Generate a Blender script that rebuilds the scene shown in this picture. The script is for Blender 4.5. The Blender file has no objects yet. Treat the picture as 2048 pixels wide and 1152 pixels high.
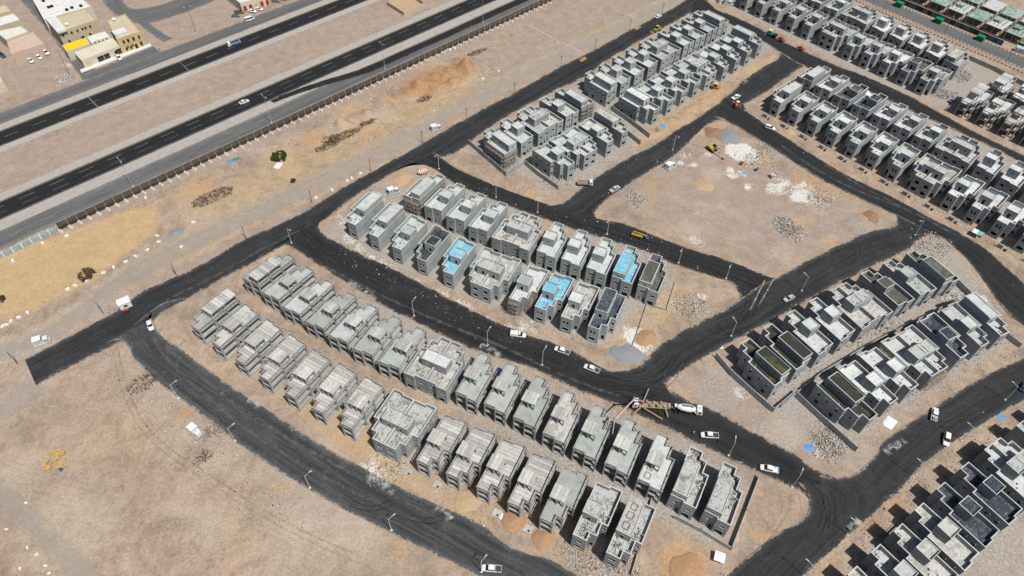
import bpy, bmesh, math, random
import numpy as np
from mathutils import Vector, Matrix, noise as mnoise
random.seed(7)
R = math.radians
scene = bpy.context.scene
COL = scene.collection
# ------------------------------------------------------------------ camera
CAM_H = 190.0
FPX = 1406.03
PITCH, ROLL = R(49.23877), R(1.58079)
cF = Vector((0, math.cos(PITCH), -math.sin(PITCH)))
cR0 = Vector((1, 0, 0)); cU0 = cR0.cross(cF)
cR = math.cos(ROLL) * cR0 + math.sin(ROLL) * cU0
cU = -math.sin(ROLL) * cR0 + math.cos(ROLL) * cU0
cam = bpy.data.cameras.new('camera')
cam.sensor_fit = 'HORIZONTAL'; cam.sensor_width = 36.0
cam.lens = 36.0 * FPX / 2048.0
cam.clip_start = 1.0; cam.clip_end = 30000.0
camo = bpy.data.objects.new('camera', cam); COL.objects.link(camo)
M = Matrix((cR, cU, -cF)).transposed().to_4x4(); M.translation = Vector((0, 0, CAM_H))
camo.matrix_world = M
scene.camera = camo
# ------------------------------------------------------------------ sky and sun
SUN_AZ = R(-46.0); SUN_EL = R(61.0)
world = bpy.data.worlds.new('World'); scene.world = world; world.use_nodes = True
wn = world.node_tree; bg = wn.nodes['Background']
sky = wn.nodes.new('ShaderNodeTexSky'); sky.sky_type = 'NISHITA'; sky.sun_disc = False
sky.sun_elevation = SUN_EL; sky.sun_rotation = R(90) - SUN_AZ
sky.dust_density = 2.0; sky.air_density = 1.0
wn.links.new(sky.outputs[0], bg.inputs[0]); bg.inputs[1].default_value = 0.056
sun = bpy.data.lights.new('sun', 'SUN'); sun.energy = 4.6; sun.angle = R(0.5); sun.color = (1.0, 0.96, 0.89)
suno = bpy.data.objects.new('sun', sun); COL.objects.link(suno)
sdir = Vector((math.cos(SUN_AZ) * math.cos(SUN_EL), math.sin(SUN_AZ) * math.cos(SUN_EL), math.sin(SUN_EL)))
suno.rotation_euler = sdir.to_track_quat('Z', 'Y').to_euler(); suno.location = (0, 0, 400)
vs = scene.view_settings; vs.view_transform = 'Standard'; vs.look = 'None'; vs.exposure = 0.0; vs.gamma = 1.0
vs.use_curve_mapping = False
scene.render.engine = 'CYCLES'
# ------------------------------------------------------------------ helpers
def P(px, py, z=0.0):
    """photo pixel -> point of the level z under it"""
    d = cF + cR * ((px - 1024) / FPX) - cU * ((py - 576) / FPX)
    t = (z - CAM_H) / d.z
    return Vector((d.x * t, d.y * t, z))
def P2(p, z=0.0):
    v = P(p[0], p[1], z); return (v.x, v.y)
class MB:
    def __init__(s): s.v = []; s.f = []; s.uv = {}
    def add(s, vs, fs):
        b = len(s.v); s.v.extend([tuple(q) for q in vs]); s.f.extend([tuple(b + i for i in f) for f in fs]); return s
    def quad(s, a, b, c, d): return s.add([a, b, c, d], [(0, 1, 2, 3)])
    def box(s, x0, x1, y0, y1, z0, z1):
        return s.add([(x0, y0, z0), (x1, y0, z0), (x1, y1, z0), (x0, y1, z0), (x0, y0, z1), (x1, y0, z1), (x1, y1, z1), (x0, y1, z1)],
                     [(3, 2, 1, 0), (4, 5, 6, 7), (0, 1, 5, 4), (1, 2, 6, 5), (2, 3, 7, 6), (3, 0, 4, 7)])
    def obox(s, c, size, rz=0.0, ry=0.0, rx=0.0):
        m = Matrix.Rotation(rz, 3, 'Z') @ Matrix.Rotation(ry, 3, 'Y') @ Matrix.Rotation(rx, 3, 'X')
        hx, hy, hz = size[0] / 2, size[1] / 2, size[2] / 2; c = Vector(c)
        vs = [c + m @ Vector(q) for q in ((-hx, -hy, -hz), (hx, -hy, -hz), (hx, hy, -hz), (-hx, hy, -hz), (-hx, -hy, hz), (hx, -hy, hz), (hx, hy, hz), (-hx, hy, hz))]
        return s.add(vs, [(3, 2, 1, 0), (4, 5, 6, 7), (0, 1, 5, 4), (1, 2, 6, 5), (2, 3, 7, 6), (3, 0, 4, 7)])
    def tube(s, a, b, r0, r1=None, n=6, cap=True):
        a = Vector(a); b = Vector(b); r1 = r0 if r1 is None else r1
        d = (b - a); L = d.length
        if L < 1e-6: return s
        d /= L; t = Vector((0, 0, 1)) if abs(d.z) < .9 else Vector((1, 0, 0))
        u = d.cross(t).normalized(); w = d.cross(u)
        vs = []
        for i in range(n):
            k = 2 * math.pi * i / n; o = u * math.cos(k) + w * math.sin(k)
            vs.append(a + o * r0); vs.append(b + o * r1)
        fs = [(2 * i, 2 * ((i + 1) % n), 2 * ((i + 1) % n) + 1, 2 * i + 1) for i in range(n)]
        if cap: fs += [tuple(2 * i for i in range(n))[::-1], tuple(2 * i + 1 for i in range(n))]
        return s.add(vs, fs)
    def prism(s, poly, z0, z1):
        n = len(poly)
        vs = [(x, y, z0) for x, y in poly] + [(x, y, z1) for x, y in poly]
        fs = [(i, (i + 1) % n, n + (i + 1) % n, n + i) for i in range(n)] + [tuple(range(n))[::-1], tuple(range(n, 2 * n))]
        return s.add(vs, fs)
    def mesh(s, name, mat=None, smooth=False):
        me = bpy.data.meshes.new(name); me.from_pydata(s.v, [], s.f)
        if mat: me.materials.append(mat)
        if smooth: me.polygons.foreach_set('use_smooth', [True] * len(me.polygons))
        me.update(); return me
def flipped(mb):
    mb.f = [f[::-1] for f in mb.f]; mb.v = [(-x, y, z) for x, y, z in mb.v]; return mb
def mk(name, me, parent=None, mat=None, loc=(0, 0, 0), rz=0.0, scale=None):
    o = bpy.data.objects.new(name, me); COL.objects.link(o)
    o.location = loc
    if rz: o.rotation_euler = (0, 0, rz)
    if scale: o.scale = scale
    if parent is not None: o.parent = parent
    if mat is not None and me is not None:
        if not me.materials: me.materials.append(mat)
        elif me.materials[0] != mat:
            o.material_slots[0].link = 'OBJECT'; o.material_slots[0].material = mat
    return o
def tag(o, label=None, cat=None, group=None, kind=None):
    if label: o['label'] = label
    if cat: o['category'] = cat
    if group: o['group'] = group
    if kind: o['kind'] = kind
    return o
def thing(name, label, cat, loc, rz=0.0, group=None):
    o = bpy.data.objects.new(name, None); COL.objects.link(o); o.empty_display_size = .5
    o.location = loc; o.rotation_euler = (0, 0, rz)
    return tag(o, label, cat, group)
def copy_tree(o, parent=None):
    c = o.copy(); COL.objects.link(c)
    if parent is not None: c.parent = parent
    for ch in KIDS.get(o.name, o.children): copy_tree(ch, c)
    return c
KIDS = {}
ORD = ['first', 'second', 'third', 'fourth', 'fifth', 'sixth', 'seventh', 'eighth', 'ninth', 'tenth', 'eleventh', 'twelfth', 'thirteenth', 'fourteenth', 'fifteenth', 'sixteenth', 'seventeenth']
# ------------------------------------------------------------------ materials
class N:
    """tiny node-tree builder"""
    def __init__(s, name, rough=.9, spec=.2):
        s.m = bpy.data.materials.new(name); s.m.use_nodes = True; s.t = s.m.node_tree
        s.b = s.t.nodes['Principled BSDF']; s.b.inputs['Roughness'].default_value = rough
        s.b.inputs['Specular IOR Level'].default_value = spec
        s.co = None
    def n(s, typ, **kw):
        nd = s.t.nodes.new(typ)
        for k, v in kw.items():
            if hasattr(nd, k): setattr(nd, k, v)
            else: nd.inputs[k].default_value = v
        return nd
    def l(s, a, b): s.t.links.new(a, b)
    def coord(s, kind='Object', scale=(1, 1, 1), rot=(0, 0, 0)):
        c = s.n('ShaderNodeTexCoord'); m = s.n('ShaderNodeMapping')
        m.inputs['Scale'].default_value = scale; m.inputs['Rotation'].default_value = rot
        s.l(c.outputs[kind], m.inputs[0]); return m.outputs[0]
    def geo(s, scale=(1, 1, 1), rot=(0, 0, 0)):
        c = s.n('ShaderNodeNewGeometry'); m = s.n('ShaderNodeMapping')
        m.inputs['Scale'].default_value = scale; m.inputs['Rotation'].default_value = rot
        s.l(c.outputs['Position'], m.inputs[0]); return m.outputs[0]
    def noise(s, co, scale, detail=4, rough=.55, dist=0.0):
        nd = s.n('ShaderNodeTexNoise'); s.l(co, nd.inputs['Vector'])
        nd.inputs['Scale'].default_value = scale; nd.inputs['Detail'].default_value = detail
        nd.inputs['Roughness'].default_value = rough; nd.inputs['Distortion'].default_value = dist
        return nd.outputs['Fac']
    def ramp(s, x, stops):
        nd = s.n('ShaderNodeValToRGB'); cr = nd.color_ramp
        while len(cr.elements) < len(stops): cr.elements.new(.5)
        for e, (p, c) in zip(cr.elements, stops):
            e.position = p; e.color = (*c, 1) if not isinstance(c, (int, float)) else (c, c, c, 1)
        s.l(x, nd.inputs[0]); return nd.outputs[0]
    def mix(s, f, a, b, typ='MIX'):
        nd = s.n('ShaderNodeMix'); nd.data_type = 'RGBA'; nd.blend_type = typ
        for sock, v in ((0, f), (6, a), (7, b)):
            if isinstance(v, (int, float)): nd.inputs[sock].default_value = v
            elif isinstance(v, tuple): nd.inputs[sock].default_value = (*v, 1)
            else: s.l(v, nd.inputs[sock])
        return nd.outputs[2]
    def math(s, op, a, b=None, clamp=False):
        nd = s.n('ShaderNodeMath'); nd.operation = op; nd.use_clamp = clamp
        for i, v in enumerate((a, b)):
            if v is None: continue
            if isinstance(v, (int, float)): nd.inputs[i].default_value = v
            else: s.l(v, nd.inputs[i])
        return nd.outputs[0]
    def bump(s, h, strength=.3, dist=.1):
        nd = s.n('ShaderNodeBump'); nd.inputs['Strength'].default_value = strength; nd.inputs['Distance'].default_value = dist
        s.l(h, nd.inputs['Height']); s.l(nd.outputs[0], s.b.inputs['Normal'])
    def col(s, c):
        if isinstance(c, tuple): s.b.inputs['Base Color'].default_value = (*c, 1)
        else: s.l(c, s.b.inputs['Base Color'])
        return s
MATS = {}
def simple(name, c, rough=.7, spec=.3, metal=0.0, var=.12, scale=1.5):
    """plain paint or stone with a little worn variation"""
    if name in MATS: return MATS[name]
    k = N(name, rough, spec); k.b.inputs['Metallic'].default_value = metal
    x = k.noise(k.geo(), scale, 4, .6)
    lo = tuple(max(0, q * (1 - 2 * var)) for q in c); hi = tuple(min(1, q * (1 + var)) for q in c)
    k.col(k.ramp(x, [(.3, lo), (.68, hi)])); MATS[name] = k.m; return k.m
def concrete(name, c, stain=.5, scale=.35, blocks=False, rv=.22):
    rvr = rv
    k = N(name, .92, .15); g = k.geo()
    a = k.noise(g, scale, 5, .62, .4); b = k.noise(g, 2.6, 4, .65)
    oi = k.n('ShaderNodeObjectInfo')
    base = k.ramp(a, [(.28, tuple(q * (1 - .42 * stain) for q in c)), (.5, c), (.72, tuple(min(1, q * (1 + .22 * stain)) for q in c))])
    base = k.mix(.22, base, k.ramp(b, [(.3, .25), (.7, .8)]), 'OVERLAY')
    rv = k.math('MULTIPLY_ADD', oi.outputs['Random'], rvr); rv.node.inputs[2].default_value = 1 - rvr / 2
    base = k.mix(1.0, base, rv, 'MULTIPLY')
    if blocks:
        u = k.n('ShaderNodeTexCoord'); br = k.n('ShaderNodeTexBrick')
        k.l(u.outputs['UV'], br.inputs['Vector'])
        br.inputs['Scale'].default_value = 1.0; br.inputs['Brick Width'].default_value = .42; br.inputs['Row Height'].default_value = .21
        br.inputs['Mortar Size'].default_value = .016; br.inputs['Bias'].default_value = -.1
        br.inputs['Color1'].default_value = (.86, .86, .86, 1); br.inputs['Color2'].default_value = (1.06, 1.06, 1.06, 1)
        br.inputs['Mortar'].default_value = (1.12, 1.13, 1.12, 1)
        base = k.mix(1.0, base, br.outputs['Color'], 'MULTIPLY')
        # courses of different batches, weeping stains below openings
        m = k.n('ShaderNodeMapping'); m.inputs['Scale'].default_value = (.12, .9, 1); k.l(u.outputs['UV'], m.inputs[0])
        st = k.noise(m.outputs[0], 1.0, 3, .6)
        base = k.mix(1.0, base, k.ramp(st, [(.35, .82), (.65, 1.06)]), 'MULTIPLY')
        k.bump(br.outputs['Fac'], .25, .02)
    k.col(base); MATS[name] = k.m; return k.m
def speckled(name, c, c2, amt=.5, scale=1.2, rough=.9, seams=None):
    """surface with blotches of a second colour"""
    k = N(name, rough, .2); g = k.geo()
    a = k.noise(g, scale, 6, .7, .6); b = k.noise(g, scale * .23, 3, .5)
    f = k.ramp(k.math('ADD', k.math('MULTIPLY', a, .65), k.math('MULTIPLY', b, .35)), [(.34 + .2 * amt, 1.0), (.42 + .2 * amt, 0.0)])
    d = k.noise(g, 3.5, 3, .6)
    out = k.mix(f, k.mix(.3, c, k.ramp(d, [(.3, .2), (.7, .85)]), 'OVERLAY'), c2)
    if seams:
        br = k.n('ShaderNodeTexBrick'); k.l(k.coord('Object'), br.inputs['Vector'])
        br.inputs['Scale'].default_value = 1.0; br.inputs['Brick Width'].default_value = 5.0; br.inputs['Row Height'].default_value = 1.0; br.inputs['Mortar Size'].default_value = .05
        br.inputs['Color1'].default_value = (.90, .90, .90, 1); br.inputs['Color2'].default_value = (1.08, 1.08, 1.08, 1); br.inputs['Mortar'].default_value = (seams, seams, seams, 1)
        out = k.mix(1.0, out, br.outputs['Color'], 'MULTIPLY')
    k.col(out); MATS[name] = k.m; return k.m
M_block = concrete('block_wall', (.355, .395, .40), .5, .3, blocks=True)
M_blockd = concrete('block_wall_rendered', (.32, .345, .36), .55, .3, blocks=True)
M_conc = concrete('cast_concrete', (.335, .335, .325), .6, .5)
M_concd = concrete('cast_concrete_old', (.27, .265, .255), .6, .5)
M_screed = concrete('roof_screed', (.455, .48, .47), .6, .45)
M_screed_g = concrete('roof_screed_green', (.345, .375, .355), .6, .4)
M_white = concrete('roof_white', (.53, .545, .545), .6, .5)
M_lime = speckled('roof_lime', (.48, .48, .46), (.33, .32, .30), .6, .7)
M_dirty = speckled('roof_dirty', (.42, .43, .42), (.20, .195, .19), .4, 1.3)
M_blue = speckled('roof_blue_membrane', (.15, .44, .62), (.40, .52, .57), .4, .9, .8, .75)
M_black = speckled('roof_bitumen', (.026, .032, .036), (.075, .085, .09), .5, .8, .7, 2.2)
M_navy = speckled('roof_dark_membrane', (.035, .045, .06), (.10, .115, .13), .5, .9, .6, 1.8)
M_olive = speckled('roof_damp_screed', (.085, .085, .07), (.14, .14, .115), .5, .6)
M_moss = speckled('roof_water_stained', (.038, .041, .034), (.11, .097, .04), .45, .25)
M_plank = concrete('precast_plank', (.435, .43, .41), .6, .8, rv=.5)
M_wood = simple('formwork_timber', (.27, .20, .125), .85, .2)
M_steel = simple('scaffold_steel', (.36, .36, .36), .5, .5, .3)
M_dark = simple('dark_void', (.03, .03, .03), .9, .1)

M_cap = concrete('parapet_coping', (.50, .505, .49), .35, .8)
# ================================================================== GROUND
def pip_sdf(X, Y, poly):
    d2 = np.full(X.shape, 1e18); ins = np.zeros(X.shape, bool); n = len(poly)
    for i in range(n):
        ax, ay = poly[i]; bx, by = poly[(i + 1) % n]
        ex, ey = bx - ax, by - ay; wx, wy = X - ax, Y - ay
        t = np.clip((wx * ex + wy * ey) / (ex * ex + ey * ey + 1e-12), 0, 1)
        d2 = np.minimum(d2, (wx - t * ex) ** 2 + (wy - t * ey) ** 2)
        c = ((ay > Y) != (by > Y)) & (X < (bx - ax) * (Y - ay) / (by - ay + 1e-12) + ax)
        ins ^= c
    return np.where(ins, -1, 1) * np.sqrt(d2)
def line_dist(X, Y, pl):
    d2 = np.full(X.shape, 1e18)
    for (ax, ay), (bx, by) in zip(pl[:-1], pl[1:]):
        ex, ey = bx - ax, by - ay; wx, wy = X - ax, Y - ay
        t = np.clip((wx * ex + wy * ey) / (ex * ex + ey * ey + 1e-12), 0, 1)
        d2 = np.minimum(d2, (wx - t * ex) ** 2 + (wy - t * ey) ** 2)
    return np.sqrt(d2)
def axis(lo, hi, step):
    a = np.arange(lo, hi + step * .5, step)
    out_l = lo - np.array([40, 120, 300, 800, 2000, 6000])[::-1]; out_h = hi + np.array([40, 120, 300, 800, 2000, 6000])
    return np.concatenate([out_l, a, out_h])
gx = axis(-300, 300, 1.1); gy = axis(44, 430, 1.1)
GX, GY = np.meshgrid(gx, gy)
FX, FY = GX.ravel(), GY.ravel()
layers = {k: np.zeros(FX.size) for k in ('sand', 'grey', 'orange', 'white', 'dark', 'mauve', 'red', 'pale')}
def paint(layer, val, d, soft):
    layers[layer] = np.maximum(layers[layer], val * np.clip(.5 - d / soft, 0, 1))
def area(layer, val, pts, soft): paint(layer, val, pip_sdf(FX, FY, [P2(p) for p in pts]), soft)
def trail(layer, val, pts, hw, soft): paint(layer, val, line_dist(FX, FY, [P2(p) for p in pts]) - hw, soft)
def spot(layer, val, p, r, soft=None):
    x, y = P2(p); paint(layer, val, np.hypot(FX - x, FY - y) - r, soft or r)
area('sand', 1, [(-60, 545), (60, 490), (150, 460), (255, 420), (312, 414), (316, 440), (303, 470), (250, 505), (185, 560), (120, 592), (60, 618), (-60, 665)], 5)
area('sand', .42, [(330, 400), (520, 328), (640, 275), (760, 228), (900, 160), (985, 135), (960, 180), (860, 235), (760, 290), (640, 350), (540, 395), (440, 440), (380, 450)], 14)
area('sand', .5, [(90, 640), (140, 630), (150, 655), (110, 665)], 8)
area('sand', .3, [(300, 520), (480, 450), (640, 390), (700, 350), (640, 400), (480, 470), (340, 540)], 8)
area('sand', .2, [(0, 800), (300, 760), (640, 1000), (900, 1150), (0, 1180)], 40)
area('sand', .5, [(690, 760), (850, 960), (1000, 1040), (980, 1060), (760, 960), (560, 800), (380, 640), (440, 640)], 8)
area('sand', .36, [(1260, 600), (1330, 560), (1390, 570), (1360, 640), (1270, 690), (1225, 720)], 6)
area('sand', .42, [(1240, 260), (1300, 245), (1440, 160), (1480, 170), (1400, 235), (1330, 275), (1270, 290)], 5)
area('sand', .5, [(1440, 160), (1560, 100), (1550, 125), (1480, 165)], 5)
for pl, hw, v in (([(-60, 720), (60, 692), (170, 622), (255, 552), (360, 498), (480, 442), (600, 386), (760, 306), (900, 226), (1060, 142), (1200, 76), (1400, -26)], 4.0, .85),
                  ([(70, 765), (20, 812), (-60, 860)], 4.5, .75), ([(-60, 950), (30, 1010), (90, 1070), (150, 1130), (200, 1190)], 2.5, .5),
                  ([(250, 548), (300, 560), (320, 575), (290, 600)], 2.5, .6)):
    trail('pale', v * .7, pl, hw + 1, 6)
    trail('mauve', v * .75, pl, hw, 5)
trail('pale', .8, [(-60, 700), (60, 672), (170, 602), (255, 532), (360, 480), (480, 424), (600, 368), (760, 290), (900, 210), (1060, 126), (1200, 60), (1400, -40)], 1.6, 5)
area('mauve', .75, [(-60, 330), (700, 25), (1000, -80), (1200, -80), (900, 40), (400, 270), (-60, 440)], 12)
area('mauve', 1, [(880, 190), (960, 130), (1060, 40), (1200, -20), (1400, -60), (1180, 62), (1040, 135), (960, 180)], 12)
area('mauve', .8, [(1210, 400), (1300, 330), (1400, 300), (1560, 320), (1700, 400), (1780, 440), (1600, 520), (1540, 550), (1400, 470)], 18)
area('mauve', .8, [(-60, -60), (620, -60), (430, 60), (250, 160), (-60, 220)], 10)
area('mauve', .8, [(1380, 760), (1500, 720), (1640, 900), (1740, 900), (1680, 950), (1480, 850)], 10)
area('mauve', .55, [(200, 700), (300, 740), (420, 860), (560, 960), (500, 960), (330, 830), (200, 740)], 15)
area('mauve', .5, [(60, 900), (150, 850), (200, 950), (140, 1010), (60, 990)], 16)
trail('mauve', .8, [(40, 705), (250, 600), (500, 470), (700, 350), (900, 235), (1100, 130), (1300, 40)], 3.0, 4)
trail('mauve', .75, [(130, 458), (500, 292), (800, 156), (1100, 10)], 3.5, 5)
# concrete dust and spoil round the houses
area('grey', .95, [(640, 470), (800, 340), (900, 360), (1330, 500), (1350, 560), (1200, 690), (1050, 640)], 5)
area('grey', .95, [(640, 600), (760, 600), (930, 690), (1280, 850), (1500, 950), (1440, 1100), (1150, 960), (820, 760)], 5)
area('grey', .95, [(930, 290), (1180, 150), (1420, 20), (1560, 90), (1300, 250), (1170, 380), (1090, 370)], 5)
area('grey', .95, [(1540, 200), (1640, 130), (2060, 330), (2060, 500), (1980, 470)], 5)
area('grey', .95, [(1430, 0), (1640, -40), (2000, 150), (1900, 220), (1700, 140)], 5)
area('grey', .95, [(1500, 740), (1820, 520), (1960, 560), (2010, 690), (1720, 880), (1560, 830)], 5)
area('grey', .95, [(1680, 1150), (1900, 960), (2060, 850), (2060, 1160)], 8)
area('grey', .95, [(1810, 490), (1890, 480), (1960, 560), (1880, 540)], 6)
for p, r, v in (((803, 358), 5, 1), ((1063, 392), 2.2, .9), ((907, 233), 3, .7), ((1209, 62), 3.2, .8), ((1429, 265), 4.5, .9), ((1409, 371), 3.6, 1), ((1737, 432), 4, .7), ((1369, 1137), 7, .9), ((1350, 1118), 4, .8),
                ((1525, 1071), 3, .6), ((1292, 677), 3.6, 1), ((802, 1104), 2.6, .6), ((368, 826), 3.2, .6), ((1490, 700), 3, .3), ((430, 760), 5, .5), ((700, 880), 5, .5), ((660, 800), 4, .4), ((558, 974), 2, .6), ((1740, 1040), 5, .5), ((1790, 1000), 5, .5), ((1650, 1120), 5, .5), ((860, 140), 8, .5), ((1880, 235), 4, .6), ((1700, 395), 5, .3), ((1580, 262), 2.5, .8), ((1015, 1000), 5, .5), ((935, 1000), 5, .5), ((500, 1100), 12, .25), ((250, 880), 10, .2), ((1090, 460), 6, .5), ((1150, 480), 6, .5)):
    spot('orange', v, p, r, r * 1.1)
area('red', 1, [(800, 165), (850, 140), (930, 125), (950, 145), (900, 175), (860, 195), (820, 190)], 6)
area('red', .5, [(1330, 1130), (1365, 1110), (1400, 1125), (1380, 1170), (1320, 1170)], 6)
area('white', 1, [(1449, 290), (1470, 285), (1492, 286), (1512, 300), (1518, 318), (1500, 326), (1470, 318), (1452, 305)], 2.5)
for p, r, v in (((1608, 388), 5.5, .8), ((1597, 398), 3, .9), ((1612, 372), 3, .6), ((1553, 376), 4.5, .62), ((1565, 366), 4, .5), ((1273, 672), 4.5, .85), ((1282, 690), 3.5, .8), ((732, 951), 5, .66), ((1375, 310), 3, .5), ((1388, 330), 2.5, .5),
                ((1470, 350), 3, .55), ((1495, 375), 2, .6), ((1540, 370), 2, .7), ((1460, 340), 2, .7), ((1485, 345), 2, .6), ((1415, 310), 2, .6), ((1362, 325), 1.6, .7), ((742, 402), 4, .85), ((730, 415), 3, .8), ((690, 440), 4, .4), ((1700, 545), 3, .3), ((1655, 690), 3, .3), ((1400, 590), 3, .4), ((1360, 610), 3, .35), ((1880, 550), 5, .45), ((1070, 260), 2, .3), ((1930, 610), 6, .45), ((1960, 600), 4, .5), ((1390, 480), 3, .5), ((700, 470), 3, .5), ((125, 158), 4, .5), ((1640, 900), 3, .3), ((140, 130), 3, .4), ((1485, 785), 3, .5)):
    spot('white', v, p, r, r * 1.2)
trail('white', .62, [(695, 478), (725, 510), (772, 540), (830, 568), (900, 602), (960, 640), (1010, 660), (1060, 655)], 2.0, 5)
trail('white', .4, [(1640, 150), (1720, 195), (1800, 230)], 2, 5)
for pl in ([(1235, 395), (1300, 330), (1380, 295)], [(940, 295), (990, 330), (1080, 375)], [(500, 500), (560, 488), (590, 500), (625, 525)], [(400, 800), (470, 850)], [(1380, 545), (1460, 590)], [(1500, 540), (1560, 562), (1620, 520)]):
    trail('dark', .55, pl, 1.2, 3)
area('dark', .35, [(0, 135), (40, 170), (60, 190), (10, 180)], 4)
area('dark', .5, [(380, 400), (470, 378), (480, 395), (400, 412)], 6)
area('dark', .3, [(600, 290), (740, 240), (745, 262), (610, 300)], 6)
# relief: only small waves, with real mounds where spoil has been tipped
gz = np.full(FX.size, -.16) + .05 * np.sin(FX * .31 + 1.3 * np.sin(FY * .17)) * np.sin(FY * .27 + FX * .05)
rs = np.random.RandomState(3)
for i in range(26):
    spot(('mauve', 'pale', 'pale', 'mauve')[i % 4], .35 + .35 * rs.rand(), (rs.rand() * 900 - 60, 780 + rs.rand() * 380), 4 + rs.rand() * 10, 12)
for i in range(22):
    spot(('sand', 'pale', 'grey', 'orange')[i % 4], .3 + .4 * rs.rand(), (1230 + rs.rand() * 520, 300 + rs.rand() * 220), 2.5 + rs.rand() * 6, 8)
for i in range(30):
    spot(('pale', 'mauve', 'grey', 'grey')[i % 4], .4 + .4 * rs.rand(), (1340 + rs.rand() * 420, 720 + rs.rand() * 260), 2 + rs.rand() * 5, 6)
for i in range(26):
    t = rs.rand(); spot(('orange', 'sand', 'pale')[i % 3], .35 + .35 * rs.rand(), (340 + 620 * t + rs.randn() * 25, 410 - 265 * t + rs.randn() * 22), 2.5 + rs.rand() * 5, 7)
def mound(p, r, h, lay=None, v=.8):
    global gz
    x, y = P2(p); q = np.clip(1 - ((FX - x) ** 2 + (FY - y) ** 2) / r ** 2, 0, 1); gz = gz + h * q ** 1.3
    if lay: layers[lay] = np.maximum(layers[lay], v * np.clip(q * 2.2, 0, 1))
for i in range(30):   # tipped loads beside the fence
    t = rs.rand(); mound((800 + 165 * t + rs.randn() * 8, 192 - 66 * t + rs.randn() * 9), 2.6 + rs.rand() * 2, .9 + rs.rand() * .8, 'red' if rs.rand() < .5 else 'orange', .7)
for i in range(16):
    t = rs.rand(); mound((650 + 90 * t, 268 - 40 * t + rs.randn() * 6), 2.4 + rs.rand(), .6 + rs.rand() * .5, 'orange', .35)
for i in range(14):   # rows of tipped soil further along
    mound((858 + (i % 7) * 9, 118 + (i // 7) * 10 + (i % 7) * 3), 2.6, .7, 'pale', .5)
for i in range(26):   # dug-over ground in front of the villas
    t = rs.rand(); mound((1290 + 160 * t + rs.randn() * 6, 268 - 85 * t + rs.randn() * 6), 1.8 + rs.rand() * 1.5, .5 + rs.rand() * .6, 'orange', .45)
for i in range(40):
    mound((1250 + rs.rand() * 480, 320 + rs.rand() * 190), 3 + rs.rand() * 4, .12 + rs.rand() * .2)
for p, r, h in (((1400, 350), 9, .5), ((1737, 436), 5, .7), ((1600, 415), 7, .4), ((1660, 480), 6, .4), ((440, 405), 8, .5), ((1230, 610), 5, .3), ((1440, 800), 6, .3), ((1560, 840), 6, .4)):
    mound(p, r, h)
for i in range(60):
    mound((rs.rand() * 700, 800 + rs.rand() * 350), 6 + rs.rand() * 8, .1 + rs.rand() * .25)
far = (GX < -310) | (GX > 310) | (GY < 40) | (GY > 440)
gz[far.ravel()] = -.16
nx, ny = len(gx), len(gy)
gm = bpy.data.meshes.new('ground')
gm.vertices.add(nx * ny); gm.vertices.foreach_set('co', np.stack([FX, FY, gz], 1).ravel())
ii = (np.arange(ny - 1)[:, None] * nx + np.arange(nx - 1)[None]).ravel()
quads = np.stack([ii, ii + 1, ii + nx + 1, ii + nx], 1)
gm.loops.add(quads.size); gm.loops.foreach_set('vertex_index', quads.ravel())
gm.polygons.add(len(quads)); gm.polygons.foreach_set('loop_start', np.arange(len(quads)) * 4)
gm.polygons.foreach_set('use_smooth', np.ones(len(quads), bool)); gm.update()
for nm, ch in (('soil_a', ('sand', 'grey', 'orange', 'white')), ('soil_b', ('dark', 'mauve', 'red', 'pale'))):
    at = gm.attributes.new(nm, 'FLOAT_COLOR', 'POINT')
    at.data.foreach_set('color', np.stack([layers[c] for c in ch], 1).ravel())
k = N('desert_soil', .95, .1)
g = k.geo()
n1 = k.noise(g, .035, 6, .6, .8); n2 = k.noise(g, .22, 6, .65, .5); n3 = k.noise(g, 1.6, 5, .7); n4 = k.noise(k.geo((1, .18, 1), (0, 0, R(-45))), .35, 5, .6, 1.0)
n5 = k.noise(k.geo((1, .10, 1), (0, 0, R(-20))), .6, 4, .6, 2.0)
base = k.ramp(n1, [(.3, (.248, .192, .150)), (.5, (.325, .250, .188)), (.7, (.375, .292, .215))])
base = k.mix(k.ramp(n2, [(.35, 0), (.7, .6)]), base, (.325, .262, .215))
base = k.mix(.13, base, k.ramp(n4, [(.3, .2), (.7, .82)]), 'OVERLAY')
base = k.mix(.10, base, k.ramp(n5, [(.3, .2), (.7, .82)]), 'OVERLAY')
n6 = k.noise(g, .055, 7, .6, 3.2); n7 = k.noise(g, .16, 6, .6, 4.5)
base = k.mix(.30, base, k.ramp(n6, [(.34, .18), (.5, .5), (.54, .62), (.7, .8)]), 'OVERLAY')
base = k.mix(.13, base, k.ramp(n7, [(.36, .15), (.5, .5), (.53, .66), (.7, .8)]), 'OVERLAY')
aa = k.n('ShaderNodeAttribute'); aa.attribute_name = 'soil_a'; ab = k.n('ShaderNodeAttribute'); ab.attribute_name = 'soil_b'
sa = k.n('ShaderNodeSeparateColor'); k.l(aa.outputs['Color'], sa.inputs[0]); sb = k.n('ShaderNodeSeparateColor'); k.l(ab.outputs['Color'], sb.inputs[0])
mixn = k.math('ADD', k.math('MULTIPLY', n2, .6), k.math('MULTIPLY', n3, .5))
def lay(base, sock, colr, edge=.55, soft=.3, rag=1.1):
    f = k.math('ADD', sock, k.math('MULTIPLY', k.math('SUBTRACT', mixn, .55), rag))
    f = k.math('MULTIPLY', k.ramp(f, [(max(0, edge - soft), 0.0), (min(1, edge + soft), 1.0)]), k.ramp(sock, [(.02, 0.0), (.16, 1.0)]))
    return k.mix(f, base, colr)
base = lay(base, sb.outputs[1], k.ramp(n2, [(.3, (.27, .215, .185)), (.7, (.375, .30, .25))]), .5, .45)
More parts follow.
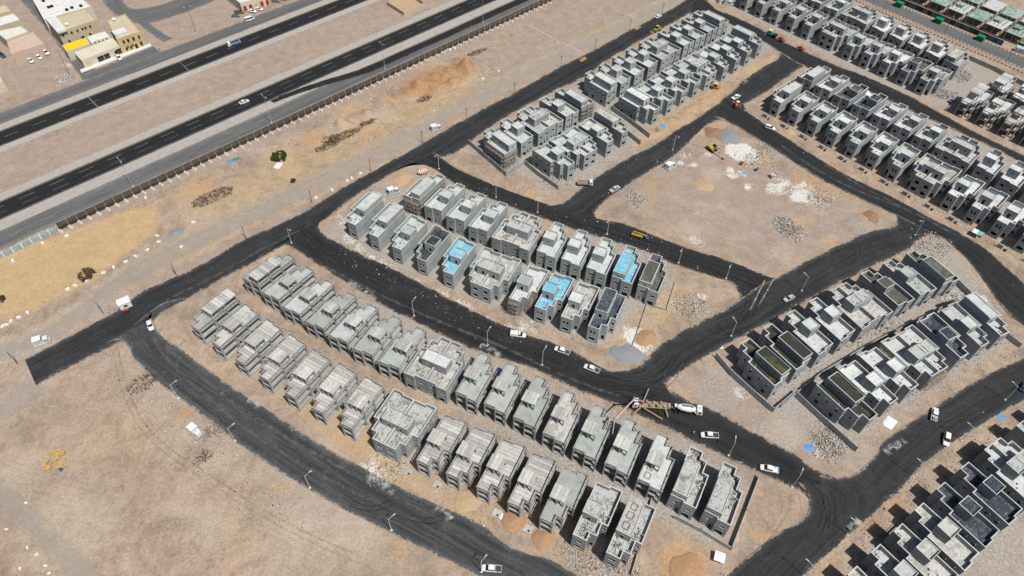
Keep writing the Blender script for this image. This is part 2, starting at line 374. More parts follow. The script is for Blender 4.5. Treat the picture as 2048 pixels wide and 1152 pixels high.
base = lay(base, ab.outputs['Alpha'], k.ramp(n2, [(.3, (.38, .32, .265)), (.7, (.44, .375, .31))]), .45, .4)
base = lay(base, sa.outputs[0], k.ramp(n2, [(.3, (.40, .285, .155)), (.7, (.485, .35, .20))]), .42, .3)
base = lay(base, sa.outputs[1], k.ramp(n3, [(.3, (.27, .24, .215)), (.7, (.375, .345, .315))]), .55, .45)
base = lay(base, sa.outputs[2], k.ramp(n3, [(.3, (.36, .225, .125)), (.7, (.46, .305, .175))]), .5, .3, 2.0)
base = lay(base, sb.outputs[2], k.ramp(n3, [(.3, (.27, .155, .085)), (.7, (.42, .265, .145))]), .5, .35, 2.2)
base = lay(base, sb.outputs[0], (.075, .062, .052), .62, .2)
base = lay(base, aa.outputs['Alpha'], k.ramp(n3, [(.3, (.48, .47, .44)), (.7, (.68, .67, .635))]), .5, .2, 2.6)
# pebbles and scraps of litter
vo = k.n('ShaderNodeTexVoronoi'); vo.inputs['Scale'].default_value = 1.3; k.l(g, vo.inputs['Vector'])
pick = k.n('ShaderNodeSeparateColor'); k.l(vo.outputs['Color'], pick.inputs[0])
peb = k.math('MULTIPLY', k.ramp(vo.outputs['Distance'], [(.10, 1.0), (.2, 0.0)]), k.ramp(pick.outputs[0], [(.86, 0.0), (.88, 1.0)]))
base = k.mix(peb, base, k.ramp(pick.outputs[1], [(.3, (.14, .11, .09)), (.6, (.62, .58, .52))]))
k.col(k.mix(.30, base, k.ramp(n3, [(.25, .12), (.75, .88)]), 'OVERLAY'))
k.bump(k.math('ADD', k.math('MULTIPLY', n2, 1.2), k.math('ADD', k.math('MULTIPLY', n3, .35), k.math('ADD', k.math('MULTIPLY', n4, .4), k.math('MULTIPLY', n7, .6)))), .45, .5)
gm.materials.append(k.m)
ground = mk('ground', gm); tag(ground, kind='structure')
# ================================================================== ROADS
def asphalt(name, dark, dusty, streak=.5, dust=.5, tint=(.90, 1, 1.14), edge=1.0):
    k = N(name, .88, .25); u = k.n('ShaderNodeTexCoord')
    def uvn(sx, sy, sc, det=4, dist=.4):
        m = k.n('ShaderNodeMapping'); m.inputs['Scale'].default_value = (sx, sy, 1); k.l(u.outputs['UV'], m.inputs[0]); return k.noise(m.outputs[0], sc, det, .6, dist)
    s1 = uvn(.02, .55, 1.0, 4, .3); s2 = uvn(.05, 1.6, 1.0, 5, .6); s3 = uvn(.012, .3, 1.0, 3, .8)
    g = k.geo(); b1 = k.noise(g, .11, 5, .65, .8); b2 = k.noise(g, 2.2, 3, .7); b3 = k.noise(g, .5, 6, .7, 1.2)
    d = tuple(dark * t for t in tint); e = tuple(dusty * t for t in (.94, 1.0, 1.06))
    m1 = tuple(dark * .75 + dusty * .25 for _ in range(3))
    c = k.ramp(s1, [(.35, d), (.62, m1)])
    c = k.mix(k.math('MULTIPLY', k.ramp(s2, [(.45, 0), (.75, 1.0)]), streak), c, e)
    c = k.mix(k.math('MULTIPLY', k.ramp(s3, [(.5, 0), (.62, 1.0)]), .55), c, tuple(q * .75 for q in d))
    c = k.mix(k.math('MULTIPLY', k.ramp(k.math('ADD', k.math('MULTIPLY', b1, .6), k.math('MULTIPLY', b3, .4)), [(.5, 0), (.68, 1.0)]), dust), c, e)
    # spills of mortar
    c = k.mix(k.ramp(k.math('ADD', k.math('MULTIPLY', b3, .75), k.math('MULTIPLY', b1, .3)), [(.69, 0), (.76, .6)]), c, (.42, .40, .37))
    ea = k.n('ShaderNodeAttribute'); ea.attribute_name = 'edge'
    b4 = k.noise(g, .8, 6, .75, .8)
    ed = k.math('ADD', ea.outputs['Fac'], k.math('MULTIPLY', k.math('SUBTRACT', k.math('ADD', k.math('MULTIPLY', b4, .6), k.math('MULTIPLY', b1, .5)), .55), -6.0))
    c = k.mix(k.math('MULTIPLY', k.ramp(k.math('MULTIPLY', ed, .25), [(.05, 1.0), (.55, 0.0)]), edge * .65), c, e)
    c = k.mix(k.math('MULTIPLY', k.ramp(ed, [(.0, 1.0), (.55, 0.0)]), edge), c, k.ramp(b4, [(.3, (.22, .175, .14)), (.7, (.33, .27, .215))]))
    k.col(k.mix(.4, c, k.ramp(b2, [(.3, .12), (.7, .88)]), 'OVERLAY')); k.bump(b2, .25, .03)
    MATS[name] = k.m; return k.m
M_as_new = asphalt('asphalt_new', .015, .048, .45, .4)
M_as_site = asphalt('asphalt_site', .019, .066, .5, .5)
M_as_dusty = asphalt('asphalt_dusty', .033, .115, .6, .6)
M_as_hw = asphalt('asphalt_highway', .014, .034, .4, .15, (.9, 1, 1.25), .25)
M_as_front = asphalt('asphalt_frontage', .10, .19, .5, .3, (1, 1, 1.03), .6)
def resample(pl, n):
    q = [Vector((p[0], p[1])) for p in pl]; L = [0]
    for a, b in zip(q[:-1], q[1:]): L.append(L[-1] + (b - a).length)
    out = []; j = 0
    for i in range(n):
        t = L[-1] * i / (n - 1)
        while j < len(q) - 2 and L[j + 1] < t: j += 1
        f = (t - L[j]) / max(1e-9, L[j + 1] - L[j]); out.append(q[j].lerp(q[j + 1], min(1, max(0, f))))
    return out, L[-1]
def smooth(pl, it=2):
    for _ in range(it):
        o = [pl[0]]
        for a, b in zip(pl[:-1], pl[1:]):
            o.append(tuple(a[i] * .75 + b[i] * .25 for i in (0, 1))); o.append(tuple(a[i] * .25 + b[i] * .75 for i in (0, 1)))
        o.append(pl[-1]); pl = o
    return pl
ROADS = []
def ribbon(name, L, Rr, mat, z, jit=.22, step=1.2, px=True, m=10, sm=2, skirt=.35, grow=None):
    a = [P2(p) for p in L] if px else L; b = [P2(p) for p in Rr] if px else Rr
    a = smooth(a, sm); b = smooth(b, sm)
    ROADS.append(a + b[::-1])
    ln = max(resample(a, 5)[1], resample(b, 5)[1]); n = max(3, int(ln / step))
    A, la = resample(a, n); B, lb = resample(b, n)
    vs = []; uv = []; eg = []; rnd = random.Random(name)
    for i in range(n):
        p, q = A[i].copy(), B[i].copy(); w = (q - p); wl = max(.01, w.length); w /= wl
        ja = (mnoise.noise(Vector((p.x * .35, p.y * .35, 1))) * 1.4 + rnd.uniform(-.5, .5)) * jit
        jb = (mnoise.noise(Vector((q.x * .35, q.y * .35, 7))) * 1.4 + rnd.uniform(-.5, .5)) * jit
        gr = (.75 if name == 'site_road' else 0) if grow is None else grow
        p = p + w * (ja - gr); q = q + w * (jb + gr); wl += 2 * gr; s = ln * i / (n - 1)
        vs.append((p.x, p.y, z - skirt)); uv.append((s, 0)); eg.append(0.0)
        for j in range(m + 1):
            t = j / m; r = p.lerp(q, t); vs.append((r.x, r.y, z)); uv.append((s, t * wl)); eg.append(min(t, 1 - t) * wl)
        vs.append((q.x, q.y, z - skirt)); uv.append((s, wl)); eg.append(0.0)
    k = m + 3
    fs = [(i * k + j, i * k + j + 1, (i + 1) * k + j + 1, (i + 1) * k + j) for i in range(n - 1) for j in range(k - 1)]
    me = bpy.data.meshes.new(name); me.from_pydata(vs, [], fs)
    ul = me.uv_layers.new(name='UVMap'); li = np.zeros(len(me.loops), int); me.loops.foreach_get('vertex_index', li)
    ul.data.foreach_set('uv', np.array(uv)[li].ravel()); me.materials.append(mat)
    me.attributes.new('edge', 'FLOAT', 'POINT').data.foreach_set('value', eg)
    bm = bmesh.new(); bm.from_mesh(me); bmesh.ops.recalc_face_normals(bm, faces=bm.faces)
    if sum(f.normal.z for f in bm.faces) < 0: bmesh.ops.reverse_faces(bm, faces=bm.faces)
    bm.to_mesh(me); bm.free()
    return tag(mk(name, me), kind='structure')
rA1 = [(51, 722), (130, 680), (243, 620), (275, 590), (305, 577), (417, 526), (493, 477), (590, 439), (680, 380), (751, 342), (844, 290), (935, 236), (1028, 189), (1119, 135), (1192, 101), (1265, 59), (1350, 17), (1420, -30), (1480, -70)]
rA2 = [(71, 768), (165, 716), (222, 690), (280, 660), (330, 616), (365, 600), (455, 549), (521, 515), (600, 465), (650, 437), (702, 394), (768, 352), (830, 322), (896, 312), (938, 285), (969, 257), (1077, 194), (1164, 156), (1212, 118), (1275, 83), (1330, 52), (1383, 22), (1440, -18), (1500, -58)]
ribbon('site_road', rA1, rA2, M_as_site, .040)
rB1 = [(215, 684), (236, 676), (250, 679), (262, 694), (266, 712), (306, 752), (392, 814), (486, 889), (569, 943), (635, 985), (700, 1022), (792, 1066), (893, 1116), (959, 1148), (1060, 1195)]
rB2 = [(372, 597), (324, 607), (303, 622), (300, 637), (318, 676), (344, 688), (424, 752), (514, 813), (625, 884), (754, 957), (872, 1012), (968, 1052), (985, 1078), (1060, 1114), (1082, 1112), (1150, 1150), (1220, 1190)]
ribbon('site_road', rB1, rB2, M_as_dusty, .045)
rJ1 = [(690, 404), (650, 436), (630, 452), (646, 474), (700, 501), (789, 542), (893, 597), (980, 643), (1032, 664), (1084, 681), (1154, 708), (1190, 733), (1215, 745), (1245, 748), (1300, 760), (1345, 786), (1376, 804), (1407, 814), (1459, 838), (1487, 859), (1540, 885), (1591, 912), (1612, 933), (1660, 957), (1700, 962)]
rJ2 = [(515, 519), (545, 494), (565, 485), (585, 489), (625, 519), (700, 564), (757, 604), (867, 657), (929, 690), (1010, 716), (1067, 731), (1136, 768), (1206, 795), (1237, 806), (1324, 847), (1393, 882), (1445, 906), (1500, 932), (1556, 958), (1600, 973), (1620, 992), (1626, 1020), (1640, 1040)]
ribbon('site_road', rJ1, rJ2, M_as_new, .050)
rC1 = [(866, 306), (888, 322), (905, 335), (997, 375), (1049, 394), (1100, 412), (1165, 425), (1206, 443), (1237, 443), (1350, 490), (1463, 524), (1522, 550), (1560, 560), (1600, 540)]
rC2 = [(770, 350), (803, 331), (835, 325), (876, 338), (910, 368), (962, 387), (1018, 412), (1084, 434), (1171, 465), (1285, 497), (1348, 527), (1435, 554), (1466, 564), (1483, 582), (1482, 604), (1455, 622)]
ribbon('site_road', rC1, rC2, M_as_new, .055)
rH1 = [(1758, 410), (1785, 419), (1798, 436), (1797, 450), (1785, 458), (1730, 467), (1619, 522), (1556, 559), (1520, 575), (1482, 602), (1456, 620), (1417, 637), (1348, 675), (1318, 696), (1292, 724), (1266, 741), (1240, 746), (1200, 742)]
rH2 = [(1870, 460), (1845, 470), (1817, 495), (1730, 536), (1626, 588), (1522, 651), (1417, 703), (1348, 748), (1332, 762), (1330, 775), (1342, 788), (1376, 806)]
ribbon('site_road', rH1, rH2, M_as_site, .060)
rF1 = [(1478, 185), (1460, 194), (1425, 216), (1392, 241), (1357, 259), (1322, 285), (1300, 297), (1240, 327), (1167, 375), (1140, 400), (1122, 411), (1095, 412)]
rF2 = [(1500, 245), (1455, 238), (1428, 240), (1400, 258), (1350, 312), (1275, 352), (1205, 402), (1186, 420), (1188, 434), (1206, 444), (1230, 446)]
ribbon('site_road', rF1, rF2, M_as_site, .065)
rE1 = [(1560, 98), (1566, 116), (1529, 134), (1491, 160), (1460, 190), (1440, 205)]
rE2 = [(1625, 128), (1601, 133), (1580, 148), (1545, 172), (1505, 200), (1483, 206), (1470, 216), (1480, 232)]
ribbon('site_road', rE1, rE2, M_as_site, .070)
rG1 = [(1452, 195), (1480, 215), (1515, 240), (1563, 271), (1626, 312), (1695, 354), (1792, 399), (1835, 423), (1869, 441), (1911, 462), (1939, 480), (1974, 502), (2008, 533), (2060, 580), (2110, 620)]
rG2 = [(1430, 232), (1455, 240), (1482, 256), (1519, 278), (1573, 311), (1619, 344), (1660, 366), (1688, 380), (1747, 408), (1785, 424), (1830, 448), (1870, 468), (1892, 476), (1938, 519), (1973, 564), (2008, 619), (2060, 655), (2110, 700)]
ribbon('site_road', rG1, rG2, M_as_new, .075)
rD1 = [(1395, -8), (1422, 10), (1432, 21), (1467, 33), (1512, 55), (1571, 87), (1611, 106), (1692, 141), (1730, 153), (1834, 201), (1876, 226), (1973, 278), (2060, 316), (2140, 360)]
rD2 = [(1380, 28), (1400, 20), (1420, 24), (1457, 44), (1529, 82), (1557, 100), (1600, 130), (1665, 148), (1747, 184), (1848, 232), (1938, 270), (2018, 309), (2060, 332), (2140, 375)]
ribbon('site_road', rD1, rD2, M_as_new, .080)
rK1 = [(1640, 955), (1685, 962), (1716, 950), (1757, 912), (1768, 884), (1869, 818), (1973, 752), (2060, 716), (2120, 690)]
rK2 = [(1660, 1080), (1765, 1000), (1799, 981), (1844, 922), (1938, 860), (2008, 818), (2060, 790), (2120, 765)]
ribbon('site_road', rK1, rK2, M_as_site, .085)
rM1 = [(1600, 965), (1622, 985), (1627, 1020), (1606, 1047), (1556, 1066), (1470, 1144), (1420, 1185)]
rM2 = [(1800, 985), (1768, 992), (1762, 1012), (1695, 1068), (1626, 1130), (1560, 1190)]
ribbon('site_road', rM1, rM2, M_as_site, .090)
# ---------------------------------------------------------------- dual carriageway
HA = R(44.757); HD = Vector((math.cos(HA), math.sin(HA))); HN = Vector((-math.sin(HA), math.cos(HA)))
def hw(s, o): v = HD * s + HN * o; return (v.x, v.y)
M_verge = concrete('paved_verge', (.385, .365, .34), .35, .5)
M_paint = simple('road_paint_white', (.30, .30, .30), .8, .2, 0, .3, 2.5)
M_yellow = simple('road_paint_yellow', (.36, .27, .12), .8, .2, 0, .25, 2.5)
S0, S1 = -140, 520
def strip(name, o0, o1, mat, z, jit=.05): return ribbon(name, [hw(S0, o1), hw(S1, o1)], [hw(S0, o0), hw(S1, o0)], mat, z, jit, 3.0, px=False, m=8)
strip('frontage_road', 336.0, 345.5, M_as_front, .03, .5)
strip('verge', 331.6, 336.2, M_verge, .085)
strip('highway', 320.4, 331.4, M_as_hw, .045)
strip('verge', 316.2, 320.2, M_verge, .085)
strip('verge', 284.9, 289.4, M_verge, .085)
strip('highway', 273.8, 284.7, M_as_hw, .045)
strip('verge', 267.6, 273.6, M_verge, .085)
strip('frontage_road', 257.6, 267.4, M_as_front, .04)
ribbon('slip_road', [(540, 202), (575, 186), (615, 171), (660, 157), (720, 140), (800, 104), (900, 60), (1000, 14), (1100, -30)], [(548, 206), (590, 190), (640, 174), (690, 160), (740, 146), (800, 118), (900, 73), (1000, 27), (1100, -18)], M_as_hw, .096, .15, 2)
mp = MB(); my = MB()
def dash(mb, s0, s1, o, w=.16, z=.056): mb.quad((*hw(s0, o - w / 2), z), (*hw(s1, o - w / 2), z), (*hw(s1, o + w / 2), z), (*hw(s0, o + w / 2), z))
s = S0
while s < S1:
    dash(mp, s + 4.2, s + 10.2, 281.3); dash(mp, s + 4.2, s + 10.2, 277.6, .1)
    dash(mp, s + 2, s + 8, 325.9); dash(mp, s + 6, s + 11, 262.6, .14, .052)
    dash(my, s, s + 11.6, 284.2, .28); dash(my, s, s + 11.6, 330.9, .2)
    dash(mp, s, s + 11.7, 274.3, .14); dash(mp, s, s + 11.7, 320.9, .14); dash(mp, s, s + 11.7, 258.2, .16, .052)
    s += 11.7
for i in range(12): dash(mp, 96 + i * .02, 96.4, 321 + i * .85, .5, .057)
for i in range(12): dash(mp, 52, 52.5, 321 + i * .85, .5, .057)
tag(mk('lane_marking', mp.mesh('lane_marking', M_paint)), kind='structure')
tag(mk('lane_marking', my.mesh('edge_line', M_yellow)), kind='structure')
# ---------------------------------------------------------------- avenue in the far corner, with painted kerbs
AVd = Vector((.67, -.742)); AVn = Vector((.742, .67))
AV0 = Vector((200.88, 372.27))
def av(s, o): v = AV0 + AVd * s + AVn * o; return (v.x, v.y)
ribbon('avenue', [av(-60, 12.1), av(160, 12.1)], [av(-60, 1.6), av(160, 1.6)], M_as_front, .04, .03, 3, px=False)
M_pave = simple('brick_paving', (.34, .235, .18), .9, .1, 0, .2, 2.0)
ribbon('pavement', [av(-60, 1.3), av(160, 1.3)], [av(-60, -2.0), av(160, -2.0)], M_pave, .15, .01, 3, px=False)
ribbon('pavement', [av(-60, 14.4), av(160, 14.4)], [av(-60, 12.5), av(160, 12.5)], M_pave, .15, .01, 3, px=False)
kb = MB(); kw = MB()
for o in (-2.15, 1.45, 12.3):
    for i in range(-60, 160):
        a = Vector(av(i, o)); (kw if i % 2 else kb).obox((a.x, a.y, .06), (.96, .28, .28), math.atan2(AVd.y, AVd.x))
ko = tag(mk('kerb', kw.mesh('kerb', simple('kerb_white', (.72, .72, .70)))), 'white kerb stones of the striped avenue kerbs', 'kerb', kind='stuff')
ko = tag(mk('kerb', kb.mesh('kerb_dark', simple('kerb_black', (.03, .03, .03)))), 'black kerb stones of the striped avenue kerbs', 'kerb', kind='stuff')

for poly in ROADS:
    xs = [p[0] for p in poly]; ys = [p[1] for p in poly]
    sel = np.where((FX > min(xs) - 6) & (FX < max(xs) + 6) & (FY > min(ys) - 6) & (FY < max(ys) + 6))[0]
    d = pip_sdf(FX[sel], FY[sel], poly); w = np.clip((d - 1.2) / 4.0, 0, 1)
    gz[sel] = np.minimum(gz[sel], -.12) * (1 - w) + gz[sel] * w
gm.vertices.foreach_set('co', np.stack([FX, FY, gz], 1).ravel()); gm.update()
GRID = gz.reshape(ny, nx)
def gh(x, y):
    i = int(np.clip(np.searchsorted(gx, x) - 1, 0, nx - 2)); j = int(np.clip(np.searchsorted(gy, y) - 1, 0, ny - 2))
    u = (x - gx[i]) / (gx[i + 1] - gx[i]); v = (y - gy[j]) / (gy[j + 1] - gy[j])
    return float((GRID[j, i] * (1 - u) + GRID[j, i + 1] * u) * (1 - v) + (GRID[j + 1, i] * (1 - u) + GRID[j + 1, i + 1] * u) * v)

# ---------------------------------------------------------------- wheel tracks and dust trails (thin worn films, alpha from noise)
def film(name, c, lo, hi, sc=.5, amax=.9):
    k = N(name, .95, .05); g = k.geo(); a = k.noise(g, sc, 6, .7, .6); b = k.noise(g, 4.0, 3, .7)
    k.col(c); f = k.math('ADD', k.math('MULTIPLY', a, .7), k.math('MULTIPLY', b, .3)); ea = k.n('ShaderNodeAttribute'); ea.attribute_name = 'edge'; ef = k.math('ADD', ea.outputs['Fac'], k.math('MULTIPLY', k.math('SUBTRACT', a, .5), 1.2)); k.l(k.math('MULTIPLY', k.ramp(f, [(lo, 0.0), (hi, amax)]), k.ramp(ef, [(.1, 0.0), (.75, 1.0)])), k.b.inputs['Alpha']); return k.m
F_dust = film('dust_film', (.22, .215, .205), .44, .68, .5, .6); F_tyre = film('tyre_film', (.008, .008, .009), .38, .64, .5, .7); F_rutp = film('rut_pale', (.47, .40, .32), .40, .68, .3, .4); F_rutd = film('rut_dark', (.20, .155, .125), .40, .68, .3, .35); F_spill = film('mortar_film', (.50, .49, .46), .44, .62)
def track(pts, w, mat, z=None, twin=0.0, name='tyre_track'):
    a = smooth([P2(p) for p in pts], 3); ln = resample(a, 4)[1]; n = max(4, int(ln / .9)); A, _ = resample(a, n); m = MB()
    K_ = 1 if w < 1.5 else 6; ev = []
    for off in ((-twin / 2, twin / 2) if twin else (0,)):
        b = len(m.v)
        for i in range(n):
            d = (A[min(i + 1, n - 1)] - A[max(i - 1, 0)]).normalized(); q = Vector((-d.y, d.x))
            for j in range(K_ + 1):
                r = A[i] + q * (off + w * (j / K_ - .5)); m.v.append((r.x, r.y, (gh(r.x, r.y) + .05) if z is None else z)); ev.append(1.0 if K_ == 1 else 1 - abs(2 * j / K_ - 1))
            if i: m.f += [(b + (i - 1) * (K_ + 1) + j, b + (i - 1) * (K_ + 1) + j + 1, b + i * (K_ + 1) + j + 1, b + i * (K_ + 1) + j) for j in range(K_)]
    me = m.mesh(name, mat); me.attributes.new('edge', 'FLOAT', 'POINT').data.foreach_set('value', ev)
    return tag(mk(name, me), kind='structure')
for pts in ([(640, 528), (760, 590), (880, 645), (1000, 690), (1090, 735), (1180, 775), (1240, 792)], [(300, 660), (330, 720), (420, 800), (520, 880), (640, 950), (760, 1010)], [(330, 690), (430, 780), (560, 870), (700, 945), (860, 1030)], [(270, 650), (330, 600), (420, 560), (520, 500), (600, 460)], [(1560, 290), (1640, 345), (1720, 385), (1830, 425), (1900, 465)], [(1650, 330), (1720, 372), (1800, 412)]):
    track(pts, 1.0, F_dust, .1, name='dust_trail')
for pts in ([(1260, 800), (1310, 790), (1345, 760), (1370, 720)], [(1225, 775), (1290, 778), (1330, 745), (1350, 715)], [(600, 455), (618, 470), (650, 500), (700, 535)], [(860, 312), (900, 340), (960, 375)], [(1170, 440), (1178, 420), (1200, 395), (1240, 365)], [(1640, 1000), (1650, 1030), (1640, 1060)], [(1655, 985), (1668, 1020), (1660, 1060)], [(1800, 465), (1840, 455), (1880, 470), (1910, 500)], [(820, 1035), (860, 1045), (900, 1030)], [(700, 1005), (740, 1022), (785, 1005)], [(1490, 585), (1500, 610), (1480, 640)], [(1500, 560), (1520, 590), (1500, 630)], [(1690, 500), (1710, 488), (1720, 505), (1700, 520)]):
    track(pts, .28, F_tyre, .104, 1.5)
for pts in ([(1530, 560), (1515, 590), (1500, 620)], [(1545, 562), (1530, 590), (1515, 615)]): track(pts, .5, F_spill, .108, name='mortar_trail')
for p, q in (((697, 566), (720, 590)), ((700, 572), (750, 600)), ((960, 690), (1000, 715)), ((1770, 905), (1810, 880)), ((1700, 1060), (1720, 1040)), ((730, 955), (790, 985)), ((870, 1010), (900, 1040)), ((1560, 190), (1530, 210)), ((1490, 215), (1520, 195)), ((1240, 145), (1270, 120)), ((1080, 205), (1120, 180)), ((495, 800), (520, 815))):
    track([p, ((p[0] + q[0]) / 2 + 6, (p[1] + q[1]) / 2 - 4), q], 3.2, F_spill, .109, name='mortar_trail')
rt = random.Random(11)
F_trk = film('track_film', (.405, .365, .33), .30, .62, .25, .72); F_trk2 = film('track_edge_film', (.47, .395, .30), .36, .66, .2, .55)
trk = [(-60, 716), (60, 690), (170, 622), (255, 552), (360, 496), (480, 440), (600, 384), (760, 304), (900, 224), (1060, 140), (1200, 74), (1340, 2), (1420, -40)]
track(trk, 10, F_trk, name='dirt_track'); track([(x, y - 17) for x, y in trk[2:]], 6, F_trk2, name='dirt_track'); track([(x + 4, y + 14) for x, y in trk[3:]], 5, F_trk2, name='dirt_track')
track([(80, 764), (20, 812), (-60, 858)], 10, F_trk, name='dirt_track'); track([(-60, 950), (30, 1010), (90, 1070), (150, 1130), (200, 1190)], 8, F_trk, name='dirt_track'); track([(250, 548), (300, 560), (318, 578), (300, 596)], 8, F_trk2, name='dirt_track')
for pts in ([(60, 790), (140, 830), (260, 900), (330, 1000), (340, 1110), (320, 1160)], [(0, 920), (120, 960), (260, 1000), (420, 990), (540, 1010)], [(230, 700), (250, 790), (300, 880), (420, 960), (560, 1050), (720, 1120)], [(520, 1140), (560, 1080), (640, 1065), (690, 1100), (680, 1160)], [(150, 800), (200, 900), (330, 950), (480, 960)], [(0, 1000), (80, 1060), (130, 1160)], [(300, 830), (360, 930), (480, 1040), (640, 1110)], [(1230, 420), (1330, 420), (1450, 440), (1560, 470), (1680, 450)], [(1250, 390), (1350, 360), (1420, 400), (1520, 420), (1640, 410)], [(1330, 440), (1440, 480), (1530, 530)], [(1390, 760), (1460, 800), (1540, 850), (1620, 920)], [(0, 690), (150, 630), (260, 545), (420, 470), (600, 385), (800, 282), (1000, 172), (1200, 74), (1330, 10)], [(0, 706), (160, 634), (262, 556), (424, 478), (604, 394), (804, 290), (1004, 180), (1204, 82), (1340, 14)], [(1530, 1080), (1580, 1010), (1560, 980)], [(0, 340), (200, 262), (420, 168), (640, 70)], [(0, 365), (220, 280), (440, 185), (660, 85)]):
    track(pts, .55, F_rutp if rt.random() < .8 else F_rutd, None, 1.7, 'wheel_rut')
# ================================================================== HOUSES
OUT = [(0, 0), (3.9, 0), (3.9, 2.4), (5.8, 2.4), (5.8, 6.2), (7.5, 6.2), (7.5, 17.2), (3.8, 17.2), (3.8, 16.6), (0, 16.6)]
def inset(poly, t):
    n = len(poly); o = []
    for i in range(n):
        p, q, r = Vector(poly[i - 1]), Vector(poly[i]), Vector(poly[(i + 1) % n])
        d1 = (q - p).normalized(); d2 = (r - q).normalized()
        n1 = Vector((-d1.y, d1.x)); n2 = Vector((-d2.y, d2.x))
        o.append(tuple(q + (n1 + n2) * t))
    return o
def walls(poly, z0, z1, zr, opens, t=.22, depth=.2):
    """outer wall faces with real openings, parapet cap and inner parapet face; uv in metres"""
    v, f, uv = [], [], []
    def quad(pts, us):
        b = len(v); v.extend(pts); uv.extend(us); f.append((b, b + 1, b + 2, b + 3))
    n = len(poly); inn = inset(poly, t); s_acc = 0
    for i in range(n):
        a = Vector(poly[i]); b = Vector(poly[(i + 1) % n]); L = (b - a).length; d = (b - a) / L; nn = Vector((-d.y, d.x))
        op = [o for e, o in opens if e == i]
        ss = sorted({0, L, *[q for o in op for q in (o[0], o[1])]}); zz = sorted({z0, z1, *[q for o in op for q in (o[2], o[3])]})
        def pt(s, z, dp=0): w = a + d * s + nn * dp; return (w.x, w.y, z)
        for s0, s1 in zip(ss[:-1], ss[1:]):
            for y0, y1 in zip(zz[:-1], zz[1:]):
                sm, zm = (s0 + s1) / 2, (y0 + y1) / 2
                if any(o[0] < sm < o[1] and o[2] < zm < o[3] for o in op): continue
                quad([pt(s0, y0), pt(s1, y0), pt(s1, y1), pt(s0, y1)], [(s_acc + s0, y0), (s_acc + s1, y0), (s_acc + s1, y1), (s_acc + s0, y1)])
        for o in op:
            s0, s1, y0, y1 = o
            for p, q in (((s0, y0), (s1, y0)), ((s1, y0), (s1, y1)), ((s1, y1), (s0, y1)), ((s0, y1), (s0, y0))):
                quad([pt(*p), pt(p[0], p[1], depth), pt(q[0], q[1], depth), pt(*q)], [(0, 0), (.2, 0), (.2, .2), (0, .2)])
        ia, ib = inn[i], inn[(i + 1) % n]
        quad([(a.x, a.y, z1), (b.x, b.y, z1), (ib[0], ib[1], z1), (ia[0], ia[1], z1)], [(0, 0), (L, 0), (L, t), (0, t)])
        quad([(ib[0], ib[1], zr), (ia[0], ia[1], zr), (ia[0], ia[1], z1), (ib[0], ib[1], z1)], [(s_acc + L, zr), (s_acc, zr), (s_acc, z1), (s_acc + L, z1)])
        s_acc += L
    return v, f, uv
def uvmesh(name, v, f, uv, mir=False):
    if mir: v = [(-x, y, z) for x, y, z in v]; f = [q[::-1] for q in f]
    me = bpy.data.meshes.new(name); me.from_pydata(v, [], f)
    ul = me.uv_layers.new(name='UVMap'); li = np.zeros(len(me.loops), int); me.loops.foreach_get('vertex_index', li)
    ul.data.foreach_set('uv', np.array(uv)[li].ravel()); me.update(); return me
# openings: (edge index, (s0, s1, z0, z1)) ; edges follow OUT
W_front = [(0, (.95, 1.6, 4.3, 6.0)), (0, (2.2, 2.85, 4.3, 6.0)), (0, (.85, 2.95, .9, 2.5))]
W_front_sq = [(0, (1.1, 2.8, 4.2, 5.8)), (0, (1.0, 2.9, .9, 2.5))]
W_rest = [(2, (.5, 1.45, .1, 2.5)), (4, (.4, 1.3, 4.4, 5.8)), (4, (.4, 1.3, .9, 2.5)), (3, (1.4, 2.2, 4.6, 5.4)),
          (5, (1.5, 2.5, 4.5, 5.5)), (5, (5.2, 6.0, 4.7, 5.5)), (5, (8.2, 9.2, 4.5, 5.5)), (5, (2.0, 3.4, .8, 2.4)), (5, (7.6, 9.0, .8, 2.4)),
          (6, (1.0, 2.4, 4.4, 5.5)), (6, (.8, 2.9, .05, 2.35)), (8, (1.2, 2.6, 4.4, 5.5)), (8, (.5, 1.2, .05, 2.2)), (8, (2.1, 2.9, 1.0, 2.2))]
HC = {}
def surround(op, poly, mir):
    """projecting concrete surround and sill of one opening"""
    i, (s0, s1, z0, z1) = op
    key = ('sur', round(s1 - s0, 2), round(z1 - z0, 2))
    if key not in HC:
        w, h = s1 - s0, z1 - z0; m = MB(); e = .09; p = .045
        m.box(-e, 0, -p, .02, -e, h + e); m.box(w, w + e, -p, .02, -e, h + e); m.box(0, w, -p, .02, h, h + e); m.box(-.02, w + .02, -p - .05, .02, -e - .03, 0)
        HC[key] = m.mesh('window_surround', M_screed)
    a = Vector(poly[i]); b = Vector(poly[(i + 1) % len(poly)]); d = (b - a).normalized()
    return HC[key], a, d, s0, z0
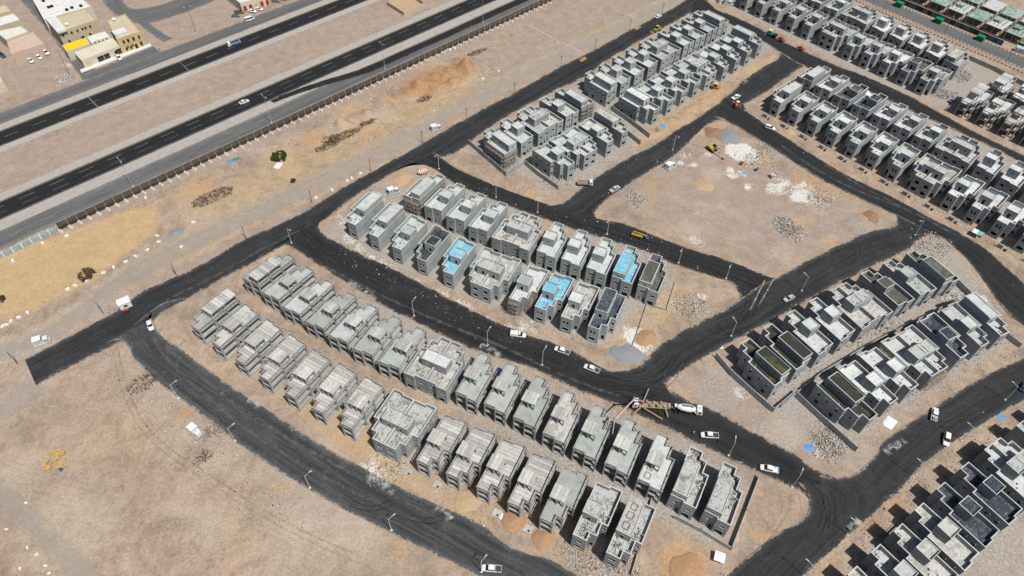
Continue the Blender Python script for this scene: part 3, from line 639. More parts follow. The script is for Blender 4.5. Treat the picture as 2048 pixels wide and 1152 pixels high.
def villa_meshes(mir, long, sq, back):
    key = ('villa', mir, long, sq, back)
    if key in HC: return HC[key]
    ops = (W_front_sq if sq else W_front) + W_rest
    wall = uvmesh('wall', *walls(OUT, -.3, 7.76, 6.2, ops), mir)
    r = MB(); ri = inset(OUT, .2); r.add([(x, y, 6.25) for x, y in ri], [tuple(range(len(ri)))])
    # floor slab seen through the openings
    r2 = MB(); r2.prism(inset(OUT, .25), 3.2, 3.45)
    if long: py0, py1 = 5.8, 16.4
    elif back: py0, py1 = 7.3, 11.4
    else: py0, py1 = 5.9, 10.2
    pp = [(.03, py0), (4.35, py0), (4.35, py1), (.03, py1)]
    po = [(0, (1.5, 2.5, 6.3, 8.5)), (2, (1.7, 2.5, 7.9, 8.8))]
    if long: po += [(1, (2.0, 2.7, 7.9, 8.7)), (1, (5.0, 5.7, 7.9, 8.7)), (1, (8.0, 8.7, 7.9, 8.7))]
    pent = uvmesh('stair_room', *walls(pp, 6.2, 10.06, 9.8, po, .18), mir)
    pr = MB(); q = inset(pp, .16); pr.add([(x, y, 9.85) for x, y in q], [(0, 1, 2, 3)])
    up = MB()
    if not long:
        if back: up.box(.06, 4.1, py0 + .03, py0 + .2, 10.05, 10.45)
        else: up.box(.06, 4.1, py1 - .2, py1 - .03, 10.05, 10.45); 
    else: up.box(.06, .26, py0 + .5, py1 - .5, 10.05, 10.25)
    def coping(poly, z, w=.3, ho=.04, h=.06):
        m = MB(); a = inset(poly, -ho); b = inset(poly, w - ho); n = len(poly)
        for i in range(n):
            j = (i + 1) % n
            m.add([(*a[i], z), (*a[j], z), (*b[j], z), (*b[i], z), (*a[i], z + h), (*a[j], z + h), (*b[j], z + h), (*b[i], z + h)], [(4, 5, 6, 7), (0, 1, 5, 4), (2, 3, 7, 6)])
        return m
    cp = coping(OUT, 7.762); cp2 = coping(pp, 10.062, .24, .03, .05)
    deb = []
    for sd in range(3):
        rq = random.Random(sd + 40); m = MB()
        for _ in range(16):
            x, y = rq.uniform(.5, 7), rq.uniform(6.6, 16.2)
            if rq.random() < .35: x, y = rq.uniform(.5, 3.4), rq.uniform(.5, 5.5)
            sz = rq.uniform(.15, .5); m.obox((x, y, 6.26 + sz * .15), (sz, sz * rq.uniform(.3, 1), sz * .4), rq.random() * 3)
        deb.append(m)
    # stub walls and pipes on the roof edge
    st = [MB().box(5.0, 5.2, 2.62, 3.4, 6.2, 7.7), MB().box(6.6, 7.3, 8.8, 9.0, 6.2, 7.6), MB().box(6.5, 7.3, 6.42, 6.6, 6.2, 7.7)]
    spout = MB().tube((0, 0, 0), (.5, 0, -.08), .07, n=6)
    if mir: [flipped(x) for x in (r, r2, pr, up, spout, cp, cp2, *st, *deb)]
    HC[key] = dict(wall=wall, roof=r.mesh('roof'), slab=r2.mesh('floor_slab', M_conc), pent=pent, proof=pr.mesh('stair_roof'), up=up.mesh('upstand'), stub=[q.mesh('stub_wall') for q in st], spout=spout.mesh('spout', simple('pipe_grey', (.5, .5, .48))), ops=ops, po=po, pp=pp, cap=cp.mesh('coping', M_cap), cap2=cp2.mesh('coping', M_cap), deb=[q.mesh('roof_debris', (M_concd, M_dark, M_wood)[i]) for i, q in enumerate(deb)])
    return HC[key]
def villa_half(par, mir, wallm, roofm, proofm, long=False, sq=False, back=False, detail=True, off=0.0):
    h = villa_meshes(mir, long, sq, back); L = (off, 0, 0)
    w = mk('wall', h['wall'], par, wallm, L); mk('roof', h['roof'], par, roofm, L); mk('floor_slab', h['slab'], par, None, L)
    p = mk('stair_room', h['pent'], par, wallm, L); pr = mk('stair_roof', h['proof'], p, proofm); mk('upstand', h['up'], p, wallm)
    s = -1 if mir else 1
    mk('coping', h['cap'], w); mk('coping', h['cap2'], p)
    tag(mk('roof_debris', random.choice(h['deb']), par), kind='stuff')
    for q in h['stub']: mk('stub_wall', q, par, wallm, L)
    for y in (8.4, 12.6, 15.3): mk('roof_spout', h['spout'], par, None, (s * 7.45, y, 6.4))
    for parent, ops, poly in ((w, h['ops'], OUT), (p, h['po'], h['pp'])):
        for op in ops:
            me, a, d, s0, z0 = surround(op, poly, mir)
            # the surround mesh lies in its own plane: x along the wall, -y outward
            ang = math.atan2(d.y, d.x); o = mk('door_frame' if z0 < .3 or 6.2 < z0 < 6.4 else 'window', me, parent)
            pos = a + d * s0
            if not mir: o.location = (pos.x, pos.y, z0); o.rotation_euler = (0, 0, ang)
            else:
                pos = a + d * (op[1][1]); o.location = (-pos.x, pos.y, z0); o.rotation_euler = (0, 0, -ang)
                o.rotation_euler = (0, 0, math.pi - ang) if False else (0, 0, math.atan2(-d.y, d.x) )
    return w
def place(corner, xy, heading, mir):
    """origin of a house whose named corner is at xy; heading = direction from its front to its back"""
    loc = {'FS': (0, 0), 'BS': (0, 16.6), 'BN': (7.5, 17.2), 'FN': (3.9, 0)}[corner]
    rz = R(heading) - math.pi / 2; lx = -loc[0] if mir else loc[0]
    c, s = math.cos(rz), math.sin(rz)
    return (xy[0] - (c * lx - s * loc[1]), xy[1] - (s * lx + c * loc[1]), 0), rz
# ------------------------------------------------------------------ bare concrete frames
def frame_meshes(mir, long, planks, back):
    key = ('frame', mir, long, planks, back)
    if key in HC: return HC[key]
    parts = []    # (name, mesh, material, level-two children)
    def add(name, mb, mat): 
        if mir: flipped(mb)
        parts.append((name, mb.mesh(name, mat)))
    cols = [(.2, .3), (3.7, .3), (3.7, 2.7), (5.6, 2.7), (5.6, 6.4), (7.3, 6.4), (7.3, 11.6), (7.3, 17.0), (3.9, 16.9), (.2, 16.4), (.2, 11.2), (.2, 6.2)]
    for x, y in cols: add('column', MB().box(x - .19, x + .19, y - .3, y + .3, -.3, 7.46), M_conc)
    for i in range(len(OUT)):
        a = Vector(OUT[i]); b = Vector(OUT[(i + 1) % len(OUT)]); d = b - a; L = d.length
        if L < .8: continue
        c = (a + b) / 2; rz = math.atan2(d.y, d.x); nrm = Vector((-d.y, d.x)) / L
        cc = c + nrm * .16
        add('roof_beam', MB().obox((cc.x, cc.y, 6.28), (L - .01, .3, .66), rz), M_conc)
        add('floor_beam', MB().obox((cc.x, cc.y, 3.25), (L - .02, .28, .54), rz), M_conc)
        add('ground_beam', MB().obox((cc.x, cc.y, .05), (L + .1, .34, .5), rz), M_conc)
        m = MB(); m.obox((c.x + nrm.x * .12, c.y + nrm.y * .12, 7.62), (L + .16, .2, .3), rz)
        k = max(2, int(L / 2.6) + 1)
        for j in range(k):
            q = a + d * ((j + .5) / k) + nrm * .13; m.obox((q.x, q.y, 7.04), (.22, .16, .92), rz)
        add('parapet_rail', m, M_conc)
    add('floor_slab', MB().prism(inset(OUT, .3), 3.3, 3.5), M_conc)
    add('ground_slab', MB().prism(inset(OUT, .3), -.2, .1), M_conc)
    # block infill already standing inside
    for x0, x1, y0, y1 in ((.35, 3.6, 5.6, 5.75), (3.9, 7.1, 11.1, 11.25), (3.7, 3.85, 6.4, 16.5)):
        add('partition', MB().box(x0, x1, y0, y1, .1, 6.0), M_blockd)
    add('sill_wall', MB().box(.06, .24, 6.6, 10.9, 3.5, 4.6), M_block)
    add('sill_wall', MB().box(7.26, 7.44, 6.8, 11.2, 3.5, 4.5), M_block)
    ri = inset(OUT, .33)
    if planks:
        y = .35
        while y < 16.7:
            x1 = 3.55 if y < 2.3 else 5.45 if y < 5.9 else 7.15
            w = 1.12
            if y + w > 16.9: w = 16.85 - y
            add('roof_plank', MB().box(.35, x1, y, y + w - .09, 6.36, 6.60 + .03 * math.sin(y * 7)), M_plank); y += w
        add('roof_deck', MB().prism(ri, 6.15, 6.3), M_concd)
    else: add('roof', MB().prism(ri, 6.2, 6.6), M_screed)
    if long: py0, py1 = 5.8, 16.3
    elif back: py0, py1 = 7.5, 11.6
    else: py0, py1 = 5.7, 10.0
    ys = [py0 + .25, py1 - .25] if not long else [py0 + .25, (py0 + py1) / 2, py1 - .25]
    for y in ys:
        for x in (.45, 2.4, 4.3) if y == ys[0] or y == ys[-1] else (.45, 4.3): add('stair_column', MB().box(x - .16, x + .16, y - .2, y + .2, 6.5, 9.62), M_conc)
    add('stair_beam', MB().box(.3, 4.5, py0 + .06, py0 + .34, 9.2, 9.64), M_conc); add('stair_beam', MB().box(.3, 4.5, py1 - .34, py1 - .06, 9.2, 9.64), M_conc)
    add('stair_beam', MB().box(.3, .56, py0 + .36, py1 - .36, 9.2, 9.64), M_conc); add('stair_beam', MB().box(4.22, 4.48, py0 + .36, py1 - .36, 9.2, 9.64), M_conc)
    add('stair_flight', MB().add([(1, py0 + .8, 6.7), (2, py0 + .8, 6.7), (2, py1 - .6, 9.0), (1, py1 - .6, 9.0), (1, py0 + .8, 6.4), (2, py0 + .8, 6.4), (2, py1 - .6, 8.7), (1, py1 - .6, 8.7)], [(0, 1, 2, 3), (7, 6, 5, 4), (0, 4, 5, 1), (2, 6, 7, 3), (1, 5, 6, 2), (0, 3, 7, 4)]), M_concd)
    n = 4; w = (4.64 - .16) / n
    if long:
        n = 9; w = (py1 - py0) / n
        for j in range(n): add('stair_roof_plank', MB().box(.16, 4.64, py0 + j * w + .03, py0 + j * w + w - .04, 9.66, 9.9 + .02 * (j % 2)), M_plank)
    else:
        for j in range(n): add('stair_roof_plank', MB().box(.16 + j * w + .03, .16 + j * w + w - .04, py0, py1, 9.66, 9.9 + .02 * (j % 2)), M_plank)
    HC[key] = parts; return parts
def frame_house(par, mir, roofm=None, long=False, planks=True, back=False, small=False):
    for name, me in frame_meshes(mir, long, planks, back):
        if small and name in ('partition', 'stair_flight', 'ground_slab', 'sill_wall'): continue
        mk(name, me, par, roofm if name == 'roof' and roofm else None)
# ------------------------------------------------------------------ rows
LOOK = {}
def house_row(key, end, rowdesc, houses, group):
    n = 0
    for h in houses:
        n += 1
        kind, corner, xy, head, mir, opt = h
        look = opt.get('look', 'grey blockwork villa' if kind != 'frame' else 'bare concrete frame house')
        lab = '%s, %s from %s, %s' % (look, ORD[n - 1], end, rowdesc)
        if len(lab.split()) > 16: print('LONG', lab)
        wm = opt.get('wall', M_block)
        if kind == 'twin':
            # party-wall point at the front (F) or back (B)
            rz = R(head) - math.pi / 2; c, s = math.cos(rz), math.sin(rz); ly = 16.6 if corner == 'B' else 0.0
            o = thing('twin_villa', lab, 'house', (xy[0] + s * ly, xy[1] - c * ly, 0), rz, group)
            for m in (False, True):
                villa_half(o, m, wm, opt.get('roof', M_dirty), opt.get('proof', M_dirty), False, True, opt.get('back', False), True)
            pw = MB().box(-.12, .12, .3, 16.3, 6.2, 7.7); mk('party_wall', pw.mesh('party_wall', M_block), o, wm)
        else:
            loc, rz = place(corner, xy, head, mir)
            o = thing('villa' if kind == 'villa' else 'frame_house', lab, 'house', loc, rz, group)
            if kind == 'villa': villa_half(o, mir, wm, opt.get('roof', M_screed), opt.get('proof', opt.get('roof', M_screed)), opt.get('long', False), opt.get('sq', False), opt.get('back', False))
            else: frame_house(o, mir, opt.get('roof'), opt.get('long', False), opt.get('planks', True), opt.get('back', False), opt.get('small', False))
        LOOK[(key, n)] = o
def lerp2(a, b, t): return (a[0] + (b[0] - a[0]) * t, a[1] + (b[1] - a[1]) * t)
V = 'villa'; F = 'frame'; T = 'twin'
# block 1, between the two straight streets
house_row('1F', 'sandy track', 'facing three pickups', [
    (V, 'FS', (-58.4, 185.5), 60, True, dict(long=True)), (V, 'FS', (-49.3, 179.6), 60.8, True, dict(long=True)), (V, 'FS', (-40.1, 173.6), 61.7, True, dict(proof=M_screed_g)),
    (V, 'FS', (-30.6, 168.2), 62.5, True, dict(roof=M_black, look='villa with black bitumen roof')), (V, 'FS', (-20.7, 162.4), 64.4, True, dict(roof=M_blue, look='villa with bright blue membrane roof')),
    (T, 'F', (-10.9, 157.8), 65.3, False, dict(look='wide twin villa with dusty roofs', roof=M_lime)),
    (V, 'FS', (-.9, 152.7), 66.2, False, dict(roof=M_screed, proof=M_screed_g)), (V, 'FS', (7.8, 149.3), 66.7, False, dict(roof=M_blue, look='villa with bright blue membrane roof')),
    (V, 'FS', (16.5, 145.4), 66.8, False, dict(roof=M_lime, proof=M_white, look='villa with white stained roof')), (V, 'FS', (25.3, 141.7), 66.8, False, dict(roof=M_navy, long=True, look='villa with dark bluish membrane roof'))], 'villas of the middle block')
house_row('1B', 'sandy track', 'facing yellow telehandler', [
    (V, 'BS', (-36.2, 199.9), 59.5 + 180, False, dict(long=True, back=True, look='scaffolded blockwork villa')), (V, 'BS', (-27.5, 194.4), 240.7, False, dict(back=True)), (V, 'BS', (-18.6, 189.1), 242.1, False, dict(back=True)),
    (V, 'BS', (-9.8, 184.2), 243.4, False, dict(back=True)), (T, 'B', (-.95, 178.75), 245, False, dict(look='wide twin villa with rubble-strewn roofs', back=True, roof=M_lime, proof=M_dirty)),
    (V, 'BS', (8.5, 175.2), 246.3, True, dict(back=True, roof=M_white)), (V, 'BS', (17.2, 171.6), 246.5, True, dict(back=True, roof=M_white)), (V, 'BS', (26.0, 167.8), 246.5, True, dict(back=True)),
    (V, 'BS', (34.7, 164.0), 246.6, True, dict(back=True, long=True, roof=M_blue, look='villa with bright blue membrane roof')), (V, 'BS', (43.4, 160.2), 246.6, True, dict(back=True, long=True, roof=M_olive, look='villa with damp olive grey roof'))], 'villas of the middle block')
# block 2, bare frames beside the curving road
g = [(-100.6, 135.4), (-91.9, 129.1), (-82.8, 123.0), (-73.6, 117.1), (-64.3, 111.3), (-55.0, 106.4), (-45.5, 101.5)]
house_row('2F', 'gate cabin', 'beside dusty curving road',
    [(F, 'FS', p, hd, True, dict(long=(i == 0), planks=i > 1, roof=M_screed_g if i == 0 else M_lime, look='bare frame house with grey plank roof' if i > 1 else 'bare frame house with smooth slab roof')) for i, (p, hd) in enumerate(zip(g, (56.5, 58, 59, 60, 61, 62.2, 63.8)))] +
    [(T, 'F', (-35.5, 96.8), 64.8, False, dict(look='wide grey twin villa with dusty roofs', roof=M_dirty, wall=M_blockd))] +
    [(F, 'FS', p, hd, False, dict(planks=i < 4, roof=M_screed_g, look='bare frame house with grey plank roof' if i < 4 else 'bare frame house with smooth slab roof')) for i, (p, hd) in enumerate(zip([(-25.7, 92.2), (-17.0, 88.5), (-8.3, 84.7), (.4, 80.6), (9.1, 76.4)], (65.8, 66.1, 66.3, 66.2, 65.8)))] +
    [(V, 'FS', (17.8, 72.1), 64.5, False, dict(roof=M_dirty, sq=True, wall=M_blockd, look='roofless-looking villa strewn with rubble')), (V, 'FS', (26.3, 67.6), 63.8, False, dict(roof=M_dirty, long=True, sq=True, wall=M_blockd, look='villa with timber forms on its roof'))], 'houses of the frame block')
b = [(-86.4, 155.0), (-78.1, 149.0), (-69.7, 143.1), (-60.8, 137.5), (-52.2, 132.4), (-43.4, 127.6), (-34.4, 123.0)]
cpos = [(-16.3, 115.1), (-7.5, 111.4), (1.4, 107.0), (10.1, 102.0), (18.8, 97.4), (27.6, 93.0), (36.4, 88.4), (45.1, 84.0), (53.7, 79.6)]
chd = (66.6, 66.5, 66.3, 65.8, 65.2, 64.6, 64, 63, 62)
house_row('2B', 'gate cabin', 'street side of alley',
    [(F, 'BS', p, hd + 180, False, dict(long=(i == 0), planks=False, back=True, roof=[M_screed_g, M_screed_g, M_screed, M_screed_g, M_screed, M_screed_g, M_screed_g][i], look='bare frame house with smooth grey slab')) for i, (p, hd) in enumerate(zip(b, (55, 56.5, 58.2, 60, 62, 63.6, 65.2)))] +
    [(T, 'B', (-25.8, 118.9), 245.6, False, dict(look='wide grey twin villa with cluttered roof', roof=M_lime, proof=M_white, wall=M_blockd, back=True))] +
    [(F, 'BS', p, hd + 180, True, dict(planks=False, back=True, roof=[M_screed_g, M_screed_g, M_screed_g, M_lime, M_screed_g, M_screed_g, M_screed][i], look='bare frame house with smooth grey slab')) for i, (p, hd) in enumerate(zip(cpos[:7], chd[:7]))] +
    [(V, 'BS', p, hd + 180, True, dict(back=True, long=True, roof=M_dirty, wall=M_blockd, look='grey villa with rubble on roof')) for p, hd in zip(cpos[7:], chd[7:])], 'houses of the frame block')
# block 3, upper middle
house_row('3aF', 'striped drum', 'behind the dropside truck', [
    (V, 'FS', (24.1, 225.4), 133.5, True, dict(roof=M_screed)), (T, 'F', (31.0, 232.2), 133.5, False, dict(look='wide twin villa with pale roofs', roof=M_screed, proof=M_dirty)),
    (V, 'FS', (38.1, 238.5), 133.5, False, dict(roof=M_screed)), (V, 'FS', (44.9, 245.4), 133.5, False, dict(long=True, roof=M_lime))], 'villas of the upper middle block')
house_row('3aB', 'striped drum', 'beside the pole line', [
    (V, 'BS', (.4, 234.7), 313.5, False, dict(long=True, back=True, look='scaffolded blockwork villa')), (V, 'BS', (7.2, 242.2), 313.5, False, dict(back=True)), (T, 'B', (14.4, 249.0), 313.5, False, dict(back=True, look='wide twin villa with dusty roofs', roof=M_lime)),
    (V, 'BS', (21.4, 256.2), 313.5, True, dict(back=True)), (V, 'BS', (28.4, 263.2), 313.5, True, dict(back=True, long=True, look='scaffolded blockwork villa'))], 'villas of the upper middle block')
house_row('3bF', 'boundary walls', 'behind the orange loader', [
    (V, 'FS', (63.1, 265.1), 134, True, dict(long=True, roof=M_white, proof=M_white, look='pale bluish villa with white roof')), (V, 'FS', (70.3, 272.4), 134, True, {}), (V, 'FS', (77.5, 279.8), 134, True, {}), (V, 'FS', (84.4, 287.0), 134, True, {}),
    (T, 'F', (91.0, 293.2), 134, False, dict(look='wide twin villa with dusty roofs', roof=M_lime)), (V, 'FS', (97.6, 298.4), 134, False, {}), (V, 'FS', (104.6, 305.4), 134, False, {}), (V, 'FS', (111.5, 312.6), 134, False, {}), (V, 'FS', (118.4, 319.8), 134, False, dict(long=True))], 'villas of the upper middle block')
house_row('3bB', 'boundary walls', 'beside the yellow loader', [
    (V, 'BS', (45.6, 281.0), 314, False, dict(long=True, back=True)), (V, 'BS', (52.5, 288.2), 314, False, dict(back=True, roof=M_lime)), (V, 'BS', (59.5, 295.3), 314, False, dict(back=True)), (V, 'BS', (66.6, 302.5), 314, False, dict(back=True)),
    (T, 'B', (73.7, 309.7), 314, False, dict(back=True, look='wide twin villa with dusty roofs', roof=M_lime)), (V, 'BS', (81.2, 317.0), 314, True, dict(back=True)), (V, 'BS', (88.1, 323.9), 314, True, dict(back=True)), (V, 'BS', (95.1, 330.8), 314, True, dict(back=True)), (V, 'BS', (102.0, 337.8), 314, True, dict(back=True, long=True))], 'villas of the upper middle block')
# blocks 4 and 5, upper right
house_row('4F', 'red mixer', 'facing the spoil lot',
    [(V, 'FS', p, 43, True, dict(long=(i == 0), roof=M_white if i in (0, 3, 5) else M_screed, wall=M_blockd)) for i, p in enumerate([(118.1, 270.8), (124.7, 264.0), (131.1, 256.7), (137.6, 249.3), (144.2, 242.1), (150.8, 234.8), (157.3, 227.5)])] +
    [(T, 'F', (164.2, 220.5), 43.3, False, dict(look='wide twin villa with dusty roofs', roof=M_lime, wall=M_blockd))] +
    [(V, 'FS', p, 43.6, False, dict(roof=M_white if i % 2 == 0 else M_screed, wall=M_blockd)) for i, p in enumerate([(170.7, 213.0), (177.2, 205.8), (183.7, 198.2), (190.3, 190.6), (196.9, 183.0)])], 'villas of the right block')
house_row('4B', 'red rollers', 'facing the black car',
    [(V, 'BS', p, 223, False, dict(long=(i == 0), back=True, roof=[M_white, M_white, M_olive, M_navy, M_white, M_white, M_white][i], wall=M_blockd, look='villa with dark membrane roof' if i == 3 else 'villa with damp olive grey roof' if i == 2 else 'grey blockwork villa')) for i, p in enumerate([(136.6, 288.2), (143.2, 281.0), (149.8, 273.8), (156.4, 266.7), (163.1, 259.4), (169.7, 252.2), (176.0, 244.8)])] +
    [(T, 'B', (182.1, 237.1), 223.3, False, dict(look='wide twin villa with dusty roofs', roof=M_lime, wall=M_blockd, back=True))] +
    [(V, 'BS', p, 223.5, True, dict(back=True, roof=M_white, wall=M_blockd)) for p in [(189.3, 230.4), (196.0, 223.2), (202.7, 215.9), (209.4, 208.6)]], 'villas of the right block')
house_row('5F', 'corner cabin', 'behind the red rollers',
    [(V, 'FS', p, 42.5, True, dict(roof=M_screed, wall=M_blockd, long=(i == 0))) for i, p in enumerate([(122.9, 368.1), (129.5, 360.9), (136.1, 353.7), (142.8, 346.5), (149.3, 339.3)])] +
    [(T, 'F', (156.2, 331.8), 42.5, False, dict(look='wide twin villa with dusty roofs', roof=M_lime, wall=M_blockd))] +
    [(V, 'FS', p, 42.5, False, dict(roof=[M_screed, M_lime, M_white, M_olive, M_lime][i], wall=M_blockd, long=False, sq=(i in (1, 4)), look='villa with bright white roof' if i == 2 else 'villa with dark green roof' if i == 3 else 'grey blockwork villa')) for i, p in enumerate([(162.6, 323.2), (169.2, 315.9), (175.8, 308.7), (182.4, 301.5), (189.0, 294.3)])], 'villas of the far right block')
house_row('5B', 'corner cabin', 'along the striped kerb',
    [(V, 'BS', p, 222.5, False, dict(back=True, wall=M_blockd)) for p in [(147.3, 378.0), (153.9, 370.7), (160.6, 363.3), (167.3, 356.0)]] + [(T, 'B', (174.0, 348.6), 222.5, False, dict(back=True, roof=M_lime, wall=M_blockd, look='wide twin villa with dusty roofs'))] +
    [(V, 'BS', p, 222.5, True, dict(back=True, wall=M_blockd, long=(i == 4), roof=M_lime if i == 4 else M_white)) for i, p in enumerate([(180.8, 341.2), (187.5, 333.6), (194.0, 326.0), (200.3, 318.5), (206.8, 311.2)])], 'villas of the far right block')
house_row('6F', 'rubble heap lot', 'near row beside bare earth',
    [(F, 'FN', (204.2 + 6.75 * i, 274.5 - 7.3 * i), 42.5, False, dict(planks=False, roof=M_white if i < 2 else M_lime, small=True, long=(i == 0), look='pale open frame house')) for i in range(6)], 'open frames beyond the rubble lot')
house_row('6B', 'rubble heap lot', 'far row below the striped kerb',
    [(F, 'BS', (221.0 + 6.75 * i, 290.5 - 7.3 * i), 222.5, True, dict(planks=False, roof=M_white, small=True, back=True, long=(i == 0), look='pale open frame house')) for i in range(5)], 'open frames beyond the rubble lot')
# block 8, right
house_row('8V', 'long boundary wall', 'facing the silver sedan', [
    (V, 'FS', (77.6, 138.5), -53.8, False, dict(long=True, roof=M_moss, wall=M_blockd, look='villa with mossy water-stained roof')), (V, 'FS', (86.2, 144.8), -55, False, dict(long=True, roof=M_moss, wall=M_blockd, look='villa with mossy water-stained roof')),
    (V, 'FS', (95.3, 151.0), -56.3, False, dict(roof=M_white, wall=M_blockd, look='villa with pale dry roof')), (V, 'FS', (104.3, 156.8), -57.2, False, dict(roof=M_white, wall=M_blockd, look='villa with pale dry roof')),
    (T, 'F', (113.2, 162.0), -58.3, False, dict(look='wide twin villa with mottled roofs', roof=M_lime, proof=M_dirty, wall=M_blockd)),
    (V, 'FS', (122.8, 168.2), -59.5, True, dict(roof=M_olive, wall=M_blockd, look='villa with damp olive grey roof')), (V, 'FS', (132.5, 173.6), -61, True, dict(roof=M_screed_g, wall=M_blockd, look='villa with greenish screed roof')), (V, 'FS', (142.6, 178.8), -62.3, True, dict(long=True, roof=M_olive, wall=M_blockd, look='villa with damp olive grey roof'))], 'villas of the dark right block')
house_row('8W', 'short boundary wall', 'facing the loaded pickup', [
    (V, 'FS', (110.6, 111.1), 124, True, dict(long=True, roof=M_moss, wall=M_blockd, look='villa with mossy water-stained roof')), (V, 'FS', (118.7, 116.9), 123, True, dict(roof=M_white, wall=M_blockd, look='villa with white screed roof')), (V, 'FS', (126.8, 122.2), 122, True, dict(roof=M_white, wall=M_blockd, look='villa with white screed roof')),
    (T, 'F', (135.3, 127.3), 120.3, False, dict(look='wide twin villa with scaffolded front', roof=M_screed, proof=M_dirty, wall=M_blockd)),
    (V, 'FS', (143.9, 132.8), 118, False, dict(roof=M_navy, wall=M_blockd, look='villa with dark membrane roof')), (V, 'FS', (152.5, 137.6), 116.6, False, dict(roof=M_screed, wall=M_blockd, look='villa with plain screed roof')), (V, 'FS', (160.9, 142.2), 115.3, False, dict(long=True, roof=M_screed, wall=M_blockd, look='villa with plain screed roof'))], 'villas of the dark right block')
# block 9, lower right corner
house_row('9X', 'the black scaffold end', 'across from white hatchback', [
    (V, 'FS', (90.8, 65.9), -53.2, False, dict(roof=M_lime, wall=M_blockd)), (V, 'FS', (98.7, 71.8), -53.4, False, dict(roof=M_screed, wall=M_blockd)), (V, 'FS', (106.5, 77.6), -53.6, False, dict(roof=M_lime, wall=M_blockd)), (V, 'FS', (114.3, 83.6), -54, False, dict(roof=M_lime, wall=M_blockd)),
    (V, 'FS', (122.6, 89.9), -55, False, dict(roof=M_navy, wall=M_blockd, look='villa with dark membrane roof')), (V, 'FS', (131.8, 96.3), -55.9, False, dict(roof=M_navy, wall=M_blockd, look='villa with dark membrane roof')), (T, 'F', (141.2, 102.4), -57.3, False, dict(look='wide twin villa with pale roofs', roof=M_screed, wall=M_blockd)),
    (V, 'FS', (151.0, 108.6), -58.5, True, dict(roof=M_screed, wall=M_blockd)), (V, 'FS', (160.5, 114.0), -60, True, dict(roof=M_screed, wall=M_blockd))], 'villas of the lower right corner')
# ================================================================== FENCES AND WALLS
M_slat = simple('fence_slat_brown', (.052, .043, .027), .8, .2)
M_galv = simple('galvanised_steel', (.55, .55, .53), .5, .5, .3)
M_footing = simple('footing_concrete', (.60, .585, .55), .9, .1)
FO = 253.0; f0 = 9.5; bay = 3.6; nb = 74
fx, fy = hw(f0, FO)
fence = thing('slatted_fence', 'long dark brown slatted fence on concrete footings beside the frontage road', 'fence', (fx, fy, 0), HA)
sl = MB().box(0, bay - .04, -.04, .04, 0, .40).mesh('slat', M_slat)
po = MB().box(-.05, .05, -.16, -.06, -.2, 3.5).mesh('post', M_galv)
st = MB().tube((0, -.1, 2.6), (0, -1.3, .1), .035, n=5).mesh('strut', M_galv)
fb = MB().box(-.5, .5, -.35, .35, -.3, .42).mesh('footing', M_footing)
rest = MB()
for i in range(nb):
    x = i * bay
    for j in range(6):
        z = .35 + j * .53
        if i < 48: mk('slat', sl, fence, None, (x + .02, 0, z))
        else: rest.box(x + .02, x + bay - .02, -.04, .04, z, z + .40)
    mk('post', po, fence, None, (x, 0, 0)); mk('strut', st, fence, None, (x, 0, 0))
    mk('footing', fb, fence, None, (x, -.35, 0)); mk('footing', fb, fence, None, (x + .25, -1.75, 0))
tag(mk('slats', rest.mesh('far_slats', M_slat), fence), kind='stuff')
# pale blue hoarding at the end of the fence
hb = simple('hoarding_blue', (.36, .52, .60), .5, .4); hwt = simple('hoarding_white', (.62, .70, .74), .5, .4)
x0, y0 = hw(-20.5, FO); hoard = thing('site_hoarding', 'pale blue sheet hoarding in short panels beside the frontage road', 'hoarding', (x0, y0, 0), HA)
for i in range(9):
    x = i * 3.3
    mk('panel', MB().box(x + .5, x + 3.2, -.05, .05, .1, 2.2).mesh('panel', hb), hoard)
    mk('post', MB().box(x, x + .45, -.12, .12, -.2, 2.35).mesh('post', hwt), hoard)
    for z in (.7, 1.5): mk('rail', MB().box(x + .5, x + 3.2, -.1, -.051, z, z + .1).mesh('rail', M_slat), hoard)
def wall_run(pts, h, label, mat=M_blockd, group='low boundary walls', name='boundary_wall'):
    a = [Vector(P2(p)) for p in pts]; o = thing(name, label, 'wall', (a[0].x, a[0].y, 0), 0, group)
    for p, q in zip(a[:-1], a[1:]):
        d = q - p; L = d.length; rz = math.atan2(d.y, d.x); n = max(1, round(L / 3.8)); off = p - a[0]
        for i in range(n):
            c = off + d * ((i + .5) / n)
            m = MB().obox((c.x, c.y, h / 2 - .15), (L / n - .26, .2, h + .3), rz).mesh('wall_panel', mat); mk('wall_panel', m, o)
            e = off + d * (i / n); mk('pier', MB().obox((e.x, e.y, h / 2 - .1), (.28, .28, h + .36), rz).mesh('pier', M_conc), o)
        e = off + d; mk('pier', MB().obox((e.x, e.y, h / 2 - .1), (.28, .28, h + .36), rz).mesh('pier', M_conc), o)
    return o
wall_run([(1431, 714), (1463, 752), (1544, 824)], 2.4, 'long dark block boundary wall beside mossy roofed villas')
wall_run([(1546, 823), (1590, 786)], 2.2, 'short block wall closing the corner of the dark alley')
wall_run([(1590, 792), (1650, 848), (1710, 902)], 2.4, 'dark block boundary wall ending beside the grey rubble heap')
wall_run([(1560, 815), (1640, 750), (1740, 690), (1840, 640), (1905, 607)], 1.8, 'block wall dividing the gardens of the dark villas')
wall_run([(938, 288), (1012, 352), (1049, 328)], 2.3, 'low block boundary wall round the corner villa above the street')
wall_run([(1050, 329), (1080, 354), (1116, 379)], 2.2, 'low block wall between the two corner villas')
wall_run([(1222, 219), (1262, 247), (1298, 275)], 2.2, 'low block wall beside the pale bluish villa')
wall_run([(1206, 228), (1240, 257), (1280, 289)], 2.2, 'low block wall beside the cleared passage between villas')
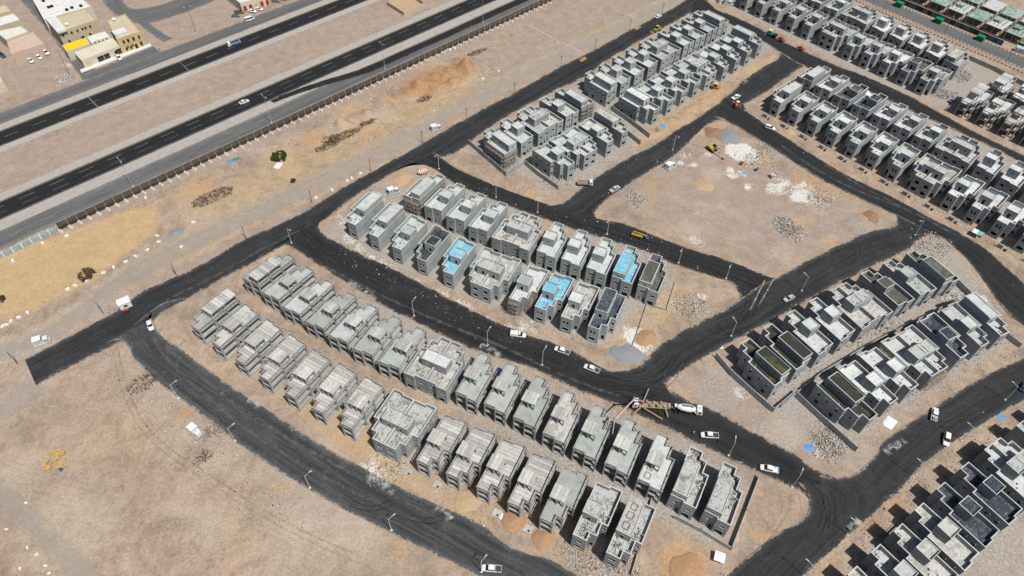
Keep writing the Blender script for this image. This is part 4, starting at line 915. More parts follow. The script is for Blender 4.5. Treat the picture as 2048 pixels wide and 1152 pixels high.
wall_run([(1348, 1036), (1400, 1063), (1461, 1100), (1490, 1025), (1516, 956)], 1.8, 'low block wall round the corner of the frame block')
wall_run([(1302, 1000), (1286, 1070), (1262, 1150)], 1.2, 'low concrete wall beside the villa with timber forms')
wall_run([(1936, 118), (1990, 142), (2056, 176)], 2.0, 'dark retaining wall below the striped avenue kerb')
wall_run([(1905, 560), (1945, 600)], 2.2, 'short dark wall at the corner of the dark block')
wall_run([(2012, 674), (2038, 694)], 2.0, 'short dark wall beyond the plain screed villas')
wall_run([(1262, 700), (1278, 655), (1300, 590)], .5, 'low block kerb wall beside the orange trench')
wall_run([(1303, 612), (1333, 620), (1350, 566)], .5, 'low block kerb wall round the damp roofed villa')
wall_run([(615, 622), (690, 668), (770, 715)], .1, 'low plot divider beam down the frames alley, cabin end', M_conc, 'plot divider beams', 'plot_divider')
wall_run([(905, 800), (1000, 842), (1110, 890), (1230, 945), (1330, 990)], .1, 'low plot divider beam down the frames alley, pump truck end', M_conc, 'plot divider beams', 'plot_divider')
# stub garden walls in front of the villas facing the spoil lot
gw = MB().box(-.1, .1, -.9, .9, -.2, 1.7).mesh('garden_wall', M_blockd); gb = MB().box(-1.0, 1.0, -.35, .35, -.2, 1.5).mesh('meter_box_wall', M_concd)
c43, s43 = math.cos(R(43)), math.sin(R(43))
for i in range(13):
    px, py = 118.1 + 6.6 * i, 270.8 - 7.27 * i
    for k_, (dx, dy) in enumerate(((-1.0, -3.2), (-3.6, -3.4))):
        X = px + dx * s43 + dy * c43; Y = py - dx * c43 + dy * s43
        if k_ == 0: o = mk('garden_wall', gw, None, None, (X, Y, 0), R(43 - 90)); 
        else: o = mk('garden_wall', gb, None, None, (X, Y, 0), R(43 - 90))
        tag(o, 'short dark stub of garden wall between villa row and street' if k_ == 0 else 'small grey block meter wall in front of villa row', 'wall', 'stub garden walls' if k_ == 0 else 'meter walls')
# ================================================================== LAMPS AND POLES
M_lamp = simple('lamp_post_white', (.62, .63, .62), .5, .4); M_pole = simple('weathered_pole', (.075, .06, .05), .85, .2); M_lens = simple('lamp_lens', (.5, .5, .5), .3, .6)
def lamp_proto(h, arm, double, mat):
    o = thing('street_lamp', 'x', 'street lamp', (0, 0, 0))
    mk('pole', MB().tube((0, 0, -.2), (0, 0, h), .12, .07, 8).mesh('pole', mat), o)
    mk('base_plate', MB().box(-.3, .3, -.3, .3, -.2, .25).mesh('base_plate', M_footing), o)
    for s in ((1, -1) if double else (1,)):
        mk('arm', MB().tube((0, 0, h - .1), (s * arm, 0, h + .35), .055, .045, 6).mesh('arm', mat), o)
        mk('lamp_head', MB().obox((s * (arm + .35), 0, h + .38), (.9, .3, .14)).mesh('lamp_head', M_lens), o)
    KIDS[o.name] = [c for c in COL.objects if c.parent == o]
    return o
def put_lamps(proto, items, group):
    for i, (p, rz, lab) in enumerate(items):
        o = proto if i == 0 else copy_tree(proto)
        x, y = P2(p); o.location = (x, y, 0); o.rotation_euler = (0, 0, rz)
        tag(o, lab, 'street lamp', group)
hwl = lamp_proto(13.2, 1.3, True, M_galv)
put_lamps(hwl, [(p, HA + math.pi / 2, 'tall double-armed highway lamp beside the brown fence, %s from the blue hoarding' % ORD[q_]) for q_, p in enumerate( ((266, 373), (543, 245), (770, 138), (966, 45)))], 'highway lamps along the fence')
pl2 = lamp_proto(13.5, 1.2, True, M_pole)
put_lamps(pl2, [((392, 65), .4, 'tall dark lamp post on the bare lot beside highway shops'), ((141, 152), .4, 'tall dark lamp post beside the litter at the shop corner')], 'dark posts by the shops')
sl1 = lamp_proto(7.6, 1.5, False, M_lamp)
Lp = [((1457, 911), 75, 'in front of the white pickup with dark bed'), ((1584, 974), 60, 'at the corner opposite the lone rubble plot'), ((1084, 730), 60, 'across from the white pickups'), ((1462, 672), 120, 'beside the long boundary wall street'),
      ((992, 395), 240, 'behind the middle villas'), ((1075, 425), 240, 'behind the middle twin villa'), ((1214, 469), 240, 'near the yellow telehandler'), ((828, 632), 60, 'across from the black roofed villa'), ((975, 691), 60, 'behind the cluttered twin roof'), ((583, 486), 320, 'at the first street corner'),
      ((357, 797), 40, 'on the desert verge, first from the gate cabin'), ((470, 882), 40, 'on the desert verge, second from the gate cabin'), ((620, 976), 40, 'on the desert verge, third from the gate cabin'), ((783, 1061), 40, 'on the desert verge, fourth from the gate cabin'), ((963, 1144), 50, 'behind the pickup on the curving road'),
      ((1357, 526), 240, 'on the street below the spoil lot'), ((1452, 557), 240, 'at the rounded corner below the spoil lot'), ((1603, 582), 130, 'beside the silver sedan'), ((1825, 953), 135, 'across from the dark bottom villas'), ((1695, 1070), 135, 'beside the person in a bright vest'), ((1607, 1152), 135, 'at the bottom street edge'), ((1923, 881), 135, 'behind the white hatchback'),
      ((1485, 161), 300, 'beside the grey parked car'), ((1362, 241), 300, 'on the dug earth before the villas'), ((1535, 63), 210, 'beside the green paver'), ((1830, 470), 200, 'at the bend by the rubble corner'), ((878, 338), 240, 'at the corner above the middle villas'), ((2010, 800), 130, 'beside the dark car'), ((1345, 300), 300, 'by the spoil lot')]
put_lamps(sl1, [(p, R(a), 'white single-arm street lamp %s' % t) for p, a, t in Lp], 'site street lamps')
up = thing('utility_pole', 'x', 'pole', (0, 0, 0))
mk('pole', MB().tube((0, 0, -.3), (0, 0, 6.4), .13, .08, 6).mesh('pole', M_pole), up)
mk('crossarm', MB().box(-.8, .8, -.06, .06, 5.9, 6.05).mesh('crossarm', M_pole), up)
for x in (-.7, 0, .7): mk('insulator', MB().tube((x, 0, 6.06), (x, 0, 6.26), .05, n=6).mesh('insulator', M_footing), up)
mk('stay', MB().tube((0, 0, 5.6), (1.9, .4, -.1), .02, n=4).mesh('stay', M_pole), up)
KIDS[up.name] = [c for c in COL.objects if c.parent == up]
for i, p in enumerate([(35, 727), (207, 627), (353, 550), (492, 476), (624, 404), (742, 342), (845, 285), (934, 240), (1029, 188), (1122, 135), (1190, 101), (1259, 61), (1324, 28), (1395, -6)]):
    o = up if i == 0 else copy_tree(up); x, y = P2(p); o.location = (x, y, gh(x, y)); o.rotation_euler = (0, 0, R(130 + 8 * math.sin(i)))
    tag(o, 'dark wooden utility pole, %s from the dead end along the perimeter road' % ORD[i], 'pole', 'utility poles along the perimeter road')
# ================================================================== KIOSKS AND CABINS
M_kiosk = simple('kiosk_white', (.74, .76, .77), .5, .4); M_rad = simple('radiator_grey', (.42, .45, .46), .5, .4); M_green = simple('cabinet_green', (.13, .30, .22), .5, .4)
def kiosk(p, rz, label, col=M_kiosk):
    x, y = P2(p); o = thing('transformer_kiosk', label, 'kiosk', (x, y, gh(x, y)), R(rz), 'transformer kiosks')
    mk('plinth', MB().box(-2.6, 2.6, -1.6, 1.6, -.3, .55).mesh('plinth', M_conc), o)
    c = mk('cabinet', MB().box(-2.1, .1, -1.0, 1.0, .55, 2.5).mesh('cabinet', col), o)
    mk('cabinet_roof', MB().box(-2.25, .25, -1.15, 1.15, 2.5, 2.62).mesh('cabinet_roof', M_kiosk), c)
    for s in (-1.55, -.55): mk('door', MB().box(s - .45, s + .45, -1.03, -1.001, .7, 2.3).mesh('door', M_rad), c)
    t = mk('transformer_tank', MB().box(.6, 2.0, -.7, .7, .55, 1.9).mesh('tank', M_kiosk), o)
    for i in range(5): mk('radiator_fin', MB().box(.75 + i * .28, .83 + i * .28, -1.1, -.71, .7, 1.7).mesh('fin', M_rad), t)
    for i in range(3): mk('bushing', MB().tube((.9 + i * .4, 0, 1.9), (.9 + i * .4, 0, 2.35), .08, n=6).mesh('bushing', M_rad), t)
kiosk((85, 684), 30, 'white transformer kiosk on slab beside the dead-end road'); kiosk((393, 866), -35, 'white transformer kiosk on slab in the open desert')
kiosk((872, 258), 30, 'white transformer kiosk beside the perimeter road'); kiosk((787, 384), 30, 'white transformer kiosk beside the scaffolded villa', M_green); kiosk((1340, 334), 40, 'white transformer kiosk on the spoil lot edge'); kiosk((1455, 7), -10, 'green and white transformer kiosk at the far corner', M_green)
def cabin(p, rz, label, sx, sy, h, roofm, wallm, name='site_cabin'):
    x, y = P2(p); o = thing(name, label, 'cabin', (x, y, gh(x, y)), R(rz))
    w = mk('wall', MB().box(-sx, sx, -sy, sy, -.2, h).mesh('wall', wallm), o); mk('roof', MB().box(-sx - .15, sx + .15, -sy - .15, sy + .15, h, h + .14).mesh('roof', roofm), o)
    mk('door', MB().box(-.4, .4, -sy - .03, -sy - .001, 0, 2.0).mesh('door', M_rad), w); mk('window', MB().box(sx + .001, sx + .03, -.6, .6, 1.0, 1.9).mesh('window', M_dark), w); mk('air_conditioner', MB().box(-sx * .6, -sx * .6 + .8, -sy - .4, -sy - .002, 1.7, 2.2).mesh('ac', M_kiosk), o)
cabin((252, 611), -55, 'white flat roofed gate cabin at the road junction', 1.5, 1.9, 2.6, M_kiosk, M_kiosk, 'gate_cabin')
cabin((1441, 4), 20, 'small white cabin at the far street corner', 1.4, 1.2, 2.5, M_kiosk, M_kiosk)
cabin((1545, 354), 20, 'small pale store box on the spoil lot edge', 1.0, .9, 1.4, simple('pale_sheet', (.5, .42, .38)), simple('pale_sheet', (.5, .42, .38)), 'store_box')
x, y = P2((254, 622)); o = thing('barrier_trolley', 'small red barrier trolley beside the gate cabin', 'trolley', (x, y, .05), .5)
mk('tray', MB().box(-.8, .8, -.4, .4, .4, .8).mesh('tray', simple('paint_red', (.45, .03, .03), .5, .4)), o)
for sx in (-.6, .6):
    for sy in (-.4, .4): mk('wheel', MB().tube((sx, sy - .06, .22), (sx, sy + .06, .22), .22, n=10).mesh('wheel', M_dark), o)
def canopy(p, rz, label, sx, sy, h, mats, z0=0.0):
    x, y = P2(p); o = thing('shade_canopy', label, 'canopy', (x, y, gh(x, y)), R(rz))
    n = len(mats)
    for i, m in enumerate(mats):
        a = -sx + 2 * sx * i / n; b = -sx + 2 * sx * (i + 1) / n
        mk('sheet', MB().add([(a, -sy, h), (b, -sy, h), (b, sy, h + .3), (a, sy, h + .3), (a, -sy, h - .06), (b, -sy, h - .06), (b, sy, h + .24), (a, sy, h + .24)], [(0, 1, 2, 3), (7, 6, 5, 4), (0, 4, 5, 1), (1, 5, 6, 2), (2, 6, 7, 3), (3, 7, 4, 0)]).mesh('sheet', m), o)
    for sxx in (-1, 1):
        for syy in (-1, 1): mk('post', MB().tube((sxx * (sx - .1), syy * (sy - .1), -.2), (sxx * (sx - .1), syy * (sy - .1), h), .04, n=5).mesh('post', M_steel), o)
teal = simple('tarp_teal', (.12, .45, .42), .6, .3); tw = simple('tarp_white', (.72, .74, .74), .6, .3); tg = simple('tarp_green', (.03, .25, .12), .7, .2); to = simple('tarp_orange', (.65, .14, .05), .6, .3)
canopy((1950, 472), -42, 'small white and teal shade canopy at the road edge', 1.7, 1.2, 2.1, [tw, teal]); canopy((1437, 1118), -20, 'small white sheet canopy on the bare corner plot', 1.4, 1.3, 1.6, [tw, tw])
# ================================================================== HEAPS, RUBBLE, LITTER
def heap(p, r, h, mat, label, group, seed, stretch=1.0, rz=0.0, name='sand_heap', cat='heap'):
    x, y = P2(p); rnd = random.Random(seed); v = []; f = []; nr, na = 8, 20
    v.append((0, 0, h))
    for i in range(1, nr + 1):
        for j in range(na):
            a = 2 * math.pi * j / na; t = i / nr
            q = 1 + .28 * mnoise.noise(Vector((math.cos(a) * 1.6 + seed, math.sin(a) * 1.6, seed * .37)))
            z = h * (1 - t) ** .9 + .16 * h * mnoise.noise(Vector((t * 4 * math.cos(a) + seed, t * 4 * math.sin(a), 3.1))) * (1 - t * .4)
            if i == nr: z = -.35
            v.append((r * t * q * math.cos(a) * stretch, r * t * q * math.sin(a), z))
    for j in range(na): f.append((0, 1 + j, 1 + (j + 1) % na))
    for i in range(nr - 1):
        for j in range(na): f.append((1 + i * na + j, 1 + (i + 1) * na + j, 1 + (i + 1) * na + (j + 1) % na, 1 + i * na + (j + 1) % na))
    m = MB(); m.v = v; m.f = f
    return tag(mk(name, m.mesh(name, mat, True), None, None, (x, y, gh(x, y)), rz), label, cat, group)
def soil(name, a, b, sc=2.0):
    k = N(name, .95, .1); g = k.geo(); n = k.noise(g, sc, 6, .7); k.col(k.ramp(n, [(.3, a), (.7, b)])); k.bump(n, .6, .2); return k.m
h_or = soil('heap_orange', (.30, .18, .10), (.43, .275, .165)); h_sd = soil('heap_sand', (.37, .265, .165), (.47, .35, .225)); h_gr = soil('heap_gravel', (.17, .185, .20), (.30, .32, .335), 4); h_wh = soil('heap_lime', (.56, .53, .47), (.74, .71, .65)); h_dk = soil('heap_brown', (.20, .13, .08), (.33, .22, .14))
for i, (p, r, h, m, lab) in enumerate([((1027, 1042), 3.4, 1.3, h_or, 'orange sand heap in front of the frame houses'), ((1087, 1076), 3.2, 1.2, h_or, 'orange sand heap beside the smooth slab frame house'), ((803, 356), 4.2, 1.0, h_sd, 'broad sand heap behind the striped drum'), ((735, 408), 4.0, 1.4, h_wh, 'cream lime heap between the first villas'), ((1252, 706), 4.6, 1.3, h_gr, 'blue grey gravel heap at the street corner'), ((1292, 676), 3.6, 1.2, h_or, 'orange sand heap beside the white spill'), ((1244, 690), 2.4, .7, h_sd, 'small tan heap beside the gravel heap'), ((1461, 273), 5.0, 1.4, h_gr, 'dark blue gravel heap on the spoil lot'), ((1430, 266), 4.4, 1.5, h_dk, 'brown earth heap on the spoil lot'), ((1408, 371), 3.6, .8, h_sd, 'low sand heap alone on the spoil lot'), ((351, 466), 2.6, .7, h_gr, 'small blue grey gravel heap beside the track'), ((1742, 434), 3.2, 1.0, h_dk, 'brown earth heap at the lot corner'), ((868, 368), 2.6, 1.0, h_wh, 'cream sand heap behind the scaffolded villa'), ((1580, 263), 2.4, .8, h_sd, 'small sand heap behind the white car'), ((935, 1000), 3.6, .6, h_sd, 'flat sand heap in front of the plank roofs'), ((1690, 165), 3.6, 1.0, h_gr, 'grey gravel heap along the far row'), ((1725, 185), 4.0, 1.2, h_wh, 'pale heap along the far row'), ((1787, 215), 3.6, 1.2, h_gr, 'grey gravel heap near the far row end'), ((1640, 150), 3.0, .9, h_wh, 'pale spoil heap behind the second roller'), ((1372, 1140), 4.6, 1.0, h_or, 'wide orange earth heap on the bottom plot')]):
    heap(p, r, h, m, lab, 'heaps of sand and gravel', i + 3, 1.2, i * .7)
def chunks(name, pts, mats, smin, smax, label, cat, seed, kind='stuff', flat=.6):
    """broken pieces, each real geometry, one mesh per colour"""
    rnd = random.Random(seed); mbs = [MB() for _ in mats]
    for (x, y, z) in pts:
        s = rnd.uniform(smin, smax) * (1.6 if rnd.random() < .08 else 1); m = rnd.choice(mbs)
        m.obox((x, y, z + s * flat * .3), (s, s * rnd.uniform(.5, 1), s * flat * rnd.uniform(.5, 1)), rnd.uniform(0, 3.14), rnd.uniform(-.4, .4), rnd.uniform(-.4, .4))
    out = []
    for m, mat in zip(mbs, mats):
        if m.v: out.append(m.mesh(name, mat))
    return out
m_rub = [simple('rubble_grey', (.38, .38, .37)), simple('rubble_pale', (.56, .55, .52)), simple('rubble_dark', (.16, .155, .15)), simple('rubble_tan', (.42, .34, .26))]
def rubble_heap(p, r, h, n, label, seed, smin=.12, smax=.42):
    n = int(n * 1.6)
    x, y = P2(p); rnd = random.Random(seed); pts = []
    for _ in range(n):
        a = rnd.random() * 6.283; t = math.sqrt(rnd.random()) * (1 + .45 * mnoise.noise(Vector((math.cos(a) * 1.5 + seed * 3.3, math.sin(a) * 1.5, 0)))) + abs(rnd.gauss(0, .08)); pts.append((r * 1.25 * t * math.cos(a), r * t * math.sin(a), h * max(0, 1 - t) * rnd.random()))
    o = thing('rubble_heap', label, 'rubble heap', (x, y, gh(x, y)), seed, 'heaps of broken blocks')
    for me in chunks('rubble', pts, m_rub, smin, smax, None, None, seed): tag(mk('rubble', me, o), kind='stuff')
for i, (p, r, h, n, lab) in enumerate([((1657, 888), 5.2, 1.0, 800, 'grey rubble heap beside the dark boundary wall end'), ((1576, 455), 5.5, 1.2, 800, 'pale rubble heap near the lot middle'), ((1886, 187), 5, 1.4, 600, 'grey rubble heap beside the last far villa'), ((1924, 152), 5, 1.4, 500, 'grey rubble heap behind the last far villa'), ((1272, 398), 4, .5, 300, 'scattered rubble patch on the lot corner'), ((1378, 612), 5, .6, 350, 'rubble patch on the rounded corner plot'), ((1862, 490), 7, .5, 400, 'rubble spread at the bend corner'), ((1530, 300), 5, .4, 250, 'rubble scraps beside the white lime spread'), ((1640, 395), 5, .5, 300, 'rubble scraps beside the white spill'), ((770, 940), 6, .4, 420, 'timber and block scraps before the grey twin villa'), ((1175, 1115), 6, .6, 520, 'loose blocks before the rubble strewn villa'), ((1235, 1135), 5, .6, 420, 'loose blocks before the timber form villa'), ((1800, 770), 6, .5, 420, 'block scraps in front of the scaffolded twin villa'), ((1690, 780), 5, .5, 350, 'block scraps in the alley of the dark villas'), ((1780, 660), 6, .5, 400, 'block scraps behind the mottled twin villa'), ((130, 158), 4, .6, 260, 'heap of white litter beside the dark lamp post'), ((1110, 355), 6, .4, 350, 'planks and block scraps beside the dropside truck'), ((1510, 320), 4, .3, 160, 'white lime lumps on the spoil lot'), ((1910, 605), 6, .5, 380, 'pale block scraps at the dark block corner')]):
    rubble_heap(p, r, h, n, lab, i + 1)
# loose scraps along road edges and round the houses (nobody could count them)
rnd = random.Random(5); pts = []
def along(pl, n, spread, px=True):
    q = [Vector(P2(p)) if px else Vector(p) for p in pl]; Ls = [(b - a).length for a, b in zip(q[:-1], q[1:])]; tot = sum(Ls)
    for _ in range(n):
        t = rnd.random() * tot
        for (a, b), l in zip(zip(q[:-1], q[1:]), Ls):
            if t <= l: break
            t -= l
        c = a.lerp(b, t / l); x = c.x + rnd.gauss(0, spread); y = c.y + rnd.gauss(0, spread); pts.append((x, y, max(gh(x, y), -.05)))
for pl in (rA1, rA2, rB1, rB2, rJ1, rJ2, rC1, rC2, rH1, rH2, rG1, rG2, rD1, rK1, rK2, rM1, rM2, rF1, rF2): along(pl, 60, 1.4)
for pl in ([(660, 500), (800, 560), (950, 640), (1180, 700)], [(900, 360), (1100, 440), (1320, 510)], [(430, 640), (600, 740), (800, 890), (1000, 1020), (1200, 1120)], [(520, 560), (740, 700), (960, 830), (1330, 1000)], [(960, 310), (1100, 380), (1240, 290), (1500, 140)], [(1560, 215), (1800, 380), (1990, 480)], [(1480, 30), (1700, 150), (1860, 230)], [(1520, 800), (1700, 690), (1880, 600)], [(1640, 860), (1850, 760), (2040, 690)], [(1690, 1130), (1850, 970), (2040, 870)], [(1220, 350), (1400, 300), (1550, 330), (1650, 420)], [(700, 300), (880, 200), (1000, 130)], [(200, 720), (330, 850), (600, 1050)], [(100, 470), (400, 350), (700, 220), (1000, 80)]): along(pl, 620, 3.0)
for i in range(5): along([(1020, 600), (1330, 540)], 60, 3)
for me in chunks('scrap', pts, m_rub[:1] + m_rub[2:] + [simple('litter_white', (.66, .66, .64)), simple('asphalt_crumb', (.035, .032, .03)), simple('earth_clod', (.26, .19, .13)), simple('earth_clod', (.26, .19, .13))], .08, .30, None, None, 9):
    tag(mk('scattered_scrap', me), 'small stones and scraps scattered over the bare ground', 'scraps', kind='stuff')
# concrete blocks lining the track
cbm = MB().box(-.7, .7, -.4, .4, -.2, .55).mesh('concrete_block', simple('block_whitewash', (.72, .71, .68)))
for i, (x, y) in enumerate([(915, 300), (850, 347), (780, 383), (725, 413), (656, 446), (598, 478), (500, 525), (433, 552), (390, 572), (160, 707), (110, 735), (65, 757), (40, 777), (15, 785), (245, 308), (385, 265), (840, 45), (1115, 187), (1045, 330), (905, 265), (1820, 45), (75, 408)]):
    p = P2((x / 2.88, 380 + y / 2.88)); tag(mk('concrete_block', cbm, None, None, (*p, gh(*p)), i * 1.3), 'whitewashed concrete block lying beside the sandy track', 'block', 'loose concrete blocks by the track')
for i, (x, y) in enumerate([(910, 455), (1000, 412), (130, 1042), (155, 1028), (205, 1000), (40, 1095), (720, 285), (745, 280), (690, 290), (860, 205)]):
    p = P2((650 + x / 2.88, y / 2.88)); tag(mk('concrete_block', cbm, None, None, (*p, gh(*p)), i * 1.7), 'whitewashed concrete block lying beside the sandy track', 'block', 'loose concrete blocks by the track')
jb = MB(); jb.add([(-.55, -.3, -.1), (.55, -.3, -.1), (.55, .3, -.1), (-.55, .3, -.1), (-.5, -.1, .8), (.5, -.1, .8), (.5, .1, .8), (-.5, .1, .8)], [(3, 2, 1, 0), (4, 5, 6, 7), (0, 1, 5, 4), (1, 2, 6, 5), (2, 3, 7, 6), (3, 0, 4, 7)])
jm = jb.mesh('barrier', simple('barrier_white', (.68, .66, .62)))
for (a, b, n) in (((1165, 148), (1340, 243), 24), ((1382, 262), (1482, 304), 13)):
    A = Vector(P2((650 + a[0] / 2.88, a[1] / 2.88))); B = Vector(P2((650 + b[0] / 2.88, b[1] / 2.88)))
    for i in range(n):
        c = A.lerp(B, i / (n - 1)); tag(mk('road_barrier', jm, None, None, (c.x, c.y, gh(c.x, c.y)), math.atan2(*(B - A).yx) + .1 * math.sin(i * 3)), 'small white concrete barrier in the line across the track', 'barrier', 'white barriers across the track')
# bottom-left verge stones
for i, (x, y) in enumerate([(40, 885), (160, 990), (215, 1030), (265, 1095), (120, 1112), (285, 1138), (155, 735)]):
    p = P2((x / 2.88, 752 + y / 2.88)); tag(mk('boundary_stone', cbm, None, None, (*p, gh(*p)), i * 2.1, (.6, .6, .6)), 'small white boundary stone beside the desert track', 'stone', 'boundary stones by the desert track')
# timber and cartons dumped in the desert
x, y = P2((115, 920)); dump = thing('carton_pile', 'pile of flattened tan cartons dumped in the open desert', 'pile', (x, y, gh(x, y)))
m_ct = simple('carton_tan', (.48, .32, .12), .8, .2); rnd = random.Random(3)
for i in range(22):
    a = rnd.random() * 6.28; r = 3.0 * math.sqrt(rnd.random()); mk('carton', MB().obox((r * math.cos(a), r * math.sin(a) * 1.1, .25 + .3 * rnd.random()), (rnd.uniform(1.4, 2.6), rnd.uniform(.5, .9), .28), rnd.uniform(-.9, .9) + .7, rnd.uniform(-.2, .2), rnd.uniform(-.2, .2)).mesh('carton', m_ct), dump)
x, y = P2((124, 941)); br = thing('plastic_barrel', 'blue plastic barrel beside the carton pile', 'barrel', (x, y, gh(x, y)))
mk('drum', MB().tube((0, 0, .02), (0, 0, .95), .42, .42, 14).mesh('drum', simple('barrel_blue', (.03, .16, .45), .4, .4)), br); mk('lid', MB().tube((0, 0, .951), (0, 0, 1.02), .36, .34, 14).mesh('lid', simple('barrel_lid', (.05, .05, .05))), br)
for i, (px, py, rz, c, lab) in enumerate([(1230, 113, 20, m_ct, 'stack of yellow timber beside the perimeter road, lower end'), (1275, 56, 25, m_ct, 'stack of yellow timber beside the perimeter road, upper end'), (1166, 119, 25, m_ct, 'long yellow timber stack beside the barriers'), (1312, 262, 35, M_wood, 'orange planks stacked on the dug earth')]):
    x, y = P2((px, py)); o = thing('timber_stack', lab, 'timber', (x, y, gh(x, y)), R(rz + 25))
    for j in range(8): mk('plank', MB().box(-2.2, 2.2, -.9 + j * .22, -.72 + j * .22, .05 + .2 * (j % 2), .22 + .2 * (j % 2)).mesh('plank', c), o)
tb = simple('tarp_blue', (.08, .30, .62), .6, .3)
def tarp(p, r, mat, label, seed):
    x, y = P2(p); v = []; f = []; n = 7
    for i in range(n):
        for j in range(n): v.append(((i / (n - 1) - .5) * 2 * r, (j / (n - 1) - .5) * 1.4 * r, .08 + .28 * abs(mnoise.noise(Vector((i * .9 + seed, j * .9, 1)))) if 0 < i < n - 1 and 0 < j < n - 1 else -.02))
    for i in range(n - 1):
        for j in range(n - 1): f.append((i * n + j, (i + 1) * n + j, (i + 1) * n + j + 1, i * n + j + 1))
    m = MB(); m.v = v; m.f = f; tag(mk('tarpaulin', m.mesh('tarpaulin', mat, True), None, None, (x, y, gh(x, y) + .02), seed), label, 'tarpaulin', 'crumpled sheets')
for i, (p, r, m, lab) in enumerate([((1619, 894), 1.6, tb, 'crumpled blue sheet beside the grey rubble'), ((460, 322), 1.4, tb, 'blue sheet beside the brown fence'), ((472, 318), 1.3, tg, 'green sheet beside the brown fence'), ((1327, 252), 1.5, tb, 'blue sheet on the dug earth'), ((1780, 845), 2.2, tw, 'white sheet beside the loaded pickup street'), ((1003, 1032), 1.3, tw, 'white bags in front of the frame houses'), ((655, 800), 1.3, tw, 'white sheet before the plank roofs'), ((2003, 833), 1.2, tb, 'blue sheet beside the corner villas'), ((556, 330), 2.0, tw, 'white litter sheet beside the green bush'), ((1489, 345), .9, tb, 'blue and yellow scrap on the spoil lot'), ((1440, 690), 1.4, tw, 'pale sheet on the rounded corner'), ((1000, 740), 1.0, tb, 'blue sheet behind the cluttered twin')]):
    tarp(p, r, m, lab, i * 1.7 + .3)
# ================================================================== BUSHES AND BRUSHWOOD
def bush(p, r, h, n, leafc, label, dry=False, seed=1):
    x, y = P2(p); o = thing('bush', label, 'bush', (x, y, gh(x, y))); rnd = random.Random(seed); t = MB(); lf = MB(); tips = []
    def grow(a, d, l, rad, lev):
        b = a + d * l; t.tube(a, b, rad, rad * .6, 5)
        if lev == 0: tips.append((a, b)); return
        for _ in range(3 if lev > 1 else 4):
            e = (d + Vector((rnd.gauss(0, .75), rnd.gauss(0, .75), rnd.gauss(0, .4)))).normalized(); grow(b, e, l * .72, rad * .55, lev - 1)
    for i in range(6):
        a = i * 1.05 + rnd.random(); grow(Vector((.15 * math.cos(a), .15 * math.sin(a), -.15)), Vector((.75 * math.cos(a), .75 * math.sin(a), .75)).normalized(), r * .36, .07, 3)
    mk('trunk', t.mesh('trunk', simple('bush_wood', (.13, .09, .06))), o)
    for _ in range(n):
        a, b = rnd.choice(tips); c = a.lerp(b, rnd.random()) + Vector((rnd.gauss(0, .16), rnd.gauss(0, .16), rnd.gauss(0, .12)))
        u = Vector((rnd.gauss(0, 1), rnd.gauss(0, 1), rnd.gauss(0, 1))).normalized(); w = u.orthogonal().normalized(); s = rnd.uniform(.06, .14)
        lf.quad(c - u * s * 1.5, c + w * s * .6, c + u * s * 1.5, c - w * s * .6)
    tag(mk('crown', lf.mesh('crown', leafc), o), kind='stuff')
bush((559, 317), 4.0, 3, 15000, simple('acacia_leaf', (.055, .075, .022), .8, .2, 0, .35, 3), 'round dark green acacia bush on the sandy strip', seed=4)
bush((174, 553), 3.6, 3, 5200, simple('dry_twig', (.14, .095, .06), .9, .1, 0, .3, 3), 'dry brown thorn bush on yellow sand', True, 6)
bush((586, 362), 1.2, 1, 1500, simple('dark_twig', (.05, .038, .025)), 'small dark shrub on the sandy strip', True, 9)
bush((1, 600), 2.0, 1, 1600, simple('dark_twig', (.05, .038, .025)), 'small dark shrub at the sand edge', True, 11)
m_br = simple('dead_branch', (.085, .06, .042))
def brush(p, rx, ry, n, label, seed):
    x, y = P2(p); m = MB(); rnd = random.Random(seed)
    for _ in range(n * 2):
        a = rnd.random() * 6.283; t = math.sqrt(rnd.random()); c = Vector((rx * t * math.cos(a), ry * t * math.sin(a), .12 + .3 * rnd.random())); d = Vector((rnd.gauss(0, 1), rnd.gauss(0, 1), rnd.gauss(0, .22))).normalized(); l = rnd.uniform(.4, 1.3)
        m.tube(c - d * l, c + d * l * .4, .07, .03, 4, False); e = (d + Vector((rnd.gauss(0, .7), rnd.gauss(0, .7), .2))).normalized(); m.tube(c, c + e * l * .8, .045, .015, 4, False)
    o = thing('brushwood_pile', label, 'brushwood', (x, y, gh(x, y)), R(40), 'piles of dead branches'); tag(mk('branch', m.mesh('branch', m_br), o), kind='stuff')
for i, (p, rx, ry, n, lab) in enumerate([((425, 395), 9, 3.5, 150, 'wide pile of dead branches near the sand edge'), ((690, 270), 9, 2.5, 130, 'long pile of dead branches beside the soil mounds'), ((655, 292), 6, 2, 70, 'pile of dead branches along the track'), ((735, 245), 4, 1.6, 50, 'short pile of dead branches below the fence'), ((660, 278), 4, 2.5, 50, 'tangled dead branches amid soil mounds'), ((955, 104), 6, 1.6, 60, 'dead branches beside the far soil rows'), ((848, 198), 4, 2, 50, 'dead branches below the red earth mounds'), ((285, 768), 5, 3, 55, 'dead branches by the curving road bend'), ((407, 920), 3, 2, 25, 'few dead twigs in the open desert'), ((440, 800), 4, 1.2, 30, 'dark broken crust beside the curving road'), ((430, 860), 6, 2.5, 36, 'dry twigs between kiosk and curving road')]):
    brush(p, rx, ry, n, lab, i + 20)
